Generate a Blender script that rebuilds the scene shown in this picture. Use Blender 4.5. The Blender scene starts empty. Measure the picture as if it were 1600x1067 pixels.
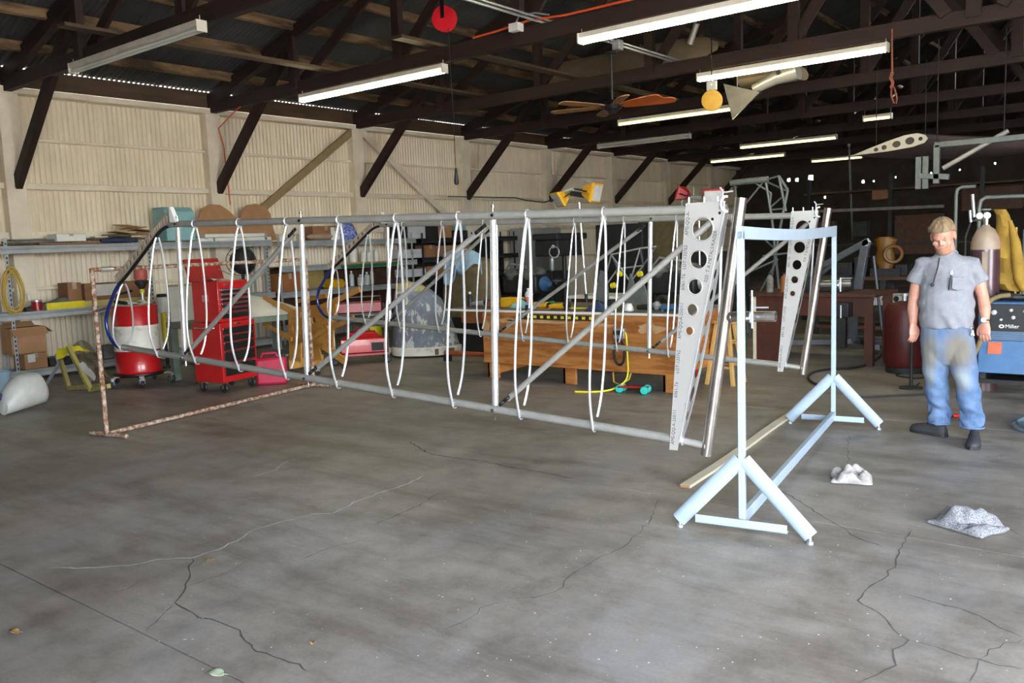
import bpy, bmesh, math, random
from mathutils import Vector, Matrix
from math import sin, cos, pi, radians
random.seed(7)
SC = bpy.context.scene
COL = SC.collection

# ------------------------------------------------------------------ camera
H = 1.68
def _rot(yaw, pitch, roll):
    cy, sy, cp, sp = cos(yaw), sin(yaw), cos(pitch), sin(pitch)
    f = Vector((sy*cp, cy*cp, sp)); r = Vector((cy, -sy, 0)); u = r.cross(f)
    c, s = cos(roll), sin(roll)
    return c*r + s*u, -s*r + c*u, f
CR, CU, CF = _rot(radians(-38.544), radians(-6.509), radians(-2.178))
cam = bpy.data.cameras.new('camera'); camo = bpy.data.objects.new('camera', cam); COL.objects.link(camo)
camo.matrix_world = Matrix(((CR.x, CU.x, -CF.x, 0), (CR.y, CU.y, -CF.y, 0), (CR.z, CU.z, -CF.z, H), (0, 0, 0, 1)))
cam.sensor_width = 36; cam.lens = 1337.8/1600*36; cam.clip_end = 400; cam.clip_start = 0.05
SC.camera = camo

# ------------------------------------------------------------------ world, sun, exposure
w = bpy.data.worlds.new('sky'); SC.world = w; w.use_nodes = True
nt = w.node_tree; nt.nodes.clear()
out = nt.nodes.new('ShaderNodeOutputWorld'); bg = nt.nodes.new('ShaderNodeBackground')
sky = nt.nodes.new('ShaderNodeTexSky'); sky.sky_type = 'NISHITA'; sky.sun_disc = False
sky.sun_elevation = radians(58); sky.sun_rotation = radians(20); sky.air_density = 1.0; sky.dust_density = 2.0
bg.inputs['Strength'].default_value = 2.3
hz = nt.nodes.new('ShaderNodeHueSaturation'); hz.inputs['Saturation'].default_value = .42   # a hazy, milky sky
nt.links.new(sky.outputs[0], hz.inputs['Color']); nt.links.new(hz.outputs[0], bg.inputs['Color']); nt.links.new(bg.outputs[0], out.inputs['Surface'])
sun = bpy.data.lights.new('sun', 'SUN'); sun.energy = 15; sun.angle = radians(0.6); sun.color = (1.0, 0.95, 0.86)
suno = bpy.data.objects.new('sun', sun); COL.objects.link(suno)
suno.rotation_euler = Vector((0.45, 0.2, -1.0)).to_track_quat('-Z', 'Y').to_euler()   # from above and behind the roof: none of it gets in
por = bpy.data.lights.new('door_daylight_portal', 'AREA'); por.shape = 'RECTANGLE'; por.size = 6.1; por.size_y = 4.3
por.cycles.is_portal = True
poro = bpy.data.objects.new('door_daylight_portal', por); COL.objects.link(poro)
poro.location = (9.12, 2.45, 2.1); poro.rotation_euler = Vector((-1, 0, 0)).to_track_quat('-Z', 'Y').to_euler()
por2 = por.copy(); por2.size = 4.2; poro2 = bpy.data.objects.new('corner_daylight_portal', por2); COL.objects.link(poro2); por2.cycles.is_portal = True
poro2.location = (2.0, -0.87, 2.1); poro2.rotation_euler = Vector((0, 1, 0)).to_track_quat('-Z', 'Y').to_euler()
vs = SC.view_settings; SC.display_settings.display_device = 'sRGB'
vs.view_transform = 'Standard'; vs.look = 'None'; vs.gamma = 1; vs.use_curve_mapping = False; vs.exposure = 2.0
cy = SC.cycles
cy.use_denoising = True; cy.max_bounces = 8; cy.diffuse_bounces = 5; cy.glossy_bounces = 3; cy.transmission_bounces = 4
cy.sample_clamp_indirect = 6.0; cy.caustics_reflective = False; cy.caustics_refractive = False

# ------------------------------------------------------------------ materials
MATS = {}
def _new(name):
    m = bpy.data.materials.new(name); m.use_nodes = True; n = m.node_tree
    return m, n, n.nodes['Principled BSDF']
def _noise(n, scale, detail=4, rough=.6, vec=None, dim='3D'):
    t = n.nodes.new('ShaderNodeTexNoise'); t.inputs['Scale'].default_value = scale
    t.inputs['Detail'].default_value = detail; t.inputs['Roughness'].default_value = rough
    if vec is not None: n.links.new(vec, t.inputs['Vector'])
    return t
def _ramp(n, fac, stops):
    r = n.nodes.new('ShaderNodeValToRGB'); e = r.color_ramp.elements
    while len(e) < len(stops): e.new(.5)
    for k, (p, c) in enumerate(stops):
        e[k].position = p; e[k].color = (*c, 1)
    n.links.new(fac, r.inputs['Fac']); return r
def _bump(n, b, height, strength, dist=.01):
    k = n.nodes.new('ShaderNodeBump'); k.inputs['Strength'].default_value = strength; k.inputs['Distance'].default_value = dist
    n.links.new(height, k.inputs['Height']); n.links.new(k.outputs[0], b.inputs['Normal'])
def _coord(n, scale=(1, 1, 1), kind='Object'):
    tc = n.nodes.new('ShaderNodeTexCoord'); mp = n.nodes.new('ShaderNodeMapping'); mp.inputs['Scale'].default_value = scale
    n.links.new(tc.outputs[kind], mp.inputs['Vector']); return mp.outputs[0]
def mat(name, c, c2=None, rough=.6, metal=0., scale=8., bump=.0, stretch=(1, 1, 1), lo=.35, hi=.7, jitter=0., coat=0., spec=None, detail=4):
    if name in MATS: return MATS[name]
    m, n, b = _new(name); v = _coord(n, stretch)
    c2 = c2 or tuple(x*.82 for x in c)
    t = _noise(n, scale, detail, .62, v); r = _ramp(n, t.outputs['Fac'], [(lo, c2), (hi, c)])
    src = r.outputs[0]
    if jitter:
        oi = n.nodes.new('ShaderNodeObjectInfo'); mr = n.nodes.new('ShaderNodeMapRange')
        mr.inputs['To Min'].default_value = 1-jitter; mr.inputs['To Max'].default_value = 1+jitter
        n.links.new(oi.outputs['Random'], mr.inputs['Value'])
        hs = n.nodes.new('ShaderNodeHueSaturation'); n.links.new(mr.outputs[0], hs.inputs['Value']); n.links.new(src, hs.inputs['Color']); src = hs.outputs[0]
    n.links.new(src, b.inputs['Base Color'])
    b.inputs['Roughness'].default_value = rough; b.inputs['Metallic'].default_value = metal
    if coat: b.inputs['Coat Weight'].default_value = coat
    if spec is not None: b.inputs['Specular IOR Level'].default_value = spec
    if bump: _bump(n, b, t.outputs['Fac'], bump)
    MATS[name] = m; return m
def emit(name, c, strength):
    if name in MATS: return MATS[name]
    m, n, b = _new(name); b.inputs['Base Color'].default_value = (*[min(1, x) for x in c], 1)
    v = _coord(n, (1, 1, 1)); t = _noise(n, 3., 2, .5, v); r = _ramp(n, t.outputs['Fac'], [(.2, tuple(x*.96 for x in c)), (.8, c)])
    n.links.new(r.outputs[0], b.inputs['Emission Color']); b.inputs['Emission Strength'].default_value = strength
    MATS[name] = m; return m
def wood(name, c, c2, axis='x', rough=.65, fine=22., coarse=2.2, jitter=0.08, bump=.15):
    st = {'x': (.12, 1, 1), 'y': (1, .12, 1), 'z': (1, 1, .12)}[axis]
    return mat(name, c, c2, rough, 0, fine, bump, tuple(s*coarse/2.2 for s in st), .3, .72, jitter)

M = {}
M['brown'] = mat('dark_stained_timber', (.032, .013, .008), (.014, .006, .004), .7, scale=9, stretch=(.3, 1, 1), bump=.2)
M['plate'] = mat('eave_timber', (.10, .062, .035), (.055, .032, .018), .75, scale=7, stretch=(1, .2, 1), bump=.2)
M['purlin'] = mat('old_purlin_timber', (.27, .17, .085), (.05, .028, .015), .8, scale=5, stretch=(1, .25, 1), lo=.38, hi=.62, bump=.2)
M['cream'] = mat('cream_wall_paint', (.84, .755, .60), (.69, .605, .465), .6, scale=1.7, stretch=(1, 1, .35), jitter=.035, bump=.03, detail=6)
M['creamtrim'] = mat('cream_trim_paint', (.82, .75, .61), (.70, .62, .495), .6, scale=3, bump=.04)
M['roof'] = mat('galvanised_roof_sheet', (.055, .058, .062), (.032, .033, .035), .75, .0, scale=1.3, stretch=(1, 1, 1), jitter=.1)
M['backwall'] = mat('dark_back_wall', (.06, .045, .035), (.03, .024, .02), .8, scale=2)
M['galv'] = mat('galvanised_steel', (.50, .53, .56), (.38, .41, .44), .42, .65, scale=14)
M['shelfsteel'] = mat('grey_shelf_steel', (.42, .45, .48), (.33, .36, .39), .45, .3, scale=6)
M['alu'] = mat('bright_aluminium_tube', (.93, .93, .93), (.86, .87, .89), .28, .75, scale=20)
M['alusheet'] = mat('aluminium_sheet', (.56, .545, .52), (.50, .49, .465), .35, .55, scale=4, stretch=(1, 1, .2))
M['greytube'] = mat('grey_primed_tube', (.295, .287, .262), (.25, .243, .222), .38, .25, scale=12)
M['standpaint'] = mat('pale_blue_grey_paint', (.325, .40, .475), (.295, .365, .44), .42, 0, scale=9)
M['baresteel'] = mat('bare_steel_pipe', (.52, .47, .42), (.20, .17, .15), .28, .9, scale=7, stretch=(1, 1, .35), lo=.3, hi=.6)
M['rust'] = mat('rusty_steel', (.52, .42, .34), (.21, .085, .035), .8, .1, scale=26, lo=.42, hi=.6, bump=.25)
M['blacksteel'] = mat('black_steel', (.02, .02, .022), (.012, .012, .013), .4, .3)
M['blackrubber'] = mat('black_rubber', (.022, .022, .024), (.012, .012, .012), .65)
M['chrome'] = mat('chrome', (.8, .8, .8), (.7, .7, .7), .15, 1.)
M['blueplastic'] = mat('blue_tube', (.015, .04, .22), (.008, .02, .12), .25, .2, coat=.5)
M['tan'] = mat('tan_strip', (.46, .38, .29), (.38, .31, .235), .55, .2)
M['red'] = mat('red_enamel', (.50, .012, .014), (.42, .008, .01), .32, 0, scale=3, coat=.3)
M['deepred'] = mat('deep_red_enamel', (.36, .008, .012), (.26, .005, .008), .35, 0, scale=3, coat=.3)
M['white'] = mat('off_white_paint', (.78, .78, .75), (.68, .68, .64), .5, 0, scale=6)
M['drumwhite'] = mat('scuffed_white_drum', (.70, .68, .61), (.40, .36, .29), .5, 0, scale=9, lo=.25, hi=.45)
M['tubeglow'] = emit('lit_fluorescent_tube', (1., .93, .62), 9.)
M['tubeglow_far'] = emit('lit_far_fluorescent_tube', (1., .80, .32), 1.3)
M['tubedead'] = mat('unlit_fluorescent_tube', (.75, .77, .74), (.7, .72, .7), .25)
M['fixture'] = mat('white_fixture_enamel', (.72, .68, .60), (.6, .56, .48), .45)
M['tankred'] = mat('dull_dark_red', (.10, .008, .008), (.06, .005, .005), .5)
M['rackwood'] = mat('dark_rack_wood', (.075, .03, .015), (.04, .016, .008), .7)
M['card'] = mat('brown_cardboard', (.43, .24, .12), (.36, .19, .09), .8, scale=5, jitter=.05)
M['carddark'] = mat('dark_cardboard', (.30, .145, .07), (.24, .11, .055), .8, scale=5)
M['yellow'] = mat('yellow_enamel', (.75, .42, .015), (.62, .32, .01), .4)
M['brightyellow'] = mat('bright_yellow', (.80, .68, .02), (.66, .55, .02), .55, scale=10)
M['olive'] = mat('olive_drab', (.15, .13, .05), (.08, .07, .03), .7, scale=6)
M['ply'] = mat('orange_plywood', (.46, .19, .05), (.28, .095, .022), .5, scale=4., stretch=(.55, 1, 3.4), lo=.41, hi=.57, coat=.15, detail=10)
M['jigwood'] = mat('honey_plywood', (.58, .30, .07), (.44, .20, .04), .6, scale=6, stretch=(1, 1, 2.))
M['redwood'] = mat('reddish_bench_wood', (.085, .023, .011), (.05, .014, .008), .55, scale=7, stretch=(1, 1, .4))
M['pine'] = mat('pale_pine', (.74, .68, .54), (.64, .57, .42), .6, scale=14, stretch=(1, .15, 1))
M['stoolwood'] = mat('stool_pine', (.58, .36, .12), (.48, .27, .08), .5, scale=12)
M['teal'] = mat('pale_teal_paint', (.27, .52, .55), (.22, .44, .47), .5)
M['greenbench'] = mat('grey_green_paint', (.20, .25, .20), (.15, .19, .15), .6)
M['towel'] = mat('light_blue_towel', (.30, .45, .60), (.22, .35, .5), .9, scale=30, bump=.3)
M['khaki'] = mat('khaki_cover', (.15, .115, .055), (.10, .075, .035), .85, scale=9, bump=.2)
M['machine'] = mat('dark_machine_grey', (.035, .036, .038), (.018, .018, .02), .5, .3)
M['weldblue'] = mat('blue_machine_enamel', (.045, .13, .27), (.035, .10, .22), .45)
M['weldblack'] = mat('black_panel', (.012, .012, .014), (.008, .008, .009), .4)
M['cylbrown'] = mat('dark_maroon_cylinder', (.075, .035, .045), (.05, .022, .03), .35, .1, coat=.3)
M['cyltan'] = mat('worn_tan_cylinder_top', (.36, .27, .2), (.27, .2, .15), .5)
M['leather'] = mat('mustard_suede', (.36, .22, .03), (.25, .145, .02), .9, scale=7, bump=.3)
M['strap'] = mat('tan_leather_sleeve', (.24, .17, .075), (.16, .11, .05), .8, scale=8, bump=.2)
M['rag'] = mat('grey_rag', (.36, .335, .31), (.26, .245, .23), .95, scale=60, bump=.5)
M['leaf'] = mat('dry_leaf', (.30, .18, .07), (.2, .11, .04), .8, scale=30)
M['skin'] = mat('skin', (.52, .27, .195), (.43, .19, .13), .5, scale=9)
M['shirt'] = mat('heather_grey_cotton', (.23, .235, .26), (.19, .195, .22), .9, scale=26, bump=.12)
M['denim'] = mat('worn_blue_denim', (.11, .18, .31), (.06, .11, .22), .85, scale=5, lo=.3, hi=.65, bump=.2, detail=6)
M['hair'] = mat('sandy_hair', (.27, .185, .10), (.13, .085, .045), .6, scale=40, stretch=(1, 1, .25), bump=.5)
M['beard'] = mat('ginger_beard', (.44, .22, .145), (.36, .165, .105), .85, scale=110, bump=.4)
M['shoe'] = mat('dark_charcoal_suede', (.035, .037, .042), (.02, .021, .024), .7)
M['clear'] = mat('clear_plastic', (.62, .64, .68), (.5, .52, .56), .15)
M['orangecord'] = mat('orange_cord', (.75, .11, .03), (.65, .08, .02), .5)
M['yellowcord'] = mat('yellow_cord', (.62, .43, .08), (.5, .33, .06), .55)
M['fabric'] = mat('tan_doped_fabric', (.30, .235, .15), (.22, .165, .10), .7, scale=2.5)
M['darkfabric'] = mat('dull_plum_fabric', (.10, .07, .065), (.06, .042, .04), .8, scale=2)
M['fan'] = mat('orange_fan_blade', (.62, .15, .03), (.5, .11, .02), .4, coat=.2)
M['grime'] = mat('grimy_mixed_grey', (.22, .21, .19), (.1, .095, .085), .7, scale=12)
M['paper'] = mat('paper', (.75, .70, .58), (.66, .6, .48), .8)
M['black'] = mat('matte_black', (.015, .015, .016), (.01, .01, .01), .7)
M['navy'] = mat('navy_plastic', (.03, .05, .11), (.02, .03, .07), .5)
M['green'] = mat('green_plastic', (.02, .2, .08), (.015, .14, .06), .5)
M['lattice'] = mat('grey_green_welded_tube', (.17, .195, .19), (.12, .14, .135), .5, .2)
M['hoist'] = mat('dark_grey_hoist_enamel', (.065, .073, .085), (.045, .05, .06), .45, .1)
M['orangewood'] = mat('orange_brown_board', (.34, .13, .04), (.24, .085, .025), .6, scale=5)
M['crack'] = mat('crack_dirt', (.11, .10, .09), (.07, .062, .055), .95, scale=20)
M['crackpale'] = mat('filled_crack', (.58, .58, .58), (.40, .40, .41), .9, scale=20)
M['ink'] = mat('black_ink', (.06, .06, .06), (.04, .04, .04), .6)

def concrete():
    m, n, b = _new('worn_concrete'); v = _coord(n, (1, 1, 1), 'Object')
    t1 = _noise(n, .55, 6, .62, v); t2 = _noise(n, 3.5, 8, .7, v); t3 = _noise(n, 60, 3, .6, v); t4 = _noise(n, 1.3, 5, .65, _coord(n, (1, .45, 1), 'Object'))
    r1 = _ramp(n, t1.outputs['Fac'], [(.3, (.175, .15, .124)), (.5, (.265, .238, .205)), (.7, (.35, .322, .284))])
    r2 = _ramp(n, t2.outputs['Fac'], [(.32, (.60, .585, .58)), (.5, (.92, .92, .92)), (.62, (1.06, 1.06, 1.06)), (.75, (1.3, 1.29, 1.28))])
    mx = n.nodes.new('ShaderNodeMix'); mx.data_type = 'RGBA'; mx.blend_type = 'MULTIPLY'; mx.inputs[0].default_value = 1
    n.links.new(r1.outputs[0], mx.inputs[6]); n.links.new(r2.outputs[0], mx.inputs[7])
    r3 = _ramp(n, t4.outputs['Fac'], [(.5, (0, 0, 0)), (.64, (1, 1, 1))])
    m2 = n.nodes.new('ShaderNodeMix'); m2.data_type = 'RGBA'; m2.inputs[7].default_value = (.30, .295, .295, 1)
    sc = n.nodes.new('ShaderNodeMath'); sc.operation = 'MULTIPLY'; sc.inputs[1].default_value = .5
    n.links.new(r3.outputs[0], sc.inputs[0]); n.links.new(sc.outputs[0], m2.inputs[0]); n.links.new(mx.outputs[2], m2.inputs[6])
    r4 = _ramp(n, t3.outputs['Fac'], [(.25, (.88, .88, .88)), (.75, (1.08, 1.08, 1.08))])
    m3 = n.nodes.new('ShaderNodeMix'); m3.data_type = 'RGBA'; m3.blend_type = 'MULTIPLY'; m3.inputs[0].default_value = 1
    n.links.new(m2.outputs[2], m3.inputs[6]); n.links.new(r4.outputs[0], m3.inputs[7])
    t5 = _noise(n, 1.1, 7, .75, _coord(n, (.35, 1.6, 1), 'Object')); r5 = _ramp(n, t5.outputs['Fac'], [(.36, (.70, .67, .63)), (.5, (1, 1, 1)), (.66, (1.16, 1.15, 1.13))])
    m5 = n.nodes.new('ShaderNodeMix'); m5.data_type = 'RGBA'; m5.blend_type = 'MULTIPLY'; m5.inputs[0].default_value = 1
    n.links.new(m3.outputs[2], m5.inputs[6]); n.links.new(r5.outputs[0], m5.inputs[7])
    n.links.new(m5.outputs[2], b.inputs['Base Color'])
    rr = _ramp(n, t2.outputs['Fac'], [(.3, (.42, .42, .42)), (.7, (.62, .62, .62))]); n.links.new(rr.outputs[0], b.inputs['Roughness'])
    _bump(n, b, t2.outputs['Fac'], .12, .01)
    return m
M['concrete'] = concrete()

# ------------------------------------------------------------------ mesh building
ORG = {}
def V(*a): return Vector(a)
class MB:
    def __init__(s): s.v = []; s.f = []; s.sharp = []
    def add(s, vs, fs):
        o = len(s.v); s.v += [tuple(p) for p in vs]; s.f += [tuple(i+o for i in f) for f in fs]; return s
    def box(s, a, b, c=0):
        x0, y0, z0 = [min(p, q) for p, q in zip(a, b)]; x1, y1, z1 = [max(p, q) for p, q in zip(a, b)]
        return s.add([(x0,y0,z0),(x1,y0,z0),(x1,y1,z0),(x0,y1,z0),(x0,y0,z1),(x1,y0,z1),(x1,y1,z1),(x0,y1,z1)],
                     [(0,3,2,1),(4,5,6,7),(0,1,5,4),(1,2,6,5),(2,3,7,6),(3,0,4,7)])
    def obox(s, ctr, sx, sy, sz, rz=0, rx=0, ry=0):
        R = Matrix.Rotation(rz, 3, 'Z') @ Matrix.Rotation(ry, 3, 'Y') @ Matrix.Rotation(rx, 3, 'X'); c = Vector(ctr)
        P = [c + R @ Vector((i*sx/2, j*sy/2, k*sz/2)) for k in (-1, 1) for j in (-1, 1) for i in (-1, 1)]
        return s.add(P, [(0,2,3,1),(4,5,7,6),(0,1,5,4),(1,3,7,5),(3,2,6,7),(2,0,4,6)])
    def beam(s, p, q, wdt, hgt, up=(0, 0, 1)):
        p = Vector(p); q = Vector(q); d = (q-p).normalized(); u = Vector(up)
        if abs(d.dot(u)) > .98: u = Vector((0, 1, 0))
        r = d.cross(u).normalized(); u = r.cross(d)
        P = [e + r*i*wdt/2 + u*k*hgt/2 for e in (p, q) for k in (-1, 1) for i in (-1, 1)]
        return s.add(P, [(0,1,3,2),(4,6,7,5),(0,4,5,1),(1,5,7,3),(3,7,6,2),(2,6,4,0)])
    def tube(s, pts, r, n=10, closed=False, cap=True, flat=1., up=None):
        P = [Vector(p) for p in pts]; m = len(P); rs = r if isinstance(r, (list, tuple)) else [r]*m
        T = []
        for i in range(m):
            a = P[i-1] if (i or closed) else P[0]; b = P[(i+1) % m] if (i < m-1 or closed) else P[-1]
            d = (b-a); T.append(d.normalized() if d.length > 1e-9 else Vector((0, 0, 1)))
        u = Vector(up) if up else (Vector((0, 0, 1)) if abs(T[0].z) < .9 else Vector((0, 1, 0)))
        vs = []
        for i in range(m):
            r_ = T[i].cross(u)
            if r_.length < 1e-6: r_ = T[i].cross(Vector((1, .3, 0)))
            r_.normalize(); u = r_.cross(T[i]).normalized()
            for k in range(n):
                a = 2*pi*k/n; vs.append(P[i] + (r_*cos(a) + u*sin(a)*flat)*rs[i])
        fs = []
        for i in range(m if closed else m-1):
            j = (i+1) % m
            for k in range(n): fs.append((i*n+k, i*n+(k+1) % n, j*n+(k+1) % n, j*n+k))
        if cap and not closed: fs += [tuple(range(n))[::-1], tuple((m-1)*n+k for k in range(n))]
        return s.add(vs, fs)
    def hollow(s, p, q, r, ri, n=16):
        p = Vector(p); q = Vector(q); d = (q-p).normalized(); u = Vector((0, 0, 1)) if abs(d.z) < .9 else Vector((0, 1, 0)); r_ = d.cross(u).normalized(); u = r_.cross(d)
        vs = [e + (r_*cos(2*pi*k/n) + u*sin(2*pi*k/n))*R for (e, R) in ((p, r), (q, r), (q, ri), (p, ri)) for k in range(n)]
        return s.add(vs, [(a*n+k, a*n+(k+1) % n, ((a+1) % 4)*n+(k+1) % n, ((a+1) % 4)*n+k) for a in range(4) for k in range(n)])
    def lathe(s, prof, c=(0, 0, 0), n=20, axis=(0, 0, 1)):
        d = Vector(axis).normalized(); u = Vector((0, 1, 0)) if abs(d.y) < .9 else Vector((1, 0, 0)); a_ = d.cross(u).normalized(); b_ = d.cross(a_); c = Vector(c)
        vs = [c + d*z + (a_*cos(2*pi*k/n) + b_*sin(2*pi*k/n))*max(r, 1e-4) for r, z in prof for k in range(n)]
        m = len(prof); fs = [(i*n+k, (i+1)*n+k, (i+1)*n+(k+1) % n, i*n+(k+1) % n) for i in range(m-1) for k in range(n)]
        fs += [tuple(range(n)), tuple((m-1)*n+k for k in range(n))[::-1]]
        return s.add(vs, fs)
    def ball(s, c, rx, ry=None, rz=None, n=14, m=9):
        ry = ry or rx; rz = rz or rx
        prof = [(sin(pi*i/m), -cos(pi*i/m)) for i in range(m+1)]; c = Vector(c)
        vs = [c + Vector((r*cos(2*pi*k/n)*rx, r*sin(2*pi*k/n)*ry, z*rz)) for r, z in prof for k in range(n)]
        fs = [(i*n+k, i*n+(k+1) % n, (i+1)*n+(k+1) % n, (i+1)*n+k) for i in range(m) for k in range(n)]
        return s.add(vs, fs)
    def torus(s, c, R, r, axis=(0, 0, 1), n=24, k=8, sq=1.):
        d = Vector(axis).normalized(); u = Vector((0, 0, 1)) if abs(d.z) < .9 else Vector((0, 1, 0)); a = d.cross(u).normalized(); b = d.cross(a); c = Vector(c)
        return s.tube([c + a*cos(2*pi*i/n)*R + b*sin(2*pi*i/n)*R*sq for i in range(n)], r, k, True)
    def prism(s, poly, vec):
        v = Vector(vec); P = [Vector(p) for p in poly]; n = len(P)
        return s.add(P + [p+v for p in P], [tuple(range(n))[::-1], tuple(range(n, 2*n))] + [(i, (i+1) % n, n+(i+1) % n, n+i) for i in range(n)])
    def loft(s, rings, cap=True):
        n = len(rings[0]); vs = [p for r in rings for p in r]
        fs = [(i*n+k, i*n+(k+1) % n, (i+1)*n+(k+1) % n, (i+1)*n+k) for i in range(len(rings)-1) for k in range(n)]
        if cap: fs += [tuple(range(n))[::-1], tuple((len(rings)-1)*n+k for k in range(n))]
        return s.add(vs, fs)
    def grid(s, fn, nu, nv):
        return s.add([fn(i/nu, j/nv) for i in range(nu+1) for j in range(nv+1)],
                     [(i*(nv+1)+j, (i+1)*(nv+1)+j, (i+1)*(nv+1)+j+1, i*(nv+1)+j+1) for i in range(nu) for j in range(nv)])
    def holed(s, outer, holes, to3, vec, nh=20):
        """flat plate with round holes: outer 2-D polygon, holes (cx, cy, rx, ry); to3 maps 2-D to 3-D, vec is the thickness"""
        bm = bmesh.new(); es = []; loops = []
        for L in [outer] + [[(cx+rx*cos(2*pi*k/nh), cy+ry*sin(2*pi*k/nh)) for k in range(nh)] for cx, cy, rx, ry in holes]:
            vs = [bm.verts.new((p[0], p[1], 0)) for p in L]; loops.append(vs)
            es += [bm.edges.new((vs[i], vs[(i+1) % len(vs)])) for i in range(len(vs))]
        bmesh.ops.triangle_fill(bm, use_beauty=True, edges=es, normal=(0, 0, 1))
        bm.verts.index_update(); N = len(bm.verts); P = [Vector(to3(v.co.x, v.co.y)) for v in bm.verts]; v = Vector(vec)
        F = [tuple(q.index for q in f.verts) for f in bm.faces]
        fs = F + [tuple(i+N for i in f[::-1]) for f in F]
        for L in loops:
            ix = [q.index for q in L]; fs += [(ix[i], ix[(i+1) % len(ix)], ix[(i+1) % len(ix)]+N, ix[i]+N) for i in range(len(ix))]
        bm.free(); return s.add(P + [p+v for p in P], fs)
    def mesh(s, name, off=(0, 0, 0), ang=38, weld=False):
        me = bpy.data.meshes.new(name); o = Vector(off)
        me.from_pydata([Vector(p)-o for p in s.v], [], s.f)
        bm = bmesh.new(); bm.from_mesh(me)
        if weld: bmesh.ops.remove_doubles(bm, verts=bm.verts, dist=1e-5)
        bmesh.ops.recalc_face_normals(bm, faces=bm.faces); bm.to_mesh(me); bm.free()
        me.shade_smooth(); me.set_sharp_from_angle(angle=radians(ang)); return me
    def build(s, name, m, parent=None, bevel=0, loc=None, ang=38, local=False):
        if parent is not None: off = ORG.get(parent.name, Vector((0, 0, 0)))
        else: off = Vector(loc) if loc is not None else Vector((0, 0, 0))
        me = s.mesh(name, off, ang); me.materials.append(m)
        o = bpy.data.objects.new(name, me); COL.objects.link(o)
        if parent is not None: o.parent = parent; ORG[o.name] = off
        else: o.location = off; ORG[o.name] = off
        if bevel:
            b = o.modifiers.new('bevel', 'BEVEL'); b.width = bevel; b.segments = 2; b.limit_method = 'ANGLE'; b.angle_limit = radians(40)
        return o
def T(name, label, cat, loc=(0, 0, 0), rz=0, group=None, kind=None):
    o = bpy.data.objects.new(name, None); COL.objects.link(o); o.location = loc; o.rotation_euler = (0, 0, rz); o.empty_display_size = .1
    ORG[o.name] = Vector(loc) if rz == 0 else Vector((0, 0, 0))
    tag(o, label, cat, group, kind); return o
def tag(o, label=None, cat=None, group=None, kind=None):
    if label: o['label'] = label
    if cat: o['category'] = cat
    if group: o['group'] = group
    if kind: o['kind'] = kind
    return o
def copytree(o, loc, rz=None, label=None, parent=None):
    c = o.copy(); COL.objects.link(c); c.parent = parent
    if parent is None:
        c.location = loc
        if rz is not None: c.rotation_euler = (0, 0, rz)
        if label: c['label'] = label
    for ch in o.children: copytree(ch, None, parent=c)
    return c
def share(src, name, parent, loc, m=None):
    o = bpy.data.objects.new(name, src.data); COL.objects.link(o); o.parent = parent; o.location = loc; return o
def at(px, py, x=None, y=None, z=None):
    """where the sight line through a photograph point meets a wall plane, a truss plane, a shelf front or the floor"""
    d = CR*((px-800)/1337.8) - CU*((py-533.5)/1337.8) + CF; c = Vector((0, 0, H))
    t = x/d.x if x is not None else (y/d.y if y is not None else (z-H)/d.z)
    return c + d*t
def smooth(P, n=5):
    P = [Vector(p) for p in P]; out = []
    for i in range(len(P)-1):
        a = P[max(0, i-1)]; b_ = P[i]; c = P[i+1]; d = P[min(len(P)-1, i+2)]
        for k in range(n):
            t_ = k/n; out.append(.5*((2*b_)+(c-a)*t_+(2*a-5*b_+4*c-d)*t_*t_+(3*b_-a-3*c+d)*t_**3))
    return out+[P[-1]]
def text(name, body, size, m, parent, loc, rot, depth=.0006, align='LEFT', sx=1.):
    cu = bpy.data.curves.new(name, 'FONT'); cu.body = body; cu.size = size; cu.extrude = depth; cu.align_x = align; cu.align_y = 'CENTER'; cu.resolution_u = 2
    tmp = bpy.data.objects.new(name, cu); COL.objects.link(tmp); dg = bpy.context.evaluated_depsgraph_get(); me = bpy.data.meshes.new_from_object(tmp.evaluated_get(dg))
    bpy.data.objects.remove(tmp); bpy.data.curves.remove(cu); me.materials.clear(); me.materials.append(m)
    o = bpy.data.objects.new(name, me); COL.objects.link(o); o.parent = parent; o.location = loc; o.rotation_euler = rot; o.scale = (sx, 1, 1); o['kind'] = 'stuff'; return o
# ================================================================== THE BUILDING
XW, YF, YB, XR, RX, RZ, EZ = -13.6, -0.9, 31.0, 9.2, -2.2, 7.93, 4.45
SL = (RZ-EZ)/(RX-XW)
def roofz(x): return RZ - SL*abs(x-RX)
TY = [2.15+3.3*k for k in range(9)]          # truss planes along the hangar
# floor: slabs poured in strips with recessed joints
fl = T('floor', 'worn grey concrete hangar floor', None, kind='structure'); del fl['label']
MB().box((XW-.3, YF, -.25), (XR+.3, YB+.3, -.007)).build('sub_base', M['crack'], fl)
ys = [YF,  1.82, 4.87, 7.92, 10.97, 14.02, 17.07, 20.1, 23.1, 26.1, 29.1, YB+.3]
for a, b in zip(ys, ys[1:]): MB().box((XW-.3, a+.004, -.06), (XR+.3, b-.004, 0)).build('slab', M['concrete'], fl)
ap = MB().box((XR+.02, -60, -.2), (90, 90, -.02)).box((XW-.31, -60, -.2), (XR+.02, YF-.02, -.02)).build('apron', mat('sunlit_apron_concrete', (.50, .47, .42), (.44, .41, .36), .8, scale=.6)); tag(ap, kind='structure')
# outside ground round the hangar
tag(MB().box((-90, -60, -.3), (XW-.31, 90, -.06)).build('ground_outside', mat('dry_earth', (.33, .27, .19), (.26, .2, .14), .9, scale=.5)), kind='structure')
tag(MB().box((XW-.31, YB+.31, -.3), (XR+.02, 90, -.06)).build('ground_behind', MATS['dry_earth']), kind='structure')

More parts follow.
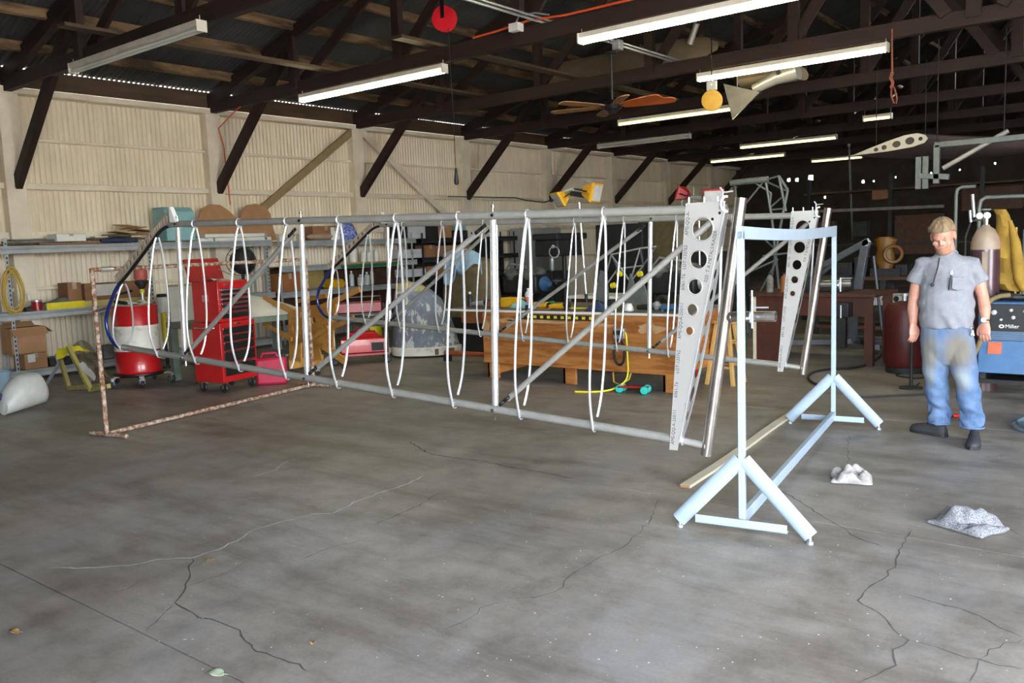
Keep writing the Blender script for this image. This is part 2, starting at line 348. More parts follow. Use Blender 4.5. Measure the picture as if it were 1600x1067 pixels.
def corrug(length, height, pitch, amp, seg=6):
    n = int(round(length/pitch))*seg; mb = MB(); vs = []; fs = []
    for i in range(n+1):
        y = length*i/n; d = amp*cos(2*pi*y/pitch)
        vs += [(d, y, 0), (d, y, height)]
    fs = [(2*i, 2*i+2, 2*i+3, 2*i+1) for i in range(n)]
    mb.add(vs, fs); return mb
# left wall: sheets, posts, girts, plate
wl = T('wall_left', None, None, kind='structure')
sheet0 = corrug(1.12, 4.30, .08, .015)
k = 0; y = YF; proto = None
while y < YB:
    if proto is None:
        proto = sheet0.build('corrugated_sheet', M['cream'], wl, ang=60); proto.location = (XW, y, -.03)
    else: share(proto, 'corrugated_sheet', wl, (XW + (.004 if k % 2 else 0), y, -.03))
    y += 1.10; k += 1
for y in TY: MB().box((XW-.02, y-.14, 0), (XW+.20, y+.14, 4.17)).build('wall_post', M['creamtrim'], wl, bevel=.008)
for z, h, d in ((3.47, .04, .09), (2.79, .09, .12), (2.07, .10, .12), (1.28, .05, .08)):
    MB().box((XW+.0, YF, z-h/2), (XW+d, YB, z+h/2)).build('girt', M['creamtrim'], wl, bevel=.006)
MB().box((XW-.03, YF, 4.10), (XW+.22, YB, 4.19)).build('top_plate', M['creamtrim'], wl, bevel=.006)
MB().box((XW+.10, YF, 4.192), (XW+.135, YB, 4.475)).build('eave_beam', M['plate'], wl, bevel=.006)
# wind braces flat against the girts
for (y0, z0, y1, z1, mm) in ((12.0, 4.1, 8.95, 2.0, M['plate']), (12.15, 4.1, 15.2, 2.0, M['creamtrim'])):
    MB().beam((XW+.15, y0, z0), (XW+.15, y1, z1), .14, .05, up=(1, 0, 0)).build('wind_brace', mat('weathered_brace', (.33, .235, .12), (.27, .19, .1), .7) if mm is M['plate'] else mm, wl)
# right wall: a wide door stands open in it, daylight comes in from there
DY0, DY1, DZ = -0.6, 5.5, 4.25
wr = T('wall_right', None, None, kind='structure')
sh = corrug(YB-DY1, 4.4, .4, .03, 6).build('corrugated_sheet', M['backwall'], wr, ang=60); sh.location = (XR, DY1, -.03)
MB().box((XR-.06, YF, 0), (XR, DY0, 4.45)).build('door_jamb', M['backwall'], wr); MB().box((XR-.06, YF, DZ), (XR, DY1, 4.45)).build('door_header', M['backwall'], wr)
for y in TY:
    if y > DY1: MB().box((XR-.2, y-.14, 0), (XR+.02, y+.14, 4.4)).build('wall_post', M['brown'], wr)
# back wall: boards with real nail-hole gaps that let daylight through
wb = T('wall_back', None, None, kind='structure')
holes = sorted([(-9.0, 3.35, .05), (-8.65, 3.34, .03), (-7.95, 3.42, .028), (-6.85, 3.47, .026), (-6.0, 3.50, .026), (-5.0, 3.62, .03), (-4.15, 3.68, .026), (-3.3, 3.68, .03), (-2.75, 3.9, .05), (-2.55, 3.72, .03), (-2.2, 3.55, .045), (-11.6, 3.6, .06), (-11.3, 3.58, .06), (-10.8, 3.62, .09), (-10.3, 2.9, .04), (-1.5, 4.05, .04), (-1.2, 3.9, .035)])
x = XW-.2
for hx, hz, r in holes + [(XR+.2, None, 0)]:
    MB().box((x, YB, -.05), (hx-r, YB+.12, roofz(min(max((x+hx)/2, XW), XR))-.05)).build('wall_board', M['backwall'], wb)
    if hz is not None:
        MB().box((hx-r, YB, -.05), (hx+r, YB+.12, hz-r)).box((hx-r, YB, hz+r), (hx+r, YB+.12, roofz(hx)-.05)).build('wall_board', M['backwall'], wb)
    x = hx+r
# front wall, behind the camera: its middle leaves rolled open
wf = T('wall_front', None, None, kind='structure')
FX0, FX1 = -0.1, 4.1
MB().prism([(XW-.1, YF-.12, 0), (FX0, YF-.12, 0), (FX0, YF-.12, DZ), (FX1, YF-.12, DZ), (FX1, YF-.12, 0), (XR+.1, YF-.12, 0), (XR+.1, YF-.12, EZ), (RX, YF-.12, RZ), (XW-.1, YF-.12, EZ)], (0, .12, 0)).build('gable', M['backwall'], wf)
# roof sheets and purlins
ce = T('ceiling', None, None, kind='structure')
def slope_sheet(sgn):
    mb = MB(); n = 14*6; L = 1.12; vs = []; x0 = XW+.09 if sgn < 0 else XR+.25
    for i in range(n+1):
        y = L*i/n; d = .016*cos(2*pi*y/.08)
        vs += [(x0, y, roofz(x0)+d), (RX, y, RZ+d)]
    return mb.add(vs, [(2*i, 2*i+2, 2*i+3, 2*i+1) for i in range(n)])
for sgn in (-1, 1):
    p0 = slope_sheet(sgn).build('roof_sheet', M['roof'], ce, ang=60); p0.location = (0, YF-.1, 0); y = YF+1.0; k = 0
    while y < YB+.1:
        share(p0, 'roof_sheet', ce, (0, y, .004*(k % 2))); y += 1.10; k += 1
    for k in range(13):
        x = (XW if sgn < 0 else XR) - sgn*(.85+.86*k)
        if abs(x-RX) < .2: continue
        z = roofz(x)-.085
        MB().obox((x, (YF+YB)/2, z), .055, YB-YF, .14, ry=-sgn*-math.atan(SL)).build('purlin', M['purlin'], ce)
# trusses
names = ['first dark timber truss, nearest the door and mostly overhead', 'dark timber truss with the unlit strip light under its left end',
 'dark timber truss carrying the brightest pair of strip lights', 'dark timber truss with the rope noose hanging from its chord',
 'dark timber truss just behind the orange ceiling fan', 'dark timber truss with an unlit strip light past the fan',
 'dim truss over the steel tube lattice frame', 'dim truss second from the back wall', 'dim truss closest to the back wall']
for ti, y in enumerate(TY):
    t = T('roof_truss', names[ti], 'truss', (RX, y, 4.1), kind='structure')
    hw = RX-XW
    MB().box((XW+.14, y-.055, 4.115), (RX+hw-.14, y+.055, 4.31)).build('bottom_chord', M['brown'], t, bevel=.006)
    for sg in (-1, 1):
        MB().beam((RX+sg*(hw-.1), y, EZ-.13+SL*.1-.05), (RX, y, RZ-.26), .10, .20).build('rafter', M['brown'], t)
        MB().beam((RX+sg*(hw-.17), y+.02, 2.80), (RX+sg*(hw-2.5), y+.02, 5.02), .09, .17).build('knee_brace', M['brown'], t)
        for k in range(1, 5):
            x = RX+sg*(hw-2.55-2.2*(k-1)); zt = roofz(x)-.25
            MB().box((x-.07, y-.10 if k % 2 else y+.0, 4.2), (x+.07, y-.0 if k % 2 else y+.10, zt)).build('web_post', M['brown'], t)
            x2 = x-sg*2.2
            MB().beam((x, y+.07, 4.3), (x2, y+.07, roofz(x2)-.25), .05, .15).build('diagonal_web', M['brown'], t)
    MB().box((RX-.08, y-.1, 4.2), (RX+.08, y, RZ-.3)).build('web_post', M['brown'], t)
    for sg in (-1, 1): MB().beam((RX+sg*.3, y-.09, 4.28), (RX+sg*2.2, y-.09, roofz(RX+sg*2.2)-.3), .05, .14).build('diagonal_web', M['brown'], t)
    if 1 <= ti <= 4:
        bp = None
        for k in range(5):
            for sg in (-1, 1):
                xx = -11-.0+2.2*k+sg*.16
                if bp is None: bp = MB().lathe([(.018, 0), (.018, .012), (.008, .014)], (0, 0, 0), 8, (0, -1, 0)).build('bolt_head', M['galv'], t); bp.location = (xx-RX, -.056, .11)
                else: share(bp, 'bolt_head', t, (xx-RX, -.056, .11 + .03*sg))
# long bridging planks lying across the chords, and conduits
MB().box((-8.15, 8.0, 4.33), (-7.97, 15.5, 4.37)).build('bridging_plank', M['plate'], ce)
MB().box((-10.3, 4.8, 4.33), (-10.12, 12.3, 4.37)).build('bridging_plank', M['plate'], ce)
MB().tube([(-6.36, 7, 4.36), (-6.36, 12.3, 4.36)], .02, 8).build('conduit', M['galv'], ce)
MB().tube([(-6.26, 7, 4.36), (-6.26, 12.3, 4.36)], .014, 8).build('conduit', M['galv'], ce)
# ================================================================== THE TWO WING FRAMES (built once in their own frame: s along, y away from the door, z up)
A1, A2, ANG1, ANG2 = V(-8.04, 3.85, 0), V(-8.55, 6.72, 0), math.atan2(.73, 6.06), math.atan2(1.0, 6.1)
def ztop(s): return 1.955-.026*(s-1.15)
def zbot(s): return .87-.0735*(s-.38)
NEAR = [(0, -.012), (.06, -.035), (.15, -.052), (.3, -.075), (.5, -.097), (.68, -.104), (.82, -.094), (.91, -.068), (.97, -.042), (1, -.018)]
FAR_ = [(0, .012), (.06, .032), (.15, .05), (.3, .073), (.5, .094), (.68, .10), (.82, .086), (.9, .062), (.955, .032)]
def interp(prof, t):
    for (a, b), (c, d) in zip(prof, prof[1:]):
        if a <= t <= c: return b+(d-b)*(t-a)/(c-a)
    return prof[-1][1]
def wing(loc, ang, label, lettering=True):
    t = T('wing_frame', label, 'wing frame', loc, ang, 'bare tube wing frames on the rotating rig')
    ORG[t.name] = V(0, 0, 0)
    B = lambda mb, n, m, p=t, **k: mb.build(n, m, p, **k)
    rs = .0275
    B(MB().tube([(1.18, 0, ztop(1.18)), (6.02, 0, ztop(6.02))], rs, 14), 'trailing_edge_tube', M['greytube'])
    B(MB().tube([(.36, 0, zbot(.36)), (5.72, 0, zbot(5.72))], rs, 14), 'leading_edge_tube', M['greytube'])
    B(MB().tube([(5.70, 0, zbot(5.70)), (5.90, 0, zbot(5.9)-.01)], .021, 12).torus((5.74, 0, zbot(5.74)), .024, .008, (1, 0, 0), 14, 6), 'root_spigot', M['alusheet'])
    # bent tip
    pts = [(.38, zbot(.38)-.005), (.31, .868), (.235, .905), (.175, .975), (.152, 1.06), (.155, 1.13), (.195, 1.22), (.258, 1.30), (.33, 1.39), (.41, 1.46)]
    B(MB().tube(smooth([(s, 0, z) for s, z in pts], 3), .0165, 12), 'tip_bow', M['blueplastic'])
    B(MB().tube(smooth([(.40, 0, 1.452), (.483, 0, 1.501), (.694, 0, 1.648), (.954, 0, 1.840), (1.04, 0, 1.90), (1.11, 0, 1.93), (1.19, 0, ztop(1.19)-.01)], 3), .015, 10), 'tip_tube', M['blacksteel'])
    # slotted strip over the tip
    def lo(q):
        P = [(.36, 1.452), (.483, 1.522), (.694, 1.668), (.954, 1.858), (1.06, 1.925), (1.212, 1.95)]; x = q*(len(P)-1); k = min(int(x), len(P)-2); f = x-k
        return (P[k][0]*(1-f)+P[k+1][0]*f, P[k][1]*(1-f)+P[k+1][1]*f)
    def hi(q): a = lo(q); return (a[0]-.01*(1-q), 1.54+(a[0]-.385)/(1.212-.385)*(2.097-1.54))
    st = MB(); n = 19
    def quad(q0, q1, f0, f1):
        P = []
        for q, f in ((q0, f0), (q1, f0), (q1, f1), (q0, f1)):
            a, b = lo(q), hi(q); P.append((a[0]+(b[0]-a[0])*f, -.006, a[1]+(b[1]-a[1])*f))
        st.prism(P, (0, .012, 0))
    for i in range(n):
        quad(i/n, (i+.52)/n, 0, 1)
        quad((i+.52)/n, (i+1)/n, 0, .24); quad((i+.52)/n, (i+1)/n, .80, 1)
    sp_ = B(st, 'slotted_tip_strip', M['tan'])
    bk = MB(); q = [lo(i/12) for i in range(13)]+[hi(1-i/12) for i in range(13)]; bk.prism([(a, .012, b_) for a, b_ in q], (0, .004, 0)); B(bk, 'slot_shade_web', mat('shaded_brown_web', (.16, .11, .075), (.12, .08, .055), .6), sp_)  # dark backing sheet: shade inside the slots put into its brown
    B(MB().prism([(1.205, -.02, 2.10), (1.22, -.02, 2.10), (1.285, -.02, 1.965), (1.205, -.02, 1.955)], (0, .04, 0)), 'tip_gusset', M['white'])
    # ribs
    def rib(st_, zt=None, full=True, near=True):
        zt = (ztop(st_)-.035) if zt is None else zt; zb = zbot(st_); so = st_-.05
        P1 = [(st_-.10*f, y, zt+(zb-zt)*f) for f, y in NEAR]; P1[-1] = (st_-.1, -.026, zb-.012)
        P2 = [(st_-.10*f, y, zt+(zb-zt)*f) for f, y in FAR_]
        r = MB()
        if near: r.tube(smooth(P1, 3), .0085, 8)
        r = B(r.tube(smooth(P2, 3), .0085, 8), 'rib', M['alu'])
        f = MB().torus((st_-.1, 0, zb), .031, .005, (1, 0, 0), 16, 6)
        if full: f.torus((st_, 0, ztop(st_)), .031, .005, (1, 0, 0), 16, 6).box((st_-.012, -.018, zt-.01), (st_+.012, .018, zt+.02))
        B(f, 'rib_clip', M['alu'], r)
    rib(.47, 1.45, False); rib(.995, 1.85, False)
    for k in range(8): rib(1.50+.537*k)
    rib(5.985, None, False, False)
    # compression tubes and drag braces
    for s in (1.26, 2.705, 4.44):
        c = B(MB().tube([(s+.02, 0, ztop(s)-.03), (s-.02, 0, zbot(s)+.03)], .0225, 14), 'compression_tube', M['alu'])
        B(MB().lathe([(.012, -.075), (.012, -.05), (.006, -.05), (.006, .05), (.011, .05), (.011, .068), (0, .07)], (s+.02, 0, ztop(s)+.0), 10)
          .lathe([(.011, 0), (.011, .018)], (s+.04, -.028, ztop(s)), 8, (0, -1, 0)).lathe([(.01, -.07), (.006, -.05), (.006, .02)], (s-.02, 0, zbot(s)), 8).lathe([(.011, 0), (.011, .018)], (s-.02, -.028, zbot(s)), 8, (0, -1, 0)), 'bolt', M['chrome'], c)
    for s0, s1, zt_ in ((1.28, 2.67, None), (2.74, 4.40, None), (4.48, 6.0, 1.815)):
        p = V(s0, 0, zbot(s0)+.05); q = V(s1, 0, ztop(s1)-.07 if zt_ is None else zt_); d = (q-p).normalized()
        b = B(MB().tube([p+d*.05, q-d*.05], .0195, 12), 'drag_brace', M['greytube'])
        for e, sg in ((p, 1), (q, -1)):
            a = MB().beam(e-d*sg*.02+V(0, -.023, 0), e+d*sg*.085+V(0, -.023, 0), .005, .024)
            k = B(a, 'end_strap', M['blacksteel'], b)
            B(MB().lathe([(.009, 0), (.009, .008)], e+d*sg*.012+V(0, -.026, 0), 8, (0, -1, 0)).lathe([(.009, 0), (.009, .008)], e+d*sg*.065+V(0, -.026, 0), 8, (0, -1, 0)), 'strap_bolt', M['chrome'], b)
    # root: web plate with lightening holes, root rib, steel fixture tube
    def sl(z): return 5.67+.12*(z-.45)/1.40
    def sr(z): return 5.725+.295*(z-.45)/1.40
    hol = [(1.723, .060, .066), (1.55, .050, .053), (1.395, .041, .045), (1.262, .032, .035), (1.138, .024, .026)]
    outer = [(sl(.42), .42), (sr(.42), .42), (sr(1.872), 1.872), (sl(1.872), 1.872)]
    hs = [((sl(z)+sr(z))/2+.004, z, a, b) for z, a, b in hol]
    pl = B(MB().holed(outer, hs, lambda u, v_: (u, -.033, v_), (0, .003, 0)), 'root_web_plate', M['alusheet'])
    lip = MB()
    for cx, cz, a, b in hs: lip.tube([(cx+a*1.03*cos(2*pi*k/20), -.033, cz+b*1.03*sin(2*pi*k/20)) for k in range(20)], .0045, 6, True)
    B(lip, 'hole_flange', M['alusheet'], pl)
    rv = MB()
    for k in range(14):
        z = .5+k*.1; rv.lathe([(.004, 0), (.003, .003)], (sl(z)+.006, -.033, z), 6, (0, -1, 0)).lathe([(.004, 0), (.003, .003)], (sr(z)-.006, -.033, z), 6, (0, -1, 0))
    o = B(rv, 'rivets', M['galv'], pl); o['kind'] = 'stuff'
    if lettering:
        aL = math.atan2(1.40, .12); aR = math.atan2(1.4, .295)
        def lt(body, s, z, a, size, nm='stencilled_lettering'):
            text(nm, body, size, M['ink'], pl, (s, -.0345, z), Matrix(((cos(a), -sin(a), 0), (0, 0, -1), (sin(a), cos(a), 0))).to_euler(), .0003, sx=.92)
        z = .46
        for body, L in (('LOT-133762', .24), ('AMS-QQ-A-250/11', .33), ('6061-T6', .15), ('LOT-133762', .24), ('AMS-QQ-A-250/11', .33)):
            pass
        z = .455
        for body, L in (('AMS-QQ-A-250/11', .285), ('6061-T6', .145), ('LOT-133762', .205), ('AMS-QQ-A-250/11', .285), ('6061-T6', .12), ('LOT-133762', .195), ('AMS-QQ-A-250/11', .245)):
            if z+L > 1.80: body = body[:max(2, int(len(body)*(1.84-z)/L))]
            lt(body, sl(z)+.019, z, aL, .029 if len(body) > 7 else .030); z += L
            if z > 1.78: break
        lt('060', sl(1.81)+.02, 1.80, aL, .034) if z < 1.79 else None
        lt('020  T A METALS/KAISER', sr(1.42)-.024, 1.42, aR, .030)
    # root rib: plane through the plate's right edge, reaching back to the rib curve
    def r3(tt, y): z = 1.83-1.36*tt; return (sr(z)+.003, y, z)
    prof = [(0, .03), (.08, .047), (.2, .066), (.35, .085), (.55, .102), (.7, .10), (.83, .082), (.93, .052), (1, .012)]
    outer = [(t_, -.033) for t_ in (0, .2, .4, .6, .8, 1.)][::-1] + prof
    hs = [(t_, (interp(prof, t_)-.033)/2, a, b) for t_, a, b in ((.20, .02, .018), (.27, .022, .022), (.36, .026, .028), (.46, .036, .036), (.57, .043, .042), (.68, .040, .042), (.79, .036, .034), (.885, .024, .022))]
    rr = B(MB().holed(outer, hs, r3, (.003, 0, 0)), 'root_rib', M['alusheet'])
    edge = MB().tube([V(*r3(t_, -.033)) for t_ in (0, 1)], .004, 6).tube([V(*r3(t_, y)) for t_, y in prof], .004, 6)
    B(edge, 'rib_flange', M['alu'], rr)
    p0 = V(6.10, 0, 1.875); p1 = V(5.885, 0, .40)
    fx = B(MB().tube([p0, p1], .034, 20).hollow(p0+(p0-p1).normalized()*.0, p0+(p0-p1).normalized()*.012, .034, .027, 20), 'root_fixture_tube', M['baresteel'])
    B(MB().hollow((6.02, 0, 1.22), (6.29, 0, 1.225), .030, .025, 20), 'pivot_pipe', M['baresteel'], fx)
    B(MB().torus((6.04, 0, 1.22), .03, .006, (1, 0, .1), 16, 6), 'weld_bead', M['baresteel'], fx)
    B(MB().tube([(6.03+.028*cos(a), -.045, 1.855+.042*sin(a)) for a in [radians(70+220*k/12) for k in range(13)]], .0075, 8), 'shackle', M['white'])
    B(MB().box((5.99, -.036, 1.83), (6.012, .02, 1.872)), 'clamp_block', M['blueplastic'])
    fb = MB()
    for s in (5.89, 5.97, 5.80): fb.lathe([(.012, 0), (.012, .02), (.006, .02), (.006, .05), (0, .055)], (s, 0, ztop(s)+.02), 8)
    fb.tube([(6.0, -.01, 1.87), (6.0, -.01, 1.93), (5.985, -.01, 1.95)], .006, 6).tube([(6.0, -.01, 1.92), (6.06, -.01, 1.925)], .005, 6)
    B(fb, 'top_bolts', M['alu'])
    return t
wing(A1, ANG1, 'bare tube wing frame on edge, closest to the door, with stencilled aluminium root plate')
wing(A2, ANG2, 'bare tube wing frame on edge behind the first one, hung from the far stand post', True)

# ------------------------------------------------------------------ pale rig stand on the right
S0 = V(-1.925, 4.435, 0); SA = radians(8.75)
g = T('rig_stand', 'pale blue-grey painted steel rig stand with arched top bar and splayed feet', 'stand', S0, SA)
ORG[g.name] = V(0, 0, 0); LEN = 3.02; HP = 1.715
def gst(mb, n, p=g, m='standpaint', **k): return mb.build(n, M[m], p, **k)
for yy in (0, LEN):
    gst(MB().box((-.019, yy-.019, .07), (.019, yy+.019, HP-.01)), 'post', bevel=.005)
    for sg in (-1, 1):
        lg = gst(MB().tube([(sg*.01, yy-.005, .435), (sg*.37, yy-.005, .045)], .044, 14, flat=.45, up=(0, 1, 0)), 'leg')
        gst(MB().lathe([(.02, 0), (.02, .016), (.009, .016), (.009, .06)], (sg*.365, yy, 0.0), 10), 'levelling_foot', lg, 'galv')
    gst(MB().box((-.255, yy-.055, .058), (.255, yy-.050, .106)).box((-.255, yy-.055, .058), (.255, yy-.012, .063)), 'angle_crossbar')
top = []
N = 16
for k in range(N+1): top.append((.019, -.019+(LEN+.038)*k/N, HP+.012-.022*sin(pi*k/N)))
for k in range(N+1): top.append((.019, LEN+.019-(LEN+.038)*k/N, HP+.012-.068-.016*(1-k/N)-.020*sin(pi*k/N)))
gst(MB().prism(top, (-.038, 0, 0)), 'arched_top_bar')
gst(MB().beam((0, .02, .10), (0, LEN-.02, .10), .035, .07), 'bottom_rail', bevel=.004)
for yy, zz in ((0, 1.225), (LEN, 1.225)):
    c = gst(MB().torus((.03, yy+.10, zz), .034, .006, (1, 0, 0), 16, 6).box((.022, yy+.015, zz-.006), (.036, yy+.10, zz+.006)), 'pipe_clamp', m='galv')
    gst(MB().tube([(.04, yy+.08, zz-.06), (.04, yy+.08, zz+.055)], .007, 8).tube([(.04, yy+.08, zz+.055), (.04, yy+.08, zz+.15 if yy == 0 else zz+.06)], .006, 8).tube([(.04, yy+.08, zz+.055), (.13, yy+.08, zz+.055)], .005, 6), 'clamp_bolt', c, 'galv')

# ------------------------------------------------------------------ rusty rig stand on the left
g = T('rusty_rig_stand', 'rusty pipe H stand holding the wing tips, paint flaking, tape on its corner', 'stand', A1)
v = (A2-A1); vn = v.normalized(); nx = V(vn.y, -vn.x, 0)
def q(a, s=0, z=0): return A1 + v*a + nx*s + V(0, 0, z)
for a in (0, 1):
    MB().tube([q(a, 0, .03), q(a, 0, 1.60)], .022, 10).build('post', M['rust'], g)
    MB().tube([q(a, -.24, .024), q(a, .28, .024)], .022, 10).build('foot_bar', M['rust'], g)
MB().tube([q(0, 0, 1.585), q(1, 0, 1.585)], .021, 10).build('top_rail', M['rust'], g)
MB().tube([q(0, 0, .03), q(1, 0, .03)], .021, 10).build('floor_rail', M['rust'], g)
MB().tube([q(.03, 0, 1.585), q(.075, 0, 1.585)], .024, 12).build('tape_wrap', M['alu'], g)
MB().tube([q(0, .0, 1.2), q(0, .2, 1.24)], .016, 10).build('pivot_stub', M['baresteel'], g)
MB().tube([q(1, .0, 1.2), q(1, .2, 1.24)], .016, 10).build('pivot_stub', M['baresteel'], g)
# ================================================================== UNDER THE ROOF
def strip_light(x0, x1, y, z, lit, label, near=True, tubes=2, drop=0.0, one=None):
    cx = (x0+x1)/2; L = x1-x0
    t = T('strip_light', label, 'light', (cx, y, z), 0, 'fluorescent strip lights under the trusses')
    MB().prism([(x0, y-.055, z+.085), (x0, y+.055, z+.085), (x0, y+.055, z+.03), (x0, y+.02, z+.012), (x0, y-.02, z+.012), (x0, y-.055, z+.03)], (L, 0, 0)).build('housing', M['fixture'], t)
    for k in range(tubes):
        yy = y-.034+.068*k
        on = lit and (one is None or k == one)
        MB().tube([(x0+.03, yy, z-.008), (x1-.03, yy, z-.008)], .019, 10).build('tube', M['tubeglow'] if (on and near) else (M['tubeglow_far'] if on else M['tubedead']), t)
    for x in (x0, x1):
        e = MB().box((x-.012, y-.062, z-.032), (x+.012, y+.062, z+.088)).build('end_cap', M['fixture'], t, bevel=.004)
    for x in (x0+.02, x1-.02): MB().tube([(x, y, z+.08), (x, y, z+.14+drop)], .006, 6).build('hanger', M['galv'], t)
strip_light(-11.02, -8.17, 5.28, 4.02, False, 'unlit strip light at the upper left, dull white housing, closest to the left wall')
strip_light(-10.80, -7.83, 8.62, 3.98, True, 'glowing strip light left of the red cord reel')
strip_light(-5.68, -2.7, 8.62, 3.98, True, 'brightest glowing strip light, right of the red reel and above the fan')
strip_light(-5.80, -3.17, 11.92, 3.97, True, 'glowing strip light whose right end meets the rope noose')
strip_light(-9.15, -6.75, 15.22, 3.98, True, 'strip light with one tube lit, just under the orange ceiling fan', False, one=0)
strip_light(-11.75, -9.25, 18.52, 3.98, False, 'unlit strip light between the ceiling fan and the tan corrugated wall')
strip_light(-9.52, -7.02, 22.0, 3.98, True, 'dim yellow strip light hanging over the steel lattice frame', False)
strip_light(-11.92, -9.58, 25.3, 3.98, True, 'dim yellow strip light lowest towards the left wall at the back', False)
strip_light(-9.9, -8.3, 28.55, 3.98, True, 'short dim yellow strip light above the thin hanging rod', False)
strip_light(-5.5, -4.95, 28.6, 3.96, True, 'tiny lit strip light seen past the hanging grey bracket', False)
strip_light(-5.42, -4.88, 18.7, 3.93, True, 'tiny strip light alone in the dark beneath the rope noose', False, 1, .1)

# ceiling fan with six blades
fx, fy, fz = -6.36, 10.4, 3.50
t = T('ceiling_fan', 'ceiling fan with orange blades on a long downrod', 'fan', (fx, fy, fz))
MB().lathe([(.0, .0), (.075, .01), (.085, .03), (.03, .09), (.02, .10)], (fx, fy, 4.20), 16).build('canopy', M['blacksteel'], t)
MB().box((fx+.06, fy-.07, 4.24), (fx+.17, fy+.05, 4.37)).build('junction_box', M['galv'], t, bevel=.006)
MB().tube([(fx, fy, 4.21), (fx, fy, fz+.1)], .015, 10).build('downrod', M['machine'], t)
MB().lathe([(0, -.09), (.05, -.085), (.07, -.05), (.12, -.03), (.14, .02), (.10, .07), (.03, .10)], (fx, fy, fz), 18).build('motor', M['blacksteel'], t)
for k, a in enumerate((195, 252, 133, 10, -14, 312)):
    a = radians(a); d = V(cos(a), sin(a), 0); pn = V(-sin(a), cos(a), -.32 if k in (3, 4) else .14)
    b = MB(); rings = []
    for r, hw_ in ((.16, .05), (.24, .062), (.5, .075), (.75, .08), (.86, .07), (.90, .035)):
        c = V(fx, fy, fz+.005)+d*r; rings.append([c-pn*hw_+V(0, 0, .004), c+pn*hw_+V(0, 0, .004), c+pn*hw_-V(0, 0, .004), c-pn*hw_-V(0, 0, .004)])
    b.loft(rings).build('blade', M['fan'] if k in (3, 4) else mat('tan_fan_blade', (.40, .22, .09), (.33, .17, .07), .45), t)
    MB().beam(V(fx, fy, fz)+d*.08, V(fx, fy, fz+.0)+d*.22, .03, .008).build('blade_iron', M['blacksteel'], t)

def reel(x, y, z, r, m, label, spokes=False):
    t = T('cord_reel', label, 'cord reel', (x, y, z))
    ax = V(.35, -1, -.05).normalized()
    d = MB().lathe([(.02, -.05), (r*.96, -.05), (r, -.043), (r, -.03), (r*.8, -.025), (r*.8, .025), (r, .03), (r, .043), (r*.96, .05), (r*.3, .055), (.02, .055)], (x, y, z), 28, ax).build('drum', m, t)
    if spokes:
        h = MB()
        for k in range(7):
            a = 2*pi*k/7; u = ax.cross(V(0, 0, 1)).normalized(); w_ = u.cross(ax)
            h.lathe([(.014, 0), (.014, .062)], V(x, y, z)+(u*cos(a)+w_*sin(a))*r*.66, 10, ax)
        h.build('rim_knobs', M['yellow'], t)
    o_ = -.065 if spokes else .065; MB().beam(V(x, y, z)+ax*o_, V(x, y, z+r+.09)+ax*o_, .055, .012).build('bracket', M['blacksteel'], t)
    MB().tube([V(x, y, z+r+.07)+ax*.06, V(x, y, z+r+.07), V(x, y, 4.62)], .008, 6).build('hook', M['chrome'], t)
    return t
reel(-7.50, 8.3, 4.52, .155, mat('bright_red_reel', (.75, .015, .03), (.65, .012, .02), .4), 'bright red round cord reel hung under the roof')
MB().tube([(-7.42, 8.28, 4.39), (-7.415, 8.27, 3.9), (-7.40, 8.28, 3.3), (-7.40, 8.27, 2.9), (-7.385, 8.26, 2.62)], .005, 6).build('cord', M['black'], bpy.data.objects['cord_reel'])
MB().lathe([(.006, .10), (.014, .07), (.02, .02), (.03, -.05), (.03, -.10), (.016, -.12)], (-7.385, 8.26, 2.57), 10).build('pear_switch', M['machine'], bpy.data.objects['cord_reel'])
t = reel(-5.35, 11.4, 3.56, .142, M['yellow'], 'round yellow cord reel hanging beside the rag-tailed fin', True)
MB().box((-5.42, 11.38, 3.70), (-5.28, 11.42, 3.82)).build('label_card', M['white'], t)

# rope noose
x, y = -3.10, 11.85
mb = MB().tube([(x, y, 4.2), (x+.005, y, 3.85), (x+.012, y, 3.62)], .011, 8).tube([(x+.012, y, 3.66), (x-.012, y+.01, 3.60), (x+.02, y, 3.53), (x-.005, y, 3.47)], .02, 8)
mb.tube([(x+.005, y, 3.50), (x+.0, y, 3.38), (x+.03, y, 3.28), (x+.06, y, 3.27), (x+.07, y, 3.33), (x+.045, y, 3.44), (x+.01, y, 3.52)], .010, 8)
tag(mb.build('rope_noose', mat('faded_red_rope', (.30, .10, .06), (.2, .06, .04), .9, scale=40), None, loc=(x, y, 3.27)), 'faded reddish rope with a knotted loop hanging off a truss', 'rope')

# covered wing panel stored across the chords, and parts hung with it
t = T('stored_wing_panel', 'tan fabric covered wing panel stored up across the truss chords', 'wing panel', (-7.6, 12.9, 4.33))
mb = MB(); rings = []
for k in range(13):
    f = k/12; x = -9.3+3.3*f; w_ = 1.0 if f < .75 else math.sqrt(max(.02, 1-((f-.75)/.25)**2))
    rings.append([V(x, 13.0+(.55*cos(a))*.55*w_, 4.64+(.30*cos(a)*w_)+.05*sin(a)) for a in [2*pi*j/16 for j in range(16)]])
mb.loft(rings).build('skin', M['fabric'], t)
MB().tube([(-6.35, 12.75, 4.70), (-6.2, 12.7, 4.98)], .05, 12).build('strut_end', M['alusheet'], t)
t = T('hung_fin', 'grey translucent pointed tail fin hanging beside the yellow reel', 'tail fin', (-5.5, 12.6, 3.45))
P = [(-5.72, 12.6, 3.98), (-5.15, 12.6, 3.78), (-5.58, 12.6, 3.44)]
MB().prism(P, (.0, .03, 0)).build('fabric_panel', mat('grey_fabric', (.15, .14, .12), (.11, .10, .085), .6), t)
MB().tube([V(*p)+V(0, .015, 0) for p in P], .014, 8, True).build('edge_tube', M['white'], t)
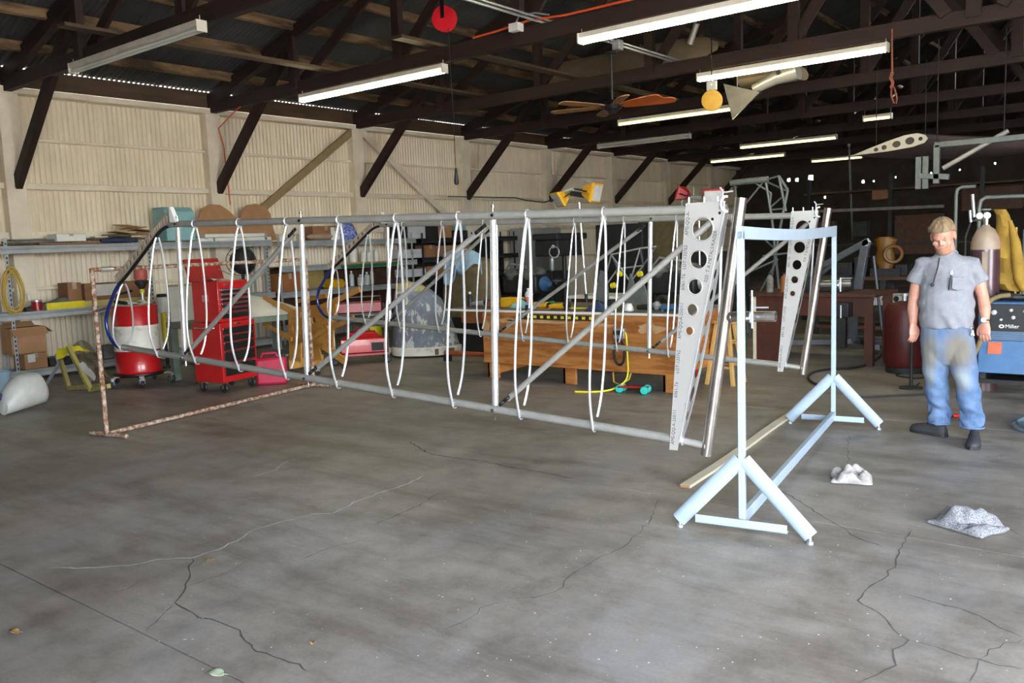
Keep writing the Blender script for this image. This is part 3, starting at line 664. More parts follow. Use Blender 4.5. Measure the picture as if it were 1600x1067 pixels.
MB().tube([(-5.5, 12.6, 3.9), (-5.5, 12.6, 4.15)], .006, 6).build('hanging_wire', M['galv'], t)
t = T('stored_fairing', 'shiny aluminium fairing lying along the chord under a lit strip light', 'fairing', (-4.9, 12.9, 3.95))
MB().tube([(-5.3, 12.75, 3.86), (-4.95, 12.75, 3.98), (-4.62, 12.75, 4.03)], [.07, .10, .13], 18).build('shell', M['alusheet'], t)
MB().lathe([(.0, 0), (.035, .002), (.035, .01)], (-4.88, 12.64, 4.03), 14, (0, -1, 0)).build('port', M['black'], t)
MB().loft([[V(x, 13.1+.3*cos(a), 4.05+.10*sin(a)) for a in [2*pi*j/12 for j in range(12)]] for x in (-5.6, -5.0, -4.7)]).build('nose_cover', M['fabric'], t)
# rib ended wing hanging in the dark on the right
t = T('hung_wing', 'dull plum fabric wing slung under the trusses with a holed metal end rib', 'wing', (-3, 14, 2.9))
def aerofoil(c, up=0.): return [(c*f, h*c) for f, h in ((0, 0), (.25, .045), (.5, .085), (.72, .11), (.88, .10), (.97, .055), (1, .0), (.95, -.045), (.8, -.065), (.5, -.05), (.2, -.02))]
ca, sa = cos(radians(8)), sin(radians(8))
def to3(u, v_): return (-4.25+u*ca-v_*sa, 14.0, 2.84+u*sa+v_*ca)
MB().holed(aerofoil(1.12), [(.38, .01, .035, .03), (.5, .015, .04, .038), (.68, .02, .06, .05), (.87, .025, .065, .055), (1.02, .02, .03, .03)], to3, (0, .02, 0), 14).build('end_rib', M['alusheet'], t)
rings = []
for k in range(9):
    f = k/8; rings.append([V(to3(u, v_)[0]+2.6*f, 14.03+2.5*f, to3(u, v_)[2]+.02*f-.10*sin(pi*f)) for u, v_ in aerofoil(1.12)])
MB().loft(rings).build('fabric_skin', M['darkfabric'], t)
for x in (-3.9, -3.2): MB().tube([(x, 14.1, 2.95), (x, 14.1, 4.15)], .006, 6).build('sling_rope', M['black'], t)
t = T('hung_bracket_frame', 'grey square tube bracket frame hanging below the plum wing', 'bracket', (-2.8, 13, 2.3))
for p, q_, nm in (((-2.80, 13, 2.80), (-2.80, 13, 2.28), 'upright'), ((-2.83, 13, 2.80), (-1.6, 13, 2.80), 'rail'), ((-3.02, 13, 2.40), (-2.64, 13, 2.36), 'crossbar')):
    MB().beam(p, q_, .075, .075).build(nm, M['lattice'], t, bevel=.006)
for x in (-3.03, -2.94): MB().box((x-.035, 12.98, 2.22), (x+.035, 13.03, 2.66)).build('blade', M['lattice'], t)
MB().tube([(-2.72, 13, 2.48), (-2.35, 13, 2.68), (-1.95, 13, 2.90)], .032, 12).build('strut_tube', mat('pale_strut', (.42, .40, .38), (.3, .28, .27), .4, .3), t)
for x in (-2.8, -2.0): MB().tube([(x, 13, 2.8), (x, 13, 4.2)], .007, 6).build('hanging_rod', M['black'], t)
t = T('hanging_rod', 'thin pale rod hanging down from the short back strip light', 'rod', (-7.9, 25.25, 1.4))
MB().tube([(-7.72, 25.25, 4.14), (-7.6, 25.25, 1.4)], .03, 8).build('rod', M['lattice'], t); MB().lathe([(.05, 0), (.05, .08)], (-7.72, 25.25, 4.04), 10).build('top_cup', M['galv'], t)
# red cord on the wall and chord
tag(MB().tube([(-13.33, 8.92, 2.55), (-13.34, 8.88, 3.55), (-13.33, 8.80, 3.86), (-12.6, 8.66, 4.05), (-12.45, 8.66, 4.10)], .012, 6).build('wall_cord', M['orangecord'], None, loc=(-13.33, 8.9, 2.55)), 'orange-red cord running up the cream wall post to a truss', 'cord')
tag(MB().tube([(-7.35, 8.66, 4.32), (-6.9, 8.66, 4.335), (-6.45, 8.66, 4.37), (-5.9, 8.66, 4.33), (-5.3, 8.66, 4.33), (-4.2, 8.66, 4.33)], .014, 6).build('chord_cord', M['orangecord'], None, loc=(-7.35, 8.66, 4.32)), 'orange-red cord lying on the chord right of the round red reel', 'cord')
t = T('outlet_box', 'small pale outlet box on the chord beside the red reel', 'outlet', (-6.62, 8.62, 4.28)); MB().box((-6.70, 8.57, 4.26), (-6.55, 8.69, 4.36)).build('box', M['white'], t, bevel=.008); MB().tube([(-6.6, 8.6, 4.36), (-6.55, 8.6, 4.43), (-6.3, 8.6, 4.42), (-6.1, 8.6, 4.36)], .012, 6).build('whip', M['galv'], t)
# ================================================================== ALONG THE LEFT WALL
XS = -12.94
def carton(name, label, a, b, m='card', cat='box', group=None, open_=False, paper=False, rz=0, tape=True):
    c = V((a[0]+b[0])/2, (a[1]+b[1])/2, min(a[2], b[2])); t = T(name, label, cat, c, 0, group)
    sx, sy, sz = [abs(p-q_) for p, q_ in zip(a, b)]
    MB().obox(c+V(0, 0, sz/2), sx, sy, sz, rz).build('body', M[m], t, bevel=.008)
    R = Matrix.Rotation(rz, 3, 'Z')
    if open_:
        f = MB()
        for sg in (-1, 1):
            p = c+R@V(sg*sx/2, 0, sz); f.beam(p+R@V(0, -sy/2, 0), p+R@V(0, sy/2, 0), .006, .006); f.prism([p+R@V(0, -sy/2, 0), p+R@V(0, sy/2, 0), p+R@V(sg*.10, sy/2, -.10 if sg > 0 else .06), p+R@V(sg*.10, -sy/2, -.10 if sg > 0 else .06)], (0, 0, .006))
        f.prism([c+R@V(-sx/2, sy/2, sz), c+R@V(sx/2, sy/2, sz), c+R@V(sx/2, sy/2+.10, sz-.09), c+R@V(-sx/2, sy/2+.10, sz-.09)], (0, 0, .006)); f.build('flaps', M[m], t)
    elif tape: MB().obox(c+V(0, 0, sz+.001), sx*1.01, .06, .004, rz).obox(c+R@V(sx/2+.001, 0, sz*.85), .004, .06, sz*.3, rz).build('tape', M['tan'], t)
    if paper: MB().obox(c+R@V(sx/2+.004, -sy*.2, sz*.7), .004, sy*.32, sz*.5, rz).build('paper_label', M['white'], t)
    return t
def shelf_unit(name, label, y0, y1, ups, levels, m, board=None, x0=-13.38, holes=True):
    t = T(name, label, 'shelves', ((x0+XS)/2, (y0+y1)/2, 0))
    for y in ups:
        for x in (XS, x0+.02):
            u = MB().box((x-.045, y-.003, 0), (x, y, levels[-1]+.12)).box((x-.003, y-.05, 0), (x, y, levels[-1]+.12)).build('upright', M[m], t)
            if holes and x == XS:
                h = MB()
                for k in range(int((levels[-1]+.1)/.065)): h.box((x-.001, y-.034, .04+k*.065), (x+.0015, y-.016, .075+k*.065))
                o = h.build('slot_holes', M['black'], u); o['kind'] = 'stuff'
    for z in levels:
        MB().box((x0+.02, y0, z-.012), (XS-.01, y1, z)).build('deck', M[board or m], t)
        MB().prism([(XS-.004, y0, z+.005), (XS+.012, y0, z+.005), (XS+.012, y0, z-.03), (XS+.004, y0, z-.045), (XS+.012, y0, z-.065), (XS+.012, y0, z-.10), (XS-.004, y0, z-.10)], (0, y1-y0, 0)).build('front_beam', M[m], t)
    if not holes: MB().box((x0-.012, y0, .3), (x0-.004, y1, levels[-1] if m == 'machine' else 1.40)).build('back_and_shade_panel', M['machine'] if m == 'machine' else M['rackwood'], t)  # dark sheet added; on the board shelving it stands for shade behind the contents
    return t
shelf_unit('steel_shelving', 'long grey slotted steel shelving with three decks on the left wall', 2.6, 9.45, (5.06, 7.15, 9.36), (.15, .975, 1.905), 'shelfsteel')
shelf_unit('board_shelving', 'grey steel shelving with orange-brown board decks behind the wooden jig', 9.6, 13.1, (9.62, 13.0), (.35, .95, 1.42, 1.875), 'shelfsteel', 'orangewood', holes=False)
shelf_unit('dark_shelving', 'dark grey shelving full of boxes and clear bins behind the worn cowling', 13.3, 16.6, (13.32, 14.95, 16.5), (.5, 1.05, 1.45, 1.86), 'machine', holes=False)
ZT, ZM, ZB = 1.91, .98, .155
def sy(px, py=380, x=-13.05): return at(px, py, x=x).y
# top deck, from the left
bd = [(0, 62, .02, .0, 'plate'), (10, 120, .03, .03, 'grime'), (60, 190, .025, .0, 'carddark'), (90, 240, .02, .05, 'plate'), (150, 235, .02, .09, 'pine'), (20, 150, .018, .065, 'grime'), (170, 252, .02, .115, 'carddark')]
for k, (p0, p1, h, dz, m) in enumerate(bd):
    y0, y1 = sy(p0), sy(p1)
    o = MB().obox((-13.18+.03*(k % 3), (y0+y1)/2, ZT+.012+dz+h/2), .16, y1-y0, h, .02*((k % 3)-1)).build('loose_board', M[m], None, bevel=.004, loc=(-13.18, (y0+y1)/2, ZT+dz))
    tag(o, ('flat dark board at the far left end of the top shelf', 'long grimy grey board at the left, lower in the top shelf pile', 'dark cardboard-brown board near the middle of the top shelf pile', 'brown board topmost but one near the navy bundle', 'pale pine strip lying behind the navy bundle', 'grimy thin board laid over the left boards', 'dark brown board just left of the teal case, highest of the pile')[k], 'board', 'weathered boards on the top shelf')
carton('white_carton', 'flat white box lying among the boards on the top shelf', (-13.30, sy(86), ZT+.05), (-12.98, sy(132), ZT+.16), 'white')
t = T('navy_bundle', 'dark navy rolled bundle at the front edge of the top shelf', 'bundle', (-13.05, sy(188), ZT)); MB().tube([(-13.06, sy(158), ZT+.05), (-13.05, sy(185), ZT+.055), (-13.05, sy(214), ZT+.045)], [.04, .06, .035], 10, flat=.8).build('cover', M['navy'], t); MB().tube([(-13.02, sy(170), ZT+.12), (-13.05, sy(190), ZT+.13), (-13.05, sy(205), ZT+.12)], [.03, .06, .03], 8, flat=.5).build('olive_flap', M['olive'], t)
mb = MB()
for k in range(5):
    y = sy(196+k*10); mb.obox((-13.15, y, ZT+.17+.035*((k*3) % 4)), .30, .30, .012, .3*k, .12*((k % 3)-1), .15*((k % 2)))
tag(mb.build('cardboard_scraps', M['card'], None, loc=(-13.15, sy(215), ZT+.1)), 'torn brown cardboard scraps heaped just left of the teal case', 'cardboard', kind='stuff')
t = T('teal_case', 'pale teal metal case standing on the top shelf', 'case', (-13.1, sy(282), ZT))
y0, y1 = sy(258), sy(303)
MB().prism([(-13.38, y0, ZT+.02), (-12.97, y0, ZT+.02), (-12.97, y0, ZT+.50), (-13.05, y0, ZT+.57), (-13.38, y0, ZT+.57)], (0, y1-y0, 0)).build('shell', M['teal'], t, bevel=.02)
MB().box((-12.97, y0+.05, ZT+.05), (-12.962, y1-.05, ZT+.06)).build('seam', M['galv'], t); MB().tube([(-12.97, y0+.2, ZT+.35), (-12.93, y0+.2, ZT+.35), (-12.93, y1-.2, ZT+.35), (-12.97, y1-.2, ZT+.35)], .008, 6).build('handle', M['galv'], t)
for nm, lab, pts in (('cardboard_cutout', 'curved brown cardboard template leaning on the wall, humped on its left', [(308, 384), (310, 345), (316, 326), (330, 319), (346, 320), (358, 328), (374, 343), (392, 360), (396, 384)]), ('cardboard_cutout', 'rounded brown cardboard template with the taller dome, right of the humped one', [(372, 384), (376, 345), (379, 330), (388, 320), (402, 318), (416, 323), (424, 334), (428, 360), (433, 384)])):
    x_ = -13.30 if '308' in str(pts) else -13.25
    P = [at(a, b, x=x_) for a, b in pts]; P = [V(p.x-.25*(p.z-1.9)*.3, p.y, max(p.z, ZT)) for p in P]
    o = MB().prism(P, (.012, 0, 0)).build(nm, M['card'], None, loc=(x_, P[3].y, ZT)); tag(o, lab, 'cardboard')
for k, (a, b, z) in enumerate(((306, 362, 0), (330, 420, .0), (318, 412, .065))):
    carton('flat_white_box', ('left flat white box under the cardboard templates', 'longer flat white box at the bottom, under the cardboard templates', 'flat white box stacked on top of the other two white ones')[k], (-13.2, sy(a)+(.02 if k == 1 else 0), ZT+z), (-12.96 if k < 2 else -12.98, sy(b) if k else sy(329), ZT+z+.06), 'white')
# middle deck
carton('long_carton', 'long brown cardboard box with a white label on the middle shelf', (-13.34, sy(128, 450), ZM), (-12.97, sy(236, 450), ZM+.34), 'carddark', paper=True)
carton('small_carton', 'smaller brown cardboard box left of the long labelled one', (-13.34, sy(104, 450), ZM+.06), (-13.02, sy(126, 450), ZM+.37), 'carddark')
mb = MB(); cy_ = sy(97, 460)
mb.grid(lambda u, v_: V(-13.32+.36*u, cy_-.5+1.0*v_, ZM+.01+.15*sin(pi*u)**.7*(sin(pi*v_)**.8)*(1+.25*sin(9*v_+4*u))), 8, 18)
tag(mb.build('tarp_heap', mat('grey_green_tarp', (.16, .17, .13), (.1, .105, .08), .8, bump=.3), None, loc=(-13.1, cy_, ZM)), 'crumpled grey-green tarp on the middle shelf, left end', 'tarp')
t = T('yellow_channel', 'long yellow metal channel lying along the middle shelf front', 'beam', (-13.0, sy(150, 475), ZM)); y0, y1 = sy(68, 475), sy(244, 470)
MB().box((-13.04, y0, ZM+.0), (-12.96, y1, ZM+.09)).build('web', mat('faded_yellow', (.62, .52, .2), (.5, .4, .12), .6), t, bevel=.006); MB().box((-12.958, y0, ZM+.0), (-12.952, y0+.55, ZM+.10)).build('bright_end', M['brightyellow'], t)
for k in range(2):
    MB().box((-13.34, sy(60, 475)-.1+.1*k, ZM+.09+.03*k), (-13.06, sy(120, 470), ZM+.115+.03*k))
t = T('clutter_jar', 'small dark red tin at the left end of the middle shelf', 'tin', (-13.02, sy(56, 470), ZM)); MB().lathe([(.0, 0), (.07, 0), (.07, .14), (.06, .15)], (-13.03, sy(56, 470), ZM), 14).build('body', M['deepred'], t); MB().lathe([(.071, .13), (.071, .155), (0, .156)], (-13.03, sy(56, 470), ZM), 14).build('lid', M['galv'], t)
# bottom deck
carton('open_carton', 'open brown cardboard box stacked on a smaller one, bottom shelf', (-13.30, sy(14, 540), ZB+.23), (-12.96, sy(69, 540), ZB+.60), 'card', open_=True)
carton('low_carton', 'small cardboard box underneath the open one on the bottom shelf', (-13.34, sy(35, 570), ZB), (-12.96, sy(71, 570), ZB+.225), 'card', paper=True)
carton('dark_toolcase', 'dark flat tool case on the bottom shelf right of the cartons', (-13.3, sy(76, 570), ZB), (-13.0, sy(110, 570), ZB+.12), 'machine', tape=False)
t = T('blue_bucket', 'pale blue plastic bucket cut off by the left edge of the photo', 'bucket', (-12.5, 4.3, 0)); b = at(0, 612, z=0); MB().lathe([(.0, 0), (.12, 0), (.155, .26), (.165, .27), (.15, .26), (.118, .02), (0, .02)], b, 18).build('pail', mat('pale_blue_plastic', (.35, .5, .62), (.3, .44, .55), .5), t); t.location = b; ORG[t.name] = b
bpy.data.objects[[o.name for o in t.children][0]].location = V(-12.5, 4.3, 0)-b
t = T('extension_lead', 'coiled yellow extension lead hanging off a slotted shelf upright', 'extension lead', (-12.88, 5.05, .9))
cc = MB(); random.seed(3)
for k in range(9):
    w_, h_ = .14+.035*random.random(), .27+.05*random.random(); oy, oz = random.uniform(-.03, .03), random.uniform(-.04, .04)
    cc.tube([(-12.9+.006*k, 5.04+oy+w_*sin(a)*(.62+.38*(1-cos(a))/2), 1.28+oz+h_*cos(a)) for a in [2*pi*j/22 for j in range(22)]], .0075, 6, True)
cc.build('loops', M['yellowcord'], t); MB().lathe([(.02, 0), (.028, .01), (.028, .07), (.02, .085)], (-12.86, 5.24, 1.15), 12).build('socket', M['white'], t); MB().tube([(-12.9, 5.04, 1.60), (-12.92, 5.04, 1.62)], .02, 8).build('hook', M['galv'], t)

for k, (px0, px1, z, h, m, nm, cat, lab) in enumerate(((176, 205, ZM+.1, .05, 'olive', 'folded_tarp', 'tarp', 'folded olive tarp on the yellow channel, middle shelf'), (40, 62, ZM, .05, 'black', 'flat_tray', 'tray', 'flat black tray left of the dark red tin, middle shelf'), (110, 150, ZB, .10, 'machine', 'parts_tray', 'tray', 'low dark parts tray on the bottom shelf behind the windscreen'), (155, 178, ZB, .2, 'grime', 'grimy_box', 'box', 'grimy grey box on the bottom shelf left of the drum'))):
    carton(nm, lab, (-13.3, sy(px0, 470), z), (-13.06, sy(px1, 470), z+h), m, cat, tape=False)
# grey-white pod fairing and strut lying on the floor at the left
t = T('pod_fairing', 'dull white teardrop pod fairing lying on the floor at the left edge', 'fairing', (-10.72, 4.15, 0))
c0, c1 = at(4, 628, z=.15), at(66, 622, z=.1); d = (c1-c0); rings = []
for f, r in ((0, .09), (.12, .155), (.35, .20), (.6, .205), (.82, .19), (.93, .14), (1., .04)):
    p = c0+d*f*1.08+V(0, 0, .0); n_ = V(-d.y, d.x, 0).normalized(); rings.append([V(p.x, p.y, r*.98+.0)+n_*r*.8*cos(a)+V(0, 0, r*sin(a)*.98+(.05*f)) for a in [2*pi*j/18 for j in range(18)]])
MB().loft(rings).build('shell', mat('chalky_white', (.55, .56, .53), (.47, .48, .45), .5), t); MB().lathe([(0, 0), (.045, 0), (.05, .03)], rings[0][0]*0+c0+V(-.01, -.02, .06), 12, (-1, -.4, 0)).build('dark_opening', M['navy'], t)
t = T('tube_strut', 'bare aluminium elbow strut leaning by the tinted windscreen', 'strut', at(68, 611, z=0)); MB().tube([at(68, 611, z=0)+V(0, 0, .02), at(92, 568, y=4.95), at(88, 553, y=4.96)], .022, 10).build('tube', M['galv'], t)
# windscreen frame
t = T('windscreen_frame', 'olive-yellow windscreen frame with smoky glazing, leaning by the drum', 'windscreen', (-11.2, 5.1, 0))
yel = mat('olive_yellow_frame', (.42, .34, .10), (.3, .25, .08), .6)
def wp_(px, py, y=5.0): return at(px, py, y=y)
bars = [((94, 560), (108, 606), 5.0), ((108, 606), (158, 602), 4.85), ((107, 543), (142, 609), 4.72), ((142, 609), (170, 603), 4.74), ((107, 543), (94, 560), 5.0)]
for (a, b, y) in bars: MB().beam(wp_(*a, y), wp_(*b, y), .045, .05).build('frame_bar', yel, t)
rings = []
mb = MB()
A_, B_, C_, D_ = wp_(108, 546, 4.75), wp_(140, 600, 4.75), wp_(172, 592, 5.3), wp_(150, 548, 5.5)
mb.grid(lambda u, v_: (A_*(1-u)+B_*u)*(1-v_)+(D_*(1-u)+C_*u)*v_+V(0, 0, .13*sin(pi*v_)*(1-u*.5)), 8, 10)
gm, gn, gb = _new('smoky_acrylic'); gb.inputs['Base Color'].default_value = (.10, .085, .045, 1); gb.inputs['Roughness'].default_value = .12; gb.inputs['Alpha'].default_value = .72
_t = _noise(gn, 6, 3, .5, _coord(gn)); _r = _ramp(gn, _t.outputs['Fac'], [(.3, (.08, .07, .04)), (.7, (.13, .11, .06))]); gn.links.new(_r.outputs[0], gb.inputs['Base Color'])
mb.build('glazing', gm, t)
mb = MB(); A_ = wp_(124, 566, 4.70); mb.grid(lambda u, v_: wp_(122+22*u+4*sin(3*v_), 562+14*u+22*u*v_*.9+6*v_*(1-u), 4.66)+V(0, .02*sin(5*u+3*v_), 0), 8, 6)
tag(mb.build('wiping_cloth', M['white'], None, loc=A_), 'white cloth caught in the windscreen frame', 'cloth')
mb = MB(); mb.grid(lambda u, v_: wp_(88+50*u, 547-7*sin(pi*u)+(10*(1-u)**2+5)*v_*(1+.3*sin(12*u)), 4.72+.15*u)+V(0, .03*sin(8*u)*v_, .01*sin(20*u)), 16, 5)
tag(mb.build('yellow_cloth', M['brightyellow'], None, loc=wp_(110, 545, 4.75)), 'bright yellow cloth draped over the windscreen frame top', 'cloth')

# drum on its dolly
DC = V(-11.0, 5.78, 0)
t = T('oil_drum', 'red and white steel drum beside the red tool chest', 'drum', DC+V(0, 0, .17))
def band(nm, prof, m): MB().lathe(prof, DC, 30).build(nm, m, t)
zb = .17
band('lower_band', [(0, zb), (.285, zb), (.292, zb+.015), (.285, zb+.03), (.286, zb+.29), (.293, zb+.30)], M['red'])
band('middle_band', [(.293, zb+.30), (.286, zb+.31), (.286, zb+.58), (.294, zb+.60), (.294, zb+.61), (.286, zb+.63)], M['drumwhite'])
band('upper_band', [(.286, zb+.63), (.286, zb+.86), (.294, zb+.875), (.288, zb+.89), (.27, zb+.875), (0, zb+.87)], M['red'])
t2 = T('drum_dolly', 'low round dolly on casters carrying the red and white drum', 'dolly', DC)
MB().lathe([(0, .13), (.31, .13), (.33, .15), (.33, .168), (0, .168)], DC, 28).build('deck', M['blacksteel'], t2)
for a in (200, 275, 335, 50, 125):
    d = V(cos(radians(a)), sin(radians(a)), 0); p = DC+d*.40
    MB().beam(DC+d*.2+V(0, 0, .14), p+V(0, 0, .14), .06, .02).build('arm', M['rust'], t2)
    wv = V(-d.y, d.x, 0); c_ = MB().torus(p+V(0, 0, .052), .036, .016, wv, 18, 8).lathe([(.03, -.014), (.03, .014)], p+V(0, 0, .052), 14, wv).build('caster_wheel', M['machine'], t2)
    MB().box(p+V(-.02, -.02, .09), p+V(.02, .02, .135)).beam(p+wv*.028+V(0, 0, .05), p+wv*.028+V(0, 0, .12), .03, .006).beam(p-wv*.028+V(0, 0, .05), p-wv*.028+V(0, 0, .12), .03, .006).build('caster_fork', M['galv'], t2)
t = T('drum_pump', 'red-capped barrel pump rising from the drum top', 'pump', DC+V(.0, .1, 1.06))
p = DC+V(.02, .12, 1.045)
MB().lathe([(.022, 0), (.022, .17)], p, 12).build('riser', M['galv'], t); MB().lathe([(.03, .17), (.03, .22)], p, 12).build('yellow_collar', M['brightyellow'], t)
MB().lathe([(.03, .22), (.05, .25), (.085, .30), (.085, .33), (.05, .35)], p, 16).tube([p+V(.06, 0, .31), p+V(.13, -.03, .33)], .012, 8).build('pump_body', M['machine'], t)
MB().lathe([(.07, .34), (.085, .36), (.085, .46), (.07, .49), (0, .495)], p, 18).build('motor_cap', mat('faded_red', (.52, .12, .10), (.42, .08, .07), .5), t)
MB().tube([DC+V(-.05, .02, 1.25), DC+V(-.22, -.1, 1.2), DC+V(-.33, -.1, .95), DC+V(-.34, -.1, .7), DC+V(-.35, -.02, .4), DC+V(-.34, .05, .25)], .016, 8).build('dark_hose', M['black'], t)
t = T('papers', 'crumpled papers and a brush piled on the red drum lid', 'paper', DC+V(0, 0, 1.05))
for k, (dx, dy, r_, s_) in enumerate(((.05, -.1, .2, .26), (.12, .05, .9, .22), (.0, -.02, 1.5, .2))):
    o = DC+V(dx, dy, 1.062+.02*k); MB().grid(lambda u, v_: o+Matrix.Rotation(r_, 3, 'Z')@V((u-.5)*s_*1.4, (v_-.5)*s_, .03*sin(6*u+k)*sin(4*v_)), 7, 6).build('sheet', M['paper'] if k < 2 else M['white'], t)
MB().tube([DC+V(-.1, -.2, 1.12), DC+V(.12, -.16, 1.10)], .022, 8).build('brush', M['black'], t)
t = T('white_filter_can', 'white spin-on filter can by the drum, black cap on top', 'filter', (-11.5, 6.9, 1.2)); p = at(255, 488, y=6.9); t.location = p; ORG[t.name] = p
MB().lathe([(0, 0), (.085, 0), (.09, .02), (.09, .22), (.08, .235)], p, 20).build('can', M['white'], t); MB().lathe([(.075, .235), (.075, .28), (0, .285)], p, 18).build('cap', M['black'], t); MB().lathe([(.04, -.45), (.04, 0)], p, 10).build('stem', M['brightyellow'], t); MB().lathe([(.16, -(p.z)), (.16, -(p.z)+.02), (.02, -(p.z)+.04), (.02, -.4)], p, 14).build('floor_stand', M['blacksteel'], t)

# grey-green bench between drum and tool chest, running on behind the chest
t = T('green_bench', 'grey-green painted steel bench between drum and tool chest', 'bench', (-10.5, 7.0, 0))
MB().box((-10.88, 6.14, .72), (-10.10, 7.95, .80)).build('top', M['greenbench'], t, bevel=.008)
for (x, y) in ((-10.16, 6.2), (-10.82, 6.2), (-10.16, 7.88), (-10.82, 7.88)): MB().box((x-.05, y-.05, 0), (x+.05, y+.05, .72)).build('leg', M['greenbench'], t, bevel=.006)
MB().box((-10.85, 6.22, .2), (-10.13, 7.86, .23)).build('lower_shelf', M['greenbench'], t)
carton('bench_carton', 'cardboard box on the low shelf of the grey-green bench', (-10.7, 6.3, .232), (-10.25, 6.7, .42), 'card')
t = T('white_sheet', 'plain white sheet standing on the grey-green bench', 'sheet', (-10.8, 6.4, .80)); MB().box((-10.84, 6.18, .802), (-10.80, 6.75, 1.28)).build('sheet', M['white'], t); MB().box((-10.85, 6.17, 1.275), (-10.79, 6.76, 1.30)).build('edge_strip', M['tan'], t)
t = T('engine_cover', 'white curved engine cover lying right of the red tool chest', 'engine cover', (-10.5, 7.4, .80))
mb = MB(); mb.grid(lambda u, v_: V(-10.86+.74*u, 6.98+.94*v_, .803+.27*(1-u**1.6)*(.55+.45*sin(pi*min(1, v_*1.05)))), 10, 12); mb.build('shell', M['white'], t); MB().box((-10.125, 7.6, .803), (-10.10, 7.85, .86)).build('dark_notch', M['black'], t)

# ------------------------------------------------------------------ red tool chest
ta = radians(52)                                            # its drawers face right and towards the door
fdir = V(cos(-radians(38)), sin(-radians(38)), 0)
TC = V(-9.45, 6.10, 0)
t = T('tool_chest', 'tall red two-piece roller tool chest with black drawers and open lid', 'tool chest', TC)
fw = V(.975, .22, 0); rt = V(-fw.y, fw.x, 0)     # fw: towards the drawers, rt: their right
def tc(r, f, z): return TC+rt*r+fw*f+V(0, 0, z)
def cbox(mb, r0, r1, f0, f1, z0, z1):
    P = [tc(r, f, z) for z in (z0, z1) for f in (f0, f1) for r in (r0, r1)]
    return mb.add(P, [(0,2,3,1),(4,5,7,6),(0,1,5,4),(1,3,7,5),(3,2,6,7),(2,0,4,6)])
W2 = .30; D2 = .23
cbox(MB(), -W2, W2, -D2, D2, .13, .86).build('cabinet', M['red'], t, bevel=.008)
cbox(MB(), -W2+.03, W2-.03, -D2+.02, D2-.02, .865, 1.36).build('top_chest', M['red'], t, bevel=.008)
lid = MB(); P = [tc(r, f, z) for (f, z) in ((-D2+.03, 1.365), (-D2-.06, 1.64), (-D2-.09, 1.63), (-D2+.0, 1.355)) for r in (-W2+.02, W2-.02)]
lid.add(P, [(0,1,3,2),(2,3,5,4),(4,5,7,6),(6,7,1,0),(0,2,4,6),(1,7,5,3)]); lid.build('open_lid', M['deepred'], t)
MB().tube([tc(W2-.06, D2-.1, 1.36), tc(W2-.1, -D2+.02, 1.50)], .006, 6).build('lid_stay', M['galv'], t)
def drawers(z0, z1, n, w, f, hs):
    z = z1; tot = sum(hs)
    for h_ in hs:
        hh = (z1-z0)*h_/tot
        d = cbox(MB(), -w, w, f-.004, f+.012, z-hh+.006, z-.004).build('drawer', M['blacksteel'], t, bevel=.003)
        cbox(MB(), -w, w, f+.01, f+.022, z-.022, z-.006).build('drawer_pull', M['chrome'], d); z -= hh
drawers(.20, .80, 5, W2-.04, D2, (1, 1, 1.2, 1.6, 1.9))
drawers(.90, 1.27, 6, W2-.075, D2-.02, (1, 1, 1, 1, 1, 1.5))
cbox(MB(), -.04, .04, D2, D2+.006, .825, .845).build('lock', M['chrome'], t); cbox(MB(), -.16, -.10, D2-.02, D2-.012, 1.31, 1.325).build('chest_latch', M['chrome'], t)
cbox(MB(), -W2+.029, -W2+.026, -.05, .05, 1.12, 1.2).build('side_sticker', mat('pink_sticker', (.6, .25, .25), (.5, .2, .2), .6), t)
MB().tube([tc(-W2-.01, -.14, .80), tc(-W2-.045, -.14, .80), tc(-W2-.045, .14, .80), tc(-W2-.01, .14, .80)], .012, 8).build('push_handle', M['chrome'], t)
for r in (-W2+.06, W2-.06):
    for f in (-D2+.06, D2-.06):
        p = tc(r, f, .055); MB().torus(p, .04, .016, rt, 18, 8).lathe([(.032, -.012), (.032, .012)], p, 14, rt).build('caster_wheel', M['machine'], t)
        mb = MB()
        for s in (-.026, .026): mb.beam(p+rt*s+V(0, 0, -.005), p+rt*s+V(0, 0, .075), .032, .005)
        mb.build('caster_fork', M['chrome'], t)
t = T('rag_on_chest', 'crumpled pale rag lying inside the open tool chest lid', 'rag', tc(-.1, 0, 1.37)); mb = MB(); mb.grid(lambda u, v_: tc(-.2+.25*u, -.1+.2*v_, 1.365+.04*sin(4*u+2)*sin(3*v_)+.03*sin(pi*u)), 7, 6).build('cloth', M['paper'], t)
# black wall fan behind the chest
t = T('black_fan', 'black round shop fan behind the top of the tool chest', 'fan', (-11.1, 7.9, .82)); p = at(378, 408, y=7.8); t.location = (p.x, p.y, .82); ORG[t.name] = V(p.x, p.y, .82)
cg = MB()
for k in range(4): cg.torus(p+V(.05, -.05, 0), .06+.055*k, .006, (.7, -.7, 0), 24, 6)
for k in range(12):
    a = 2*pi*k/12; u = V(.7, .7, 0)*cos(a)+V(0, 0, 1)*sin(a); cg.tube([p+V(.07, -.07, 0)+u*.03, p+V(.04, -.04, 0)+u*.225], .004, 5)
cg.build('guard', M['black'], t); MB().ball(p+V(-.05, .05, 0), .19, .19, .21).build('motor_shell', M['black'], t); MB().tube([p+V(0, 0, -.2), V(p.x, p.y, .84)], .025, 8).lathe([(.15, .825-p.z), (.14, .85-p.z), (.02, .87-p.z)], p, 16).build('pedestal', M['black'], t)
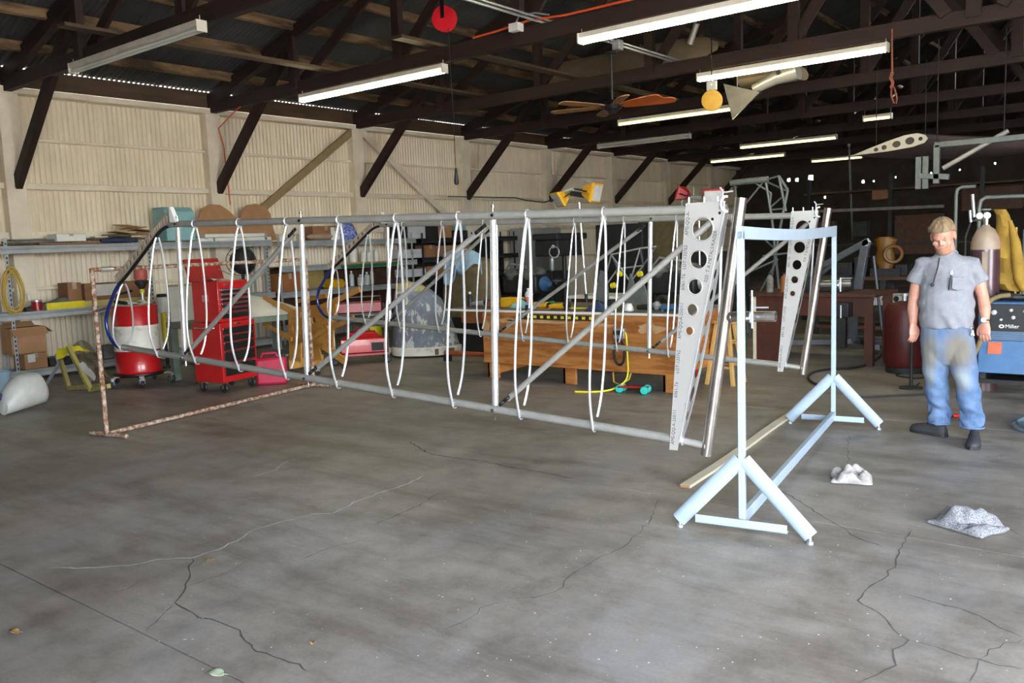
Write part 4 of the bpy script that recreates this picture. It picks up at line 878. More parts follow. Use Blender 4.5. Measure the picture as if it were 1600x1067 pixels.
# red fuel can
gc = V(-9.25, 6.62, 0); t = T('fuel_can', 'red plastic fuel can on the floor right of the tool chest', 'fuel can', gc)
R_ = radians(48)
MB().obox(gc+V(0, 0, .175), .38, .22, .35, R_).build('tank', mat('raspberry_red_plastic', (.50, .02, .07), (.42, .015, .05), .45), t, bevel=.035)
hx = V(cos(R_), sin(R_), 0); MB().tube([gc+hx*-.13+V(0, 0, .34), gc+hx*-.10+V(0, 0, .40), gc+hx*.06+V(0, 0, .40), gc+hx*.09+V(0, 0, .34)], .018, 8).build('handle', MATS['raspberry_red_plastic'], t); MB().lathe([(.035, .34), (.035, .38), (.02, .40), (0, .40)], gc+hx*.15, 12).build('cap', M['black'], t)
# ================================================================== SHELVES TWO AND THREE: what stands on them
def sp(px, py=380, x=-13.05): return at(px, py, x=x)
def lbox(name, label, px0, px1, z, h, m, cat='box', x0=-13.32, x1=-12.98, **k):
    return carton(name, label, (x0, sp(px0, 380).y, z), (x1, sp(px1, 380).y, z+h), m, cat, **k)
lbox('brown_carton', 'brown cardboard box on the board shelving behind the first wing rib tops', 486, 528, 1.88, .27, 'carddark')
lbox('white_blue_carton', 'white and blue printed carton on the board shelving, top deck', 514, 527, 1.88, .24, 'white', x1=-12.955)
t = T('blue_bag', 'crumpled blue patterned bag on top of the board shelving', 'bag', sp(545, 360)); p = V(-13.12, sp(545).y, 1.885)
mb = MB(); mb.grid(lambda u, v_: p+V(.16*cos(2*pi*u)*(1-.5*v_)*(1+.15*sin(9*u*6.28/2)), .32*sin(2*pi*u)*(1-.45*v_)*(1+.1*sin(14*u)), .30*v_), 22, 6); mb.ball(p+V(0, 0, .28), .09, .18, .06); mb.build('sack', mat('blue_white_print', (.35, .42, .75), (.05, .09, .42), .6, scale=26, lo=.45, hi=.55), t); t.location = p
for c in t.children: c.location = V(0, 0, 0); c.data.transform(Matrix.Translation(sp(545, 360)-p))
t = T('sack', 'pale lumpy plastic sack beside the brown carton, top deck', 'bag', V(-13.05, sp(498).y, 1.88)); MB().ball(V(-13.02, sp(500).y, 1.95), .1, .34, .07, 18, 8).build('lump', mat('pale_brown_plastic', (.42, .33, .25), (.34, .26, .19), .35), t)
def bottle(label, p, r, h, m, cap='white', cat='bottle', group=None, name='bottle'):
    t = T(name, label, cat, p, 0, group)
    MB().lathe([(0, 0), (r, 0), (r, h*.68), (r*.85, h*.76), (r*.35, h*.86), (r*.35, h*.93)], p, 16).build('body', M[m], t); MB().lathe([(r*.42, h*.92), (r*.42, h), (0, h)], p, 12).build('cap', M[cap], t); return t
for k, (px, z, h, r, lab) in enumerate(((549, 1.435, .34, .085, 'big clear-topped white jug left of the other bottles on the upper board deck'), (565, 1.435, .24, .06, 'white plastic bottle second from the left on the upper board deck'), (574, 1.435, .22, .055, 'white squeeze bottle third along on the upper board deck'), (585, 1.435, .27, .05, 'pale spray bottle at the right end of the upper board deck'))):
    bottle(lab, V(-13.02, sp(px).y, z), r, h, 'white', 'clear')
for k, (px, h, r, m, lab) in enumerate(((548, .30, .05, 'clear', 'clear bottle nearest the yellow bin on the lower board deck'), (562, .22, .07, 'clear', 'squat clear jar in the middle of the lower board deck'), (572, .26, .06, 'clear', 'clear jar with white lid on the lower board deck'), (580, .34, .035, 'white', 'tall thin white tube bottle on the lower board deck'))):
    bottle(lab, V(-13.02, sp(px, 440).y, .965), r, h, m)
t = T('green_roll', 'long green roll lying on the board shelving', 'roll', V(-13.05, sp(565).y, 1.435)); MB().tube([(-12.93, sp(524).y, 1.36), (-12.93, sp(612).y, 1.37)], .05, 12, flat=.7).build('roll', M['green'], t); MB().box((-12.96, sp(515).y, 1.385), (-12.925, sp(618).y, 1.43)).build('board_on_top', M['card'], t)
lbox('orange_crate', 'orange-brown cardboard crate on the lower shelf, seen left of the jig', 430, 462, .955, .34, 'orangewood')
t = T('yellow_bin', 'small yellow plastic bin right of the orange-brown crate', 'bin', V(-13.0, sp(519).y, .96)); MB().prism([(-13.25, sp(511).y, .955), (-12.95, sp(511).y, .955), (-12.92, sp(511).y, 1.05), (-12.98, sp(511).y, 1.12), (-13.25, sp(511).y, 1.15)], (0, sp(529).y-sp(511).y, 0)).build('tub', M['yellow'], t, bevel=.01)
t = T('tan_panel_stack', 'tan curved panels propped up in the board shelving', 'panel', V(-13.2, sp(470).y, 1.43))
for k in range(3): MB().grid(lambda u, v_: V(-13.25+.08*k+.05*sin(3*u), sp(446).y+.75*u+.06*k, .96+.40*v_*(1-.5*(u-.5)**2)+.02*k), 6, 3).build('sheet', M['tan'] if k % 2 else mat('mustard_panel', (.34, .26, .09), (.26, .19, .06), .7), t)
# third unit
for k, (a, b, z, h, m, lab) in enumerate(((620, 634, 1.865, .30, 'black', 'black case at the left of the dark shelving, top deck'), (636, 662, 1.865, .26, 'clear', 'clear lidded bin on the top deck of the dark shelving'), (664, 682, 1.865, .33, 'black', 'black box in the middle of the dark shelving, top deck'), (684, 703, 1.865, .33, 'card', 'brown box on the top deck of the dark shelving'), (706, 728, 1.865, .16, 'machine', 'low grey box at the right of the dark shelving, top deck'),
    (626, 658, 1.455, .19, 'clear', 'clear bin on the second deck of the dark shelving'), (628, 660, 1.055, .17, 'clear', 'clear bin on the third deck of the dark shelving'), (662, 676, 1.455, .26, 'carddark', 'dark carton on the second deck of the dark shelving'), (692, 738, 1.455, .24, 'card', 'wide brown carton on the second deck, right part of the dark shelving'), (662, 690, 1.055, .2, 'carddark', 'dark brown box on the third deck of the dark shelving'))):
    lbox('clear_bin' if m == 'clear' else 'shelf_box', lab, a, b, z, h, m, 'bin' if m == 'clear' else 'box', tape=m in ('card', 'carddark'))
t = T('wire_basket', 'grey wire basket hanging low in the dark shelving', 'basket', V(-13.0, sp(640).y, .51))
y0, y1 = sp(626, 430).y, sp(665, 430).y; wb_ = MB()
for k in range(9): y = y0+(y1-y0)*k/8; wb_.tube([(-12.95, y, .52), (-12.95, y, .86)], .005, 5)
for k in range(5): wb_.tube([(-12.95, y0, .52+.085*k), (-12.95, y1, .52+.085*k)], .005, 5)
o = wb_.build('wires', M['galv'], t); o['kind'] = 'stuff'; MB().box((-13.3, y0, .51), (-12.95, y1, .52)).build('base', M['galv'], t)
carton('teal_stack', 'folded pale teal cloth stack on the low grey box', (-13.25, sp(712).y, 2.03), (-13.0, sp(727).y, 2.12), 'teal', 'cloth', tape=False)
t = T('wood_crate', 'flat brown wooden crate on top of the dark shelving', 'crate', V(-13.2, sp(675).y, 2.2)); a_, b_ = sp(649, 335).y, sp(703, 335).y
MB().box((-13.35, a_, 2.20), (-13.0, b_, 2.225)).box((-13.35, a_, 2.19), (-13.0, a_+.03, 2.36)).build('side', M['orangewood'], t); MB().box((-13.0, a_, 2.2), (-12.97, b_, 2.36)).build('front', M['orangewood'], t); MB().box((-13.36, a_, 2.36), (-12.96, b_, 2.39)).build('lid', M['orangewood'], t)
t = T('locker', 'tall pale grey locker standing past the dark shelving', 'locker', V(-13.1, 17.6, 0)); MB().box((-13.4, 16.9, .05), (-12.9, 18.4, 2.05)).build('body', mat('pale_grey_locker', (.42, .43, .42), (.36, .37, .36), .5), t, bevel=.01)
for k in range(2): MB().box((-12.9, 16.92+.74*k, .1), (-12.885, 17.64+.74*k, 2.02)).build('door', MATS['pale_grey_locker'], t, bevel=.004); MB().box((-12.885, 17.56+.1*k, 1.0), (-12.865, 17.59+.1*k, 1.14)).build('handle', M['galv'], t)
MB().box((-13.38, 16.95, 0), (-12.92, 18.35, .05)).build('plinth', M['black'], t)

# ================================================================== MIDDLE OF THE FLOOR
# honey plywood jig
JY = 7.55
def jp(px, py, dy=0): return at(px, py, y=JY+dy)
t = T('plywood_jig', 'honey-coloured plywood jig with crossed arms, on casters behind the fuel can', 'jig', V(-9.6, 7.5, 0))
def jarm(nm, a, b, w_, dy=0, th=.03): MB().beam(jp(*a, dy), jp(*b, dy), w_, th, up=(0, 1, 0)).build(nm, M['jigwood'], t)
def jplate(nm, pts, dy=0, holes=(), th=.025):
    P = [jp(a, b, dy) for a, b in pts]
    H_ = [(jp(a, b, dy).x, jp(a, b, dy).z, r, r2) for a, b, r, r2 in holes]
    MB().holed([(p.x, p.z) for p in P], H_, lambda u, v_: (u, JY+dy, v_), (0, th, 0), 10).build(nm, M['jigwood'], t)
jplate('side_plate', [(450, 487), (470, 478), (524, 474), (526, 500), (512, 516), (514, 535), (498, 545), (503, 562), (470, 566), (452, 562)], 0, [(458, 512, .022, .06), (470, 520, .02, .03), (504, 510, .02, .03), (490, 500, .05, .05)])
jplate('front_skirt', [(452, 540), (470, 536), (470, 566), (452, 562)], -.25)
jplate('back_plate', [(462, 486), (520, 480), (520, 545), (462, 552)], .35)
jarm('arm', (412, 466), (470, 492), .075, -.02); jarm('arm', (498, 482), (562, 452), .07, -.04); jarm('arm', (412, 505), (456, 530), .06, -.06); jarm('arm', (498, 523), (553, 496), .06, .02); jarm('arm', (466, 470), (510, 462), .06, .2)
jarm('foot_arm', (505, 540), (541, 566), .09, -.05); jarm('brace', (470, 540), (512, 512), .06, -.09)
MB().box(jp(452, 562, -.25), jp(505, 568, .35)).build('base_board', M['jigwood'], t)
for px, py in ((497, 580), (538, 572), (458, 572)):
    p = at(px, py, z=.05); p = V(p.x, max(p.y, 7.3), .05); MB().torus(p, .036, .015, (1, .3, 0), 16, 8).lathe([(.03, -.012), (.03, .012)], p, 12, (1, .3, 0)).build('caster_wheel', M['machine'], t); MB().beam(p, p+V(0, 0, .09), .03, .05).build('caster_fork', M['galv'], t)
# rolling cart with red cases
CB = V(-9.72, 8.6, 0)
t = T('rolling_cart', 'chrome post rolling cart behind the plywood jig', 'cart', CB); cr = V(.62, .78, 0); cn = V(.78, -.62, 0)
def cp(a, b, z): return CB+cr*a+cn*b+V(0, 0, z)
for a in (-.42, .36):
    for b in (-.2, .2):
        MB().tube([cp(a, b, .09), cp(a, b, .86)], .014, 8).build('post', M['chrome'], t); MB().torus(cp(a, b, .045), .032, .013, cn, 14, 6).lathe([(.028, -.01), (.028, .01)], cp(a, b, .045), 10, cn).build('caster_wheel', M['machine'], t)
for z, m in ((.12, 'deepred'), (.72, 'machine')): MB().loft([[cp(a, b, z+dz) for a, b in ((-.44, -.22), (.38, -.22), (.38, .22), (-.44, .22))] for dz in (0, .03)]).build('tray', M[m], t)
t = T('red_case', 'red carry case with black label on the lower tray of the chrome cart', 'case', cp(0, 0, .155))
MB().loft([[cp(a*s, b*s, z) for a, b in ((-.33, -.17), (.33, -.17), (.33, .17), (-.33, .17))] for z, s in ((.155, 1), (.34, 1), (.36, .98), (.40, .7), (.46, .6))]).build('shell', M['red'], t, bevel=.01); MB().loft([[cp(a, b, z) for a, b in ((.12, .171), (.3, .171), (.3, .178), (.12, .178))] for z in (.18, .30)]).build('label', M['black'], t); MB().tube([cp(-.12, 0, .46), cp(-.1, 0, .50), cp(.1, 0, .50), cp(.12, 0, .46)], .014, 8).build('handle', M['deepred'], t)
t = T('red_tray_box', 'red open tool tray on top of the chrome cart', 'tray', cp(0, 0, .755)); MB().loft([[cp(a, b, z) for a, b in ((-.38, -.18), (.30, -.18), (.30, .18), (-.38, .18))] for z in (.755, .90)]).build('tub', M['deepred'], t, bevel=.01); MB().tube([cp(-.38, .0, .90), cp(-.38, 0, .98), cp(.3, 0, .98), cp(.3, 0, .90)], .012, 8).build('bar', M['chrome'], t)
t = T('yellow_label_can', 'round can with yellow label standing behind the chrome cart', 'can', V(-9.9, 9.6, 0)); p = at(583, 540, y=9.6); p.z = 0; p = V(p.x, p.y, 0)
t.location = p; ORG[t.name] = p; MB().lathe([(0, 0), (.16, 0), (.16, .55), (.13, .60), (0, .61)], p, 18).build('body', M['grime'], t); MB().lathe([(.162, .22), (.162, .42)], p, 18).build('label', M['brightyellow'], t); MB().lathe([(.165, .60), (.165, .63), (0, .64)], p, 16).build('lid', M['white'], t)
# scraped cowling
t = T('nose_cowling', 'scraped blue-grey and white nose cowling standing on its wide end', 'cowling', V(-9.4, 9.6, 0))
cmat, cn_, cb_ = _new('scraped_blue_paint'); vv = _coord(cn_, (1, 1, .55)); t1 = _noise(cn_, 7, 8, .72, vv); r1 = _ramp(cn_, t1.outputs['Fac'], [(.40, (.16, .19, .24)), (.54, (.20, .23, .28)), (.57, (.62, .62, .60)), (.7, (.5, .5, .48))]); cn_.links.new(r1.outputs[0], cb_.inputs['Base Color']); cb_.inputs['Roughness'].default_value = .6
NC = V(-9.35, 9.55, 0); rings = []
def ncring(z, w_, d, lean): return [NC+V(.74, .67, 0)*(w_*cos(a)*(1 if abs(cos(a)) < .9 else .97)+lean)+V(.67, -.74, 0)*d*sin(a)+V(0, 0, z) for a in [2*pi*j/28 for j in range(28)]]
prof = [(.03, .56, .36, .03), (.14, .56, .36, .03), (.16, .54, .35, .02), (.4, .50, .33, .0), (.65, .45, .30, -.03), (.88, .38, .26, -.08), (1.02, .29, .21, -.14), (1.12, .18, .13, -.2), (1.16, .05, .05, -.23)]
MB().loft([ncring(*p) for p in prof[2:7]]).build('shell', cmat, t); MB().loft([ncring(*p) for p in prof[6:]]).build('yellow_nose', mat('worn_yellow_paint', (.52, .44, .12), (.35, .33, .22), .6, scale=9), t)
MB().loft([ncring(z, w_*1.01, d*1.01, l) for z, w_, d, l in prof[:2]]+[ncring(*prof[2])]).build('white_base_rim', M['drumwhite'], t)
MB().loft([[NC+V(.74, .67, 0)*(a)+V(.67, -.74, 0)*b+V(0, 0, z) for a, b in ((.16, .30), (.46, .24), (.46, .26), (.16, .36))] for z in (.04, .13)]).build('brown_patch', M['olive'], t)
tag(MB().ball(at(604, 548, z=.06), .12, .12, .06).build('white_sack', M['drumwhite'], None, loc=at(604, 548, z=0)), 'small slumped white sack at the foot of the scraped cowling', 'bag')
# khaki covered seat with towel
t = T('covered_seat', 'khaki cloth covered seat standing behind the plywood bench', 'seat', V(-9.1, 10.2, 0))
def kp(px, py, dy=0): return at(px, py, y=10.4+dy)
mb = MB(); rings = []
for z, w_, d in ((.02, .50, .34), (.45, .52, .36), (.55, .53, .36), (.9, .54, .30), (1.25, .53, .24), (1.42, .48, .18), (1.47, .30, .10), (1.48, .05, .02)):
    rings.append([V(-9.08, 10.4, z)+V(w_*cos(a)*(abs(cos(a))**-.3 if abs(cos(a)) > .3 else 1), d*sin(a), .012*sin(7*a)) for a in [2*pi*j/28 for j in range(28)]])
mb.loft(rings[2:]).build('cover', M['khaki'], t); MB().loft(rings[:3]).build('dark_base', M['black'], t)
mb = MB()
def tw(u, v_):
    a = kp(693+58*u+6*sin(9*u)*v_, 397-9*sin(pi*u)+v_*(46-22*u)+8*sin(14*u)*v_, -.42+.05*sin(16*u)*v_-.1*v_); return a
mb.grid(tw, 26, 8)
o = tag(mb.build('blue_towel', M['towel'], None, loc=kp(720, 400)), 'light blue towel draped over the khaki covered seat', 'towel'); sm = o.modifiers.new('thick', 'SOLIDIFY'); sm.thickness = .012
tag(MB().tube([(-8.6, 9.2, .12), (-7.1, 9.35, .12)], .035, 10).build('red_pipe', mat('faded_orange_red', (.42, .09, .03), (.3, .06, .02), .5), None, loc=(-8, 9.3, .1)), 'low orange-red bar lying behind the left bench leg', 'bar')
MB().box((-8.6, 9.16, 0), (-8.5, 9.24, .09)).box((-7.2, 9.3, 0), (-7.1, 9.4, .09)).build('block', M['black'], bpy.data.objects['red_pipe'])

# plywood workbench
bx0, bx1, by, bd_ = -7.02, -4.28, 8.23, 1.3
t = T('plywood_bench', 'big orange plywood workbench with hazard tape along its top edge', 'workbench', V(-5.65, by+.6, 0))
MB().box((-7.64, by-.03, .845), (bx1+.02, by+bd_, .868)).build('bench_top', mat('dusty_bench_top', (.20, .185, .16), (.12, .11, .1), .6), t)
MB().box((-7.64, by-.036, .843), (bx1+.02, by-.03, .87)).build('edge_strip', M['white'], t)
MB().box((bx0, by, .21), (bx1, by+.02, .843)).build('front_panel', M['ply'], t)
MB().box((bx0, by+.02, .21), (bx0+.02, by+bd_-.02, .843)).build('side_panel', M['ply'], t); MB().box((bx1-.02, by+.02, .21), (bx1, by+bd_-.02, .843)).build('side_panel', M['ply'], t)
MB().box((bx0, by-.012, .20), (bx1, by, .225)).build('bottom_batten', M['ply'], t)
MB().box((-7.6, by+.25, .66), (bx0, by+.28, .845)).build('end_apron', M['ply'], t)
for x in (bx0+.03, -5.82, bx1-.21):
    for y in (by+.03, by+bd_-.15): MB().box((x, y, 0), (x+.18, y+.035, .22)).box((x, y, 0), (x+.035, y+.10, .22)).build('leg', M['ply'], t, bevel=.004)
MB().prism([(bx0+.2, by+.05, .21), (bx0+.75, by+.05, .21), (bx0+.2, by+.05, .06)], (0, .03, 0)).build('gusset', M['ply'], t)
MB().box((-6.45, by-.014, .765), (-5.36, by-.002, .825)).build('hazard_tape', M['black'], t)
for k in range(11):
    x = -6.40+.1*k; MB().box((x, by-.0165, .780), (x+.045, by-.0142, .812)).build('yellow_square', M['brightyellow'], t)
for (x, z, w_, h_) in ((-6.6, .74, .2, .03), (-4.62, .70, .17, .055), (-6.97, .62, .06, .12), (-6.1, .735, .5, .02), (-5.2, .72, .14, .02)):
    MB().holed([(x+w_*(cos(a)*(1+.25*sin(3*a+x))), z+h_*(sin(a)*(1+.3*sin(5*a)))) for a in [2*pi*j/18 for j in range(18)]], [], lambda u, v_: (min(max(u, bx0+.01), bx1-.01), by-.0025, v_), (0, .002, 0)).build('worn_patch', mat('bare_pale_wood', (.55, .36, .19), (.42, .24, .1), .8), t)
t = T('power_box', 'grey metal outlet box on the plywood bench front', 'outlet', V(-5.02, by-.04, .6)); MB().box((-5.06, by-.06, .58), (-4.92, by-.003, .70)).build('box', M['galv'], t, bevel=.008); MB().lathe([(.03, 0), (.03, .02)], (-5.02, by-.06, .65), 12, (0, -1, 0)).lathe([(.03, 0), (.03, .02)], (-4.96, by-.06, .65), 12, (0, -1, 0)).build('socket', M['black'], t)
tag(MB().torus((-5.0, by-.03, .42), .07, .014, (0, 1, 0), 20, 8, sq=2.).build('black_lead', M['black'], None, loc=(-5, by-.03, .42)), 'black cord looped below the outlet box on the bench front', 'cord')
tag(MB().tube(smooth([(-4.92, by-.05, .66), (-4.87, by-.09, .62), (-4.86, by-.09, .4), (-4.86, by-.09, .2), (-4.90, by-.12, .1), (-5.0, by-.22, .03), (-5.15, by-.35, .014), (-5.35, by-.42, .012)]), .011, 8).build('yellow_lead', M['brightyellow'], None, loc=(-4.9, by-.1, .2)), 'bright yellow lead dropping from the bench outlet to the floor', 'lead')
tag(MB().tube([(-4.95, by+.15, .2), (-4.97, by+.12, .1), (-5.05, by+.05, .04), (-5.15, by+.08, .06), (-5.2, by+.15, .16)], .010, 8).build('yellow_loop', M['yellowcord'], None, loc=(-5.05, by+.1, .1)), 'dull yellow lead sagging underneath the plywood bench', 'lead')
# clutter on the bench
ZB_ = .87
def bp_(px, dy=.25): 
    p = at(px, 480, y=by+dy); return V(p.x, by+dy, ZB_)
p = bp_(793, .35); t = T('yellow_case', 'yellow and orange plastic case at the left end of the bench top', 'case', p); MB().box(p+V(-.06, -.08, 0), p+V(.22, .1, .13)).build('body', M['yellow'], t, bevel=.015); MB().box(p+V(-.30, -.06, 0), p+V(-.062, .08, .08)).build('orange_block', M['orangewood'], t, bevel=.01)
p = bp_(826, .45); bottle('clear bottle with a pink label standing on the bench', p, .045, .24, 'clear'); 
for c in bpy.data.objects:
    if c.get('label', '').startswith('clear bottle with a pink'): MB().lathe([(.0465, .05), (.0465, .13)], p, 16).build('label_band', mat('pink_label', (.6, .2, .2), (.5, .15, .15), .6), c)
p = bp_(849, .2); t = T('cordless_drill', 'yellow and black cordless drill lying on the bench', 'drill', p); MB().tube([p+V(-.12, 0, .05), p+V(.06, 0, .05)], .04, 12).build('body', M['yellow'], t); MB().lathe([(.03, 0), (.025, .06), (.01, .1)], p+V(.06, 0, .05), 10, (1, 0, 0)).build('chuck', M['chrome'], t); MB().obox(p+V(-.09, -.07, .03), .05, .14, .045, .2).build('grip', M['black'], t); MB().obox(p+V(-.1, -.15, .03), .09, .06, .06, .2).build('battery', M['black'], t)
items = [(862, .4, 'lime_lid', 'small lime green cap on the bench near the drill', 'cap', 'green', 'dome'), (873, .15, 'yellow_grinder', 'stubby yellow angle grinder right of the drill', 'grinder', 'yellow', 'tool'), (885, .2, 'chrome_socket_set', 'cluster of bright chrome sockets on the bench', 'sockets', 'chrome', 'dome'), (912, .3, 'yellow_rule', 'flat yellow rule lying along the bench', 'rule', 'brightyellow', 'flat'), (935, .18, 'navy_pouch', 'navy tool pouch in the middle of the bench top', 'pouch', 'navy', 'bag'), (955, .3, 'grey_tool_bag', 'dark grey tool bag on the bench', 'bag', 'machine', 'bag'), (982, .2, 'paper_roll', 'whitish paper roll standing on the bench', 'roll', 'white', 'dome'), (1012, .25, 'dark_grinder', 'dark grinder lying to the right on the bench', 'grinder', 'machine', 'tool'), (1035, .3, 'dark_coil', 'coil of black hose near the bench right end', 'coil', 'black', 'ring'), (1050, .25, 'blue_clamp', 'blue bar clamp near the bench right end', 'clamp', 'weldblue', 'tool'), (815, .3, 'green_glove', 'teal green glove dropped on the bench', 'glove', 'teal', 'bag'), (750, .3, 'silver_vice', 'small silver vice on the bench left overhang', 'vice', 'galv', 'tool'), (735, .3, 'grey_spray_can', 'grey spray can at the far left of the bench', 'can', 'machine', 'can'), (840, .1, 'brown_block', 'small brown wood block at the bench front edge', 'block', 'carddark', 'flat')]
for px, dy, nm, lab, cat, m, kind in items:
    p = bp_(px, dy); t = T(nm, lab, cat, p)
    if kind == 'dome': MB().lathe([(0, 0), (.05, 0), (.055, .04), (.035, .085), (0, .09)], p, 14).build('body', M[m], t); MB().torus(p+V(0, 0, .012), .055, .008, n=16, k=6).build('rim', M[m], t)
    elif kind == 'tool': MB().tube([p+V(-.13, 0, .04), p+V(-.02, .01, .045), p+V(.08, .02, .05)], [.028, .034, .04], 10).build('handle', M[m], t); MB().lathe([(.03, -.03), (.05, 0), (.05, .03), (.02, .06)], p+V(.1, .02, .05), 12, (.3, 0, 1)).build('head', M['machine'] if m != 'machine' else M['galv'], t)
    elif kind == 'flat': MB().obox(p+V(0, 0, .012), .34, .05, .02, .15).build('bar', M[m], t, bevel=.003); MB().obox(p+V(.12, .015, .024), .05, .045, .006, .15).build('mark', M['black'], t)
    elif kind == 'bag': MB().grid(lambda u, v_: p+V(-.15+.3*u, -.08+.16*v_, .002+.10*sin(pi*u)**.6*sin(pi*v_)**.6*(1+.2*sin(11*u+5*v_))), 12, 8).build('body', M[m], t); MB().tube([p+V(-.08, 0, .09), p+V(0, -.02, .12), p+V(.08, 0, .09)], .009, 6).build('strap', M['black'], t)
    elif kind == 'ring': MB().torus(p+V(0, 0, .09), .075, .02, (0, 1, .1), 20, 8).torus(p+V(0, .04, .09), .07, .018, (0, 1, -.1), 20, 8).build('loops', M[m], t); MB().lathe([(.02, -.02), (.02, .02)], p+V(0, 0, .02), 8).build('plug', M['galv'], t)
    elif kind == 'can': MB().lathe([(0, 0), (.035, 0), (.035, .15), (.02, .17)], p, 14).build('body', M[m], t); MB().lathe([(.018, .17), (.018, .2), (0, .2)], p, 10).build('cap', M['white'], t)
# skateboard-like creeper under the bench end
p = V(-4.66, 8.04, 0); t = T('wheeled_skate', 'small red skate with teal wheels in front of the bench right leg', 'skate', p)
MB().obox(p+V(-.1, .05, .07), .34, .10, .02, .35).build('deck', M['deepred'], t, bevel=.005)
for dx, dy in ((.06, -.0), (.03, .12), (-.24, -.02), (-.26, .09)):
    MB().lathe([(.0, -.02), (.04, -.02), (.046, -.01), (.046, .01), (.04, .02), (.018, .022), (.018, .02), (0, .02)], p+V(dx, dy, .047), 18, (.35, -1, 0)).build('wheel', mat('teal_wheel', (.03, .50, .42), (.02, .42, .35), .4), t)
# stool
p = V(-4.13, 9.08, 0); t = T('wooden_stool', 'tall pine stool seen past the root tube of the wing', 'stool', p)
MB().lathe([(0, .70), (.165, .70), (.17, .715), (.165, .735), (0, .74)], p, 22).build('seat', M['stoolwood'], t)
lg = []
for a in (45, 135, 225, 315):
    d = V(cos(radians(a)), sin(radians(a)), 0); MB().beam(p+d*.10+V(0, 0, .70), p+d*.225+V(0, 0, 0), .042, .042).build('leg', M['stoolwood'], t, bevel=.004); lg.append(d)
for k in range(4):
    for z in (.2, .46): f = .225-.125*z/.7; MB().tube([p+lg[k]*f+V(0, 0, z+.04*(k % 2)), p+lg[(k+1) % 4]*f+V(0, 0, z+.04*(k % 2))], .013, 8).build('rung', M['stoolwood'], t)
tag(MB().ball(V(-4.42, 8.9, .55), .045).tube([V(-4.42, 8.9, .51), V(-4.42, 8.92, .20), V(-4.42, 8.95, 0.01)], .01, 6).build('red_knob_stand', M['red'], None, loc=(-4.42, 8.9, 0)), 'red ball knob on a thin stand left of the pine stool', 'knob')
# reddish bench
t = T('red_bench', 'dark reddish wooden bench behind the far wing root', 'bench', V(-4.0, 11.3, 0))
MB().box((-4.62, 10.9, .86), (-3.0, 11.9, .90)).build('top', M['redwood'], t, bevel=.005); MB().box((-4.58, 10.95, .62), (-3.05, 10.98, .86)).build('front_rail', M['redwood'], t); MB().box((-4.55, 10.96, .0), (-4.18, 11.0, .86)).build('leg_panel', M['redwood'], t); MB().box((-4.58, 10.94, 0), (-4.54, 11.0, .86)).build('leg', M['pine'], t)
for x in (-3.15,): MB().box((x, 10.96, 0), (x+.10, 11.06, .62)).build('leg', M['redwood'], t)
for x in (-4.5, -3.15): MB().box((x, 11.75, 0), (x+.10, 11.85, .86)).build('leg', M['redwood'], t)
t = T('bench_vice', 'dark vice with long handle on the reddish bench front', 'vice', V(-3.35, 10.9, .7)); MB().box((-3.45, 10.75, .62), (-3.28, 10.95, .80)).build('jaw', M['machine'], t, bevel=.01); MB().tube([(-3.36, 10.72, .45), (-3.36, 10.72, .78)], .012, 8).build('handle', M['galv'], t); MB().box((-3.42, 10.7, .25), (-3.30, 10.8, .62)).build('body', M['black'], t, bevel=.01)
for k, (x, nm, lab, m) in enumerate(((-4.45, 'pale_bottle', 'pale bottle on the left end of the reddish bench', 'clear'), (-4.25, 'amber_bottle', 'amber bottle on the reddish bench', 'orangewood'))): bottle(lab, V(x, 11.2, .902), .05, .26, 'grime' if m == 'clear' else m, 'black', name=nm)
carton('bench_box', 'dark box of parts at the back of the reddish bench', (-4.0, 11.3, .902), (-3.5, 11.7, 1.1), 'machine', tape=False)

# work lamp stands
def lamp_head(t, c, ax, m, s=1.):
    ax = V(*ax).normalized(); u = ax.cross(V(0, 0, 1)).normalized(); w_ = u.cross(ax)
    def rg(d, a, b): return [c+ax*d+u*a*i+w_*b*k for i, k in ((-1, -1), (1, -1), (1, 1), (-1, 1))]
    hd = MB().loft([rg(-.09*s, .05*s, .04*s), rg(-.07*s, .07*s, .055*s), rg(.02*s, .12*s, .09*s), rg(.035*s, .13*s, .10*s), rg(.06*s, .13*s, .10*s)]).build('lamp_head', M[m], t, bevel=.006)
    fins = MB()
    for k in range(4): fins.loft([rg(-.075*s+.025*k*s, (.085+.015*k)*s, .012*s), rg(-.068*s+.025*k*s, (.085+.015*k)*s, .012*s)])
    fins.build('cooling_fins', M[m], hd)['kind'] = 'stuff'
    MB().loft([rg(.061*s, .11*s, .08*s), rg(.064*s, .11*s, .08*s)]).build('lens', M['clear'], hd)
    MB().tube([c-u*.14*s, c-u*.14*s-ax*.14*s, c+u*.14*s-ax*.14*s, c+u*.14*s], .008*s, 6).build('yoke', M['blacksteel'], hd)
LY = 10.2
def lp(px, py): return at(px, py, y=LY)
t = T('yellow_work_lamp', 'tripod stand with two yellow halogen work lamps behind the bench', 'work lamp', V(lp(912, 480).x, LY, 0))
pb = lp(917, 478); pt = lp(905, 316); pl_ = MB().tube([pb, pt], .016, 10).build('pole', M['alu'], t); MB().tube([V(pb.x, LY, .55), pb+(pt-pb)*.12], .022, 10).build('lower_pole', M['blacksteel'], t)
for a in (30, 150, 270): MB().tube([V(pb.x, LY, .62), V(pb.x+.42*cos(radians(a)), LY+.42*sin(radians(a)), .012)], .012, 8).build('leg', M['blacksteel'], t)
MB().beam(lp(892, 302), lp(918, 306), .06, .07).build('crosshead', M['machine'], t, bevel=.008); MB().tube([lp(882, 300), lp(896, 296)], .035, 12).build('junction', M['galv'], t)
lamp_head(t, lp(876, 309), (-.5, -.75, -.55), 'yellow', 1.15); lamp_head(t, lp(925, 300), (.95, .2, -.25), 'yellow', 1.35)
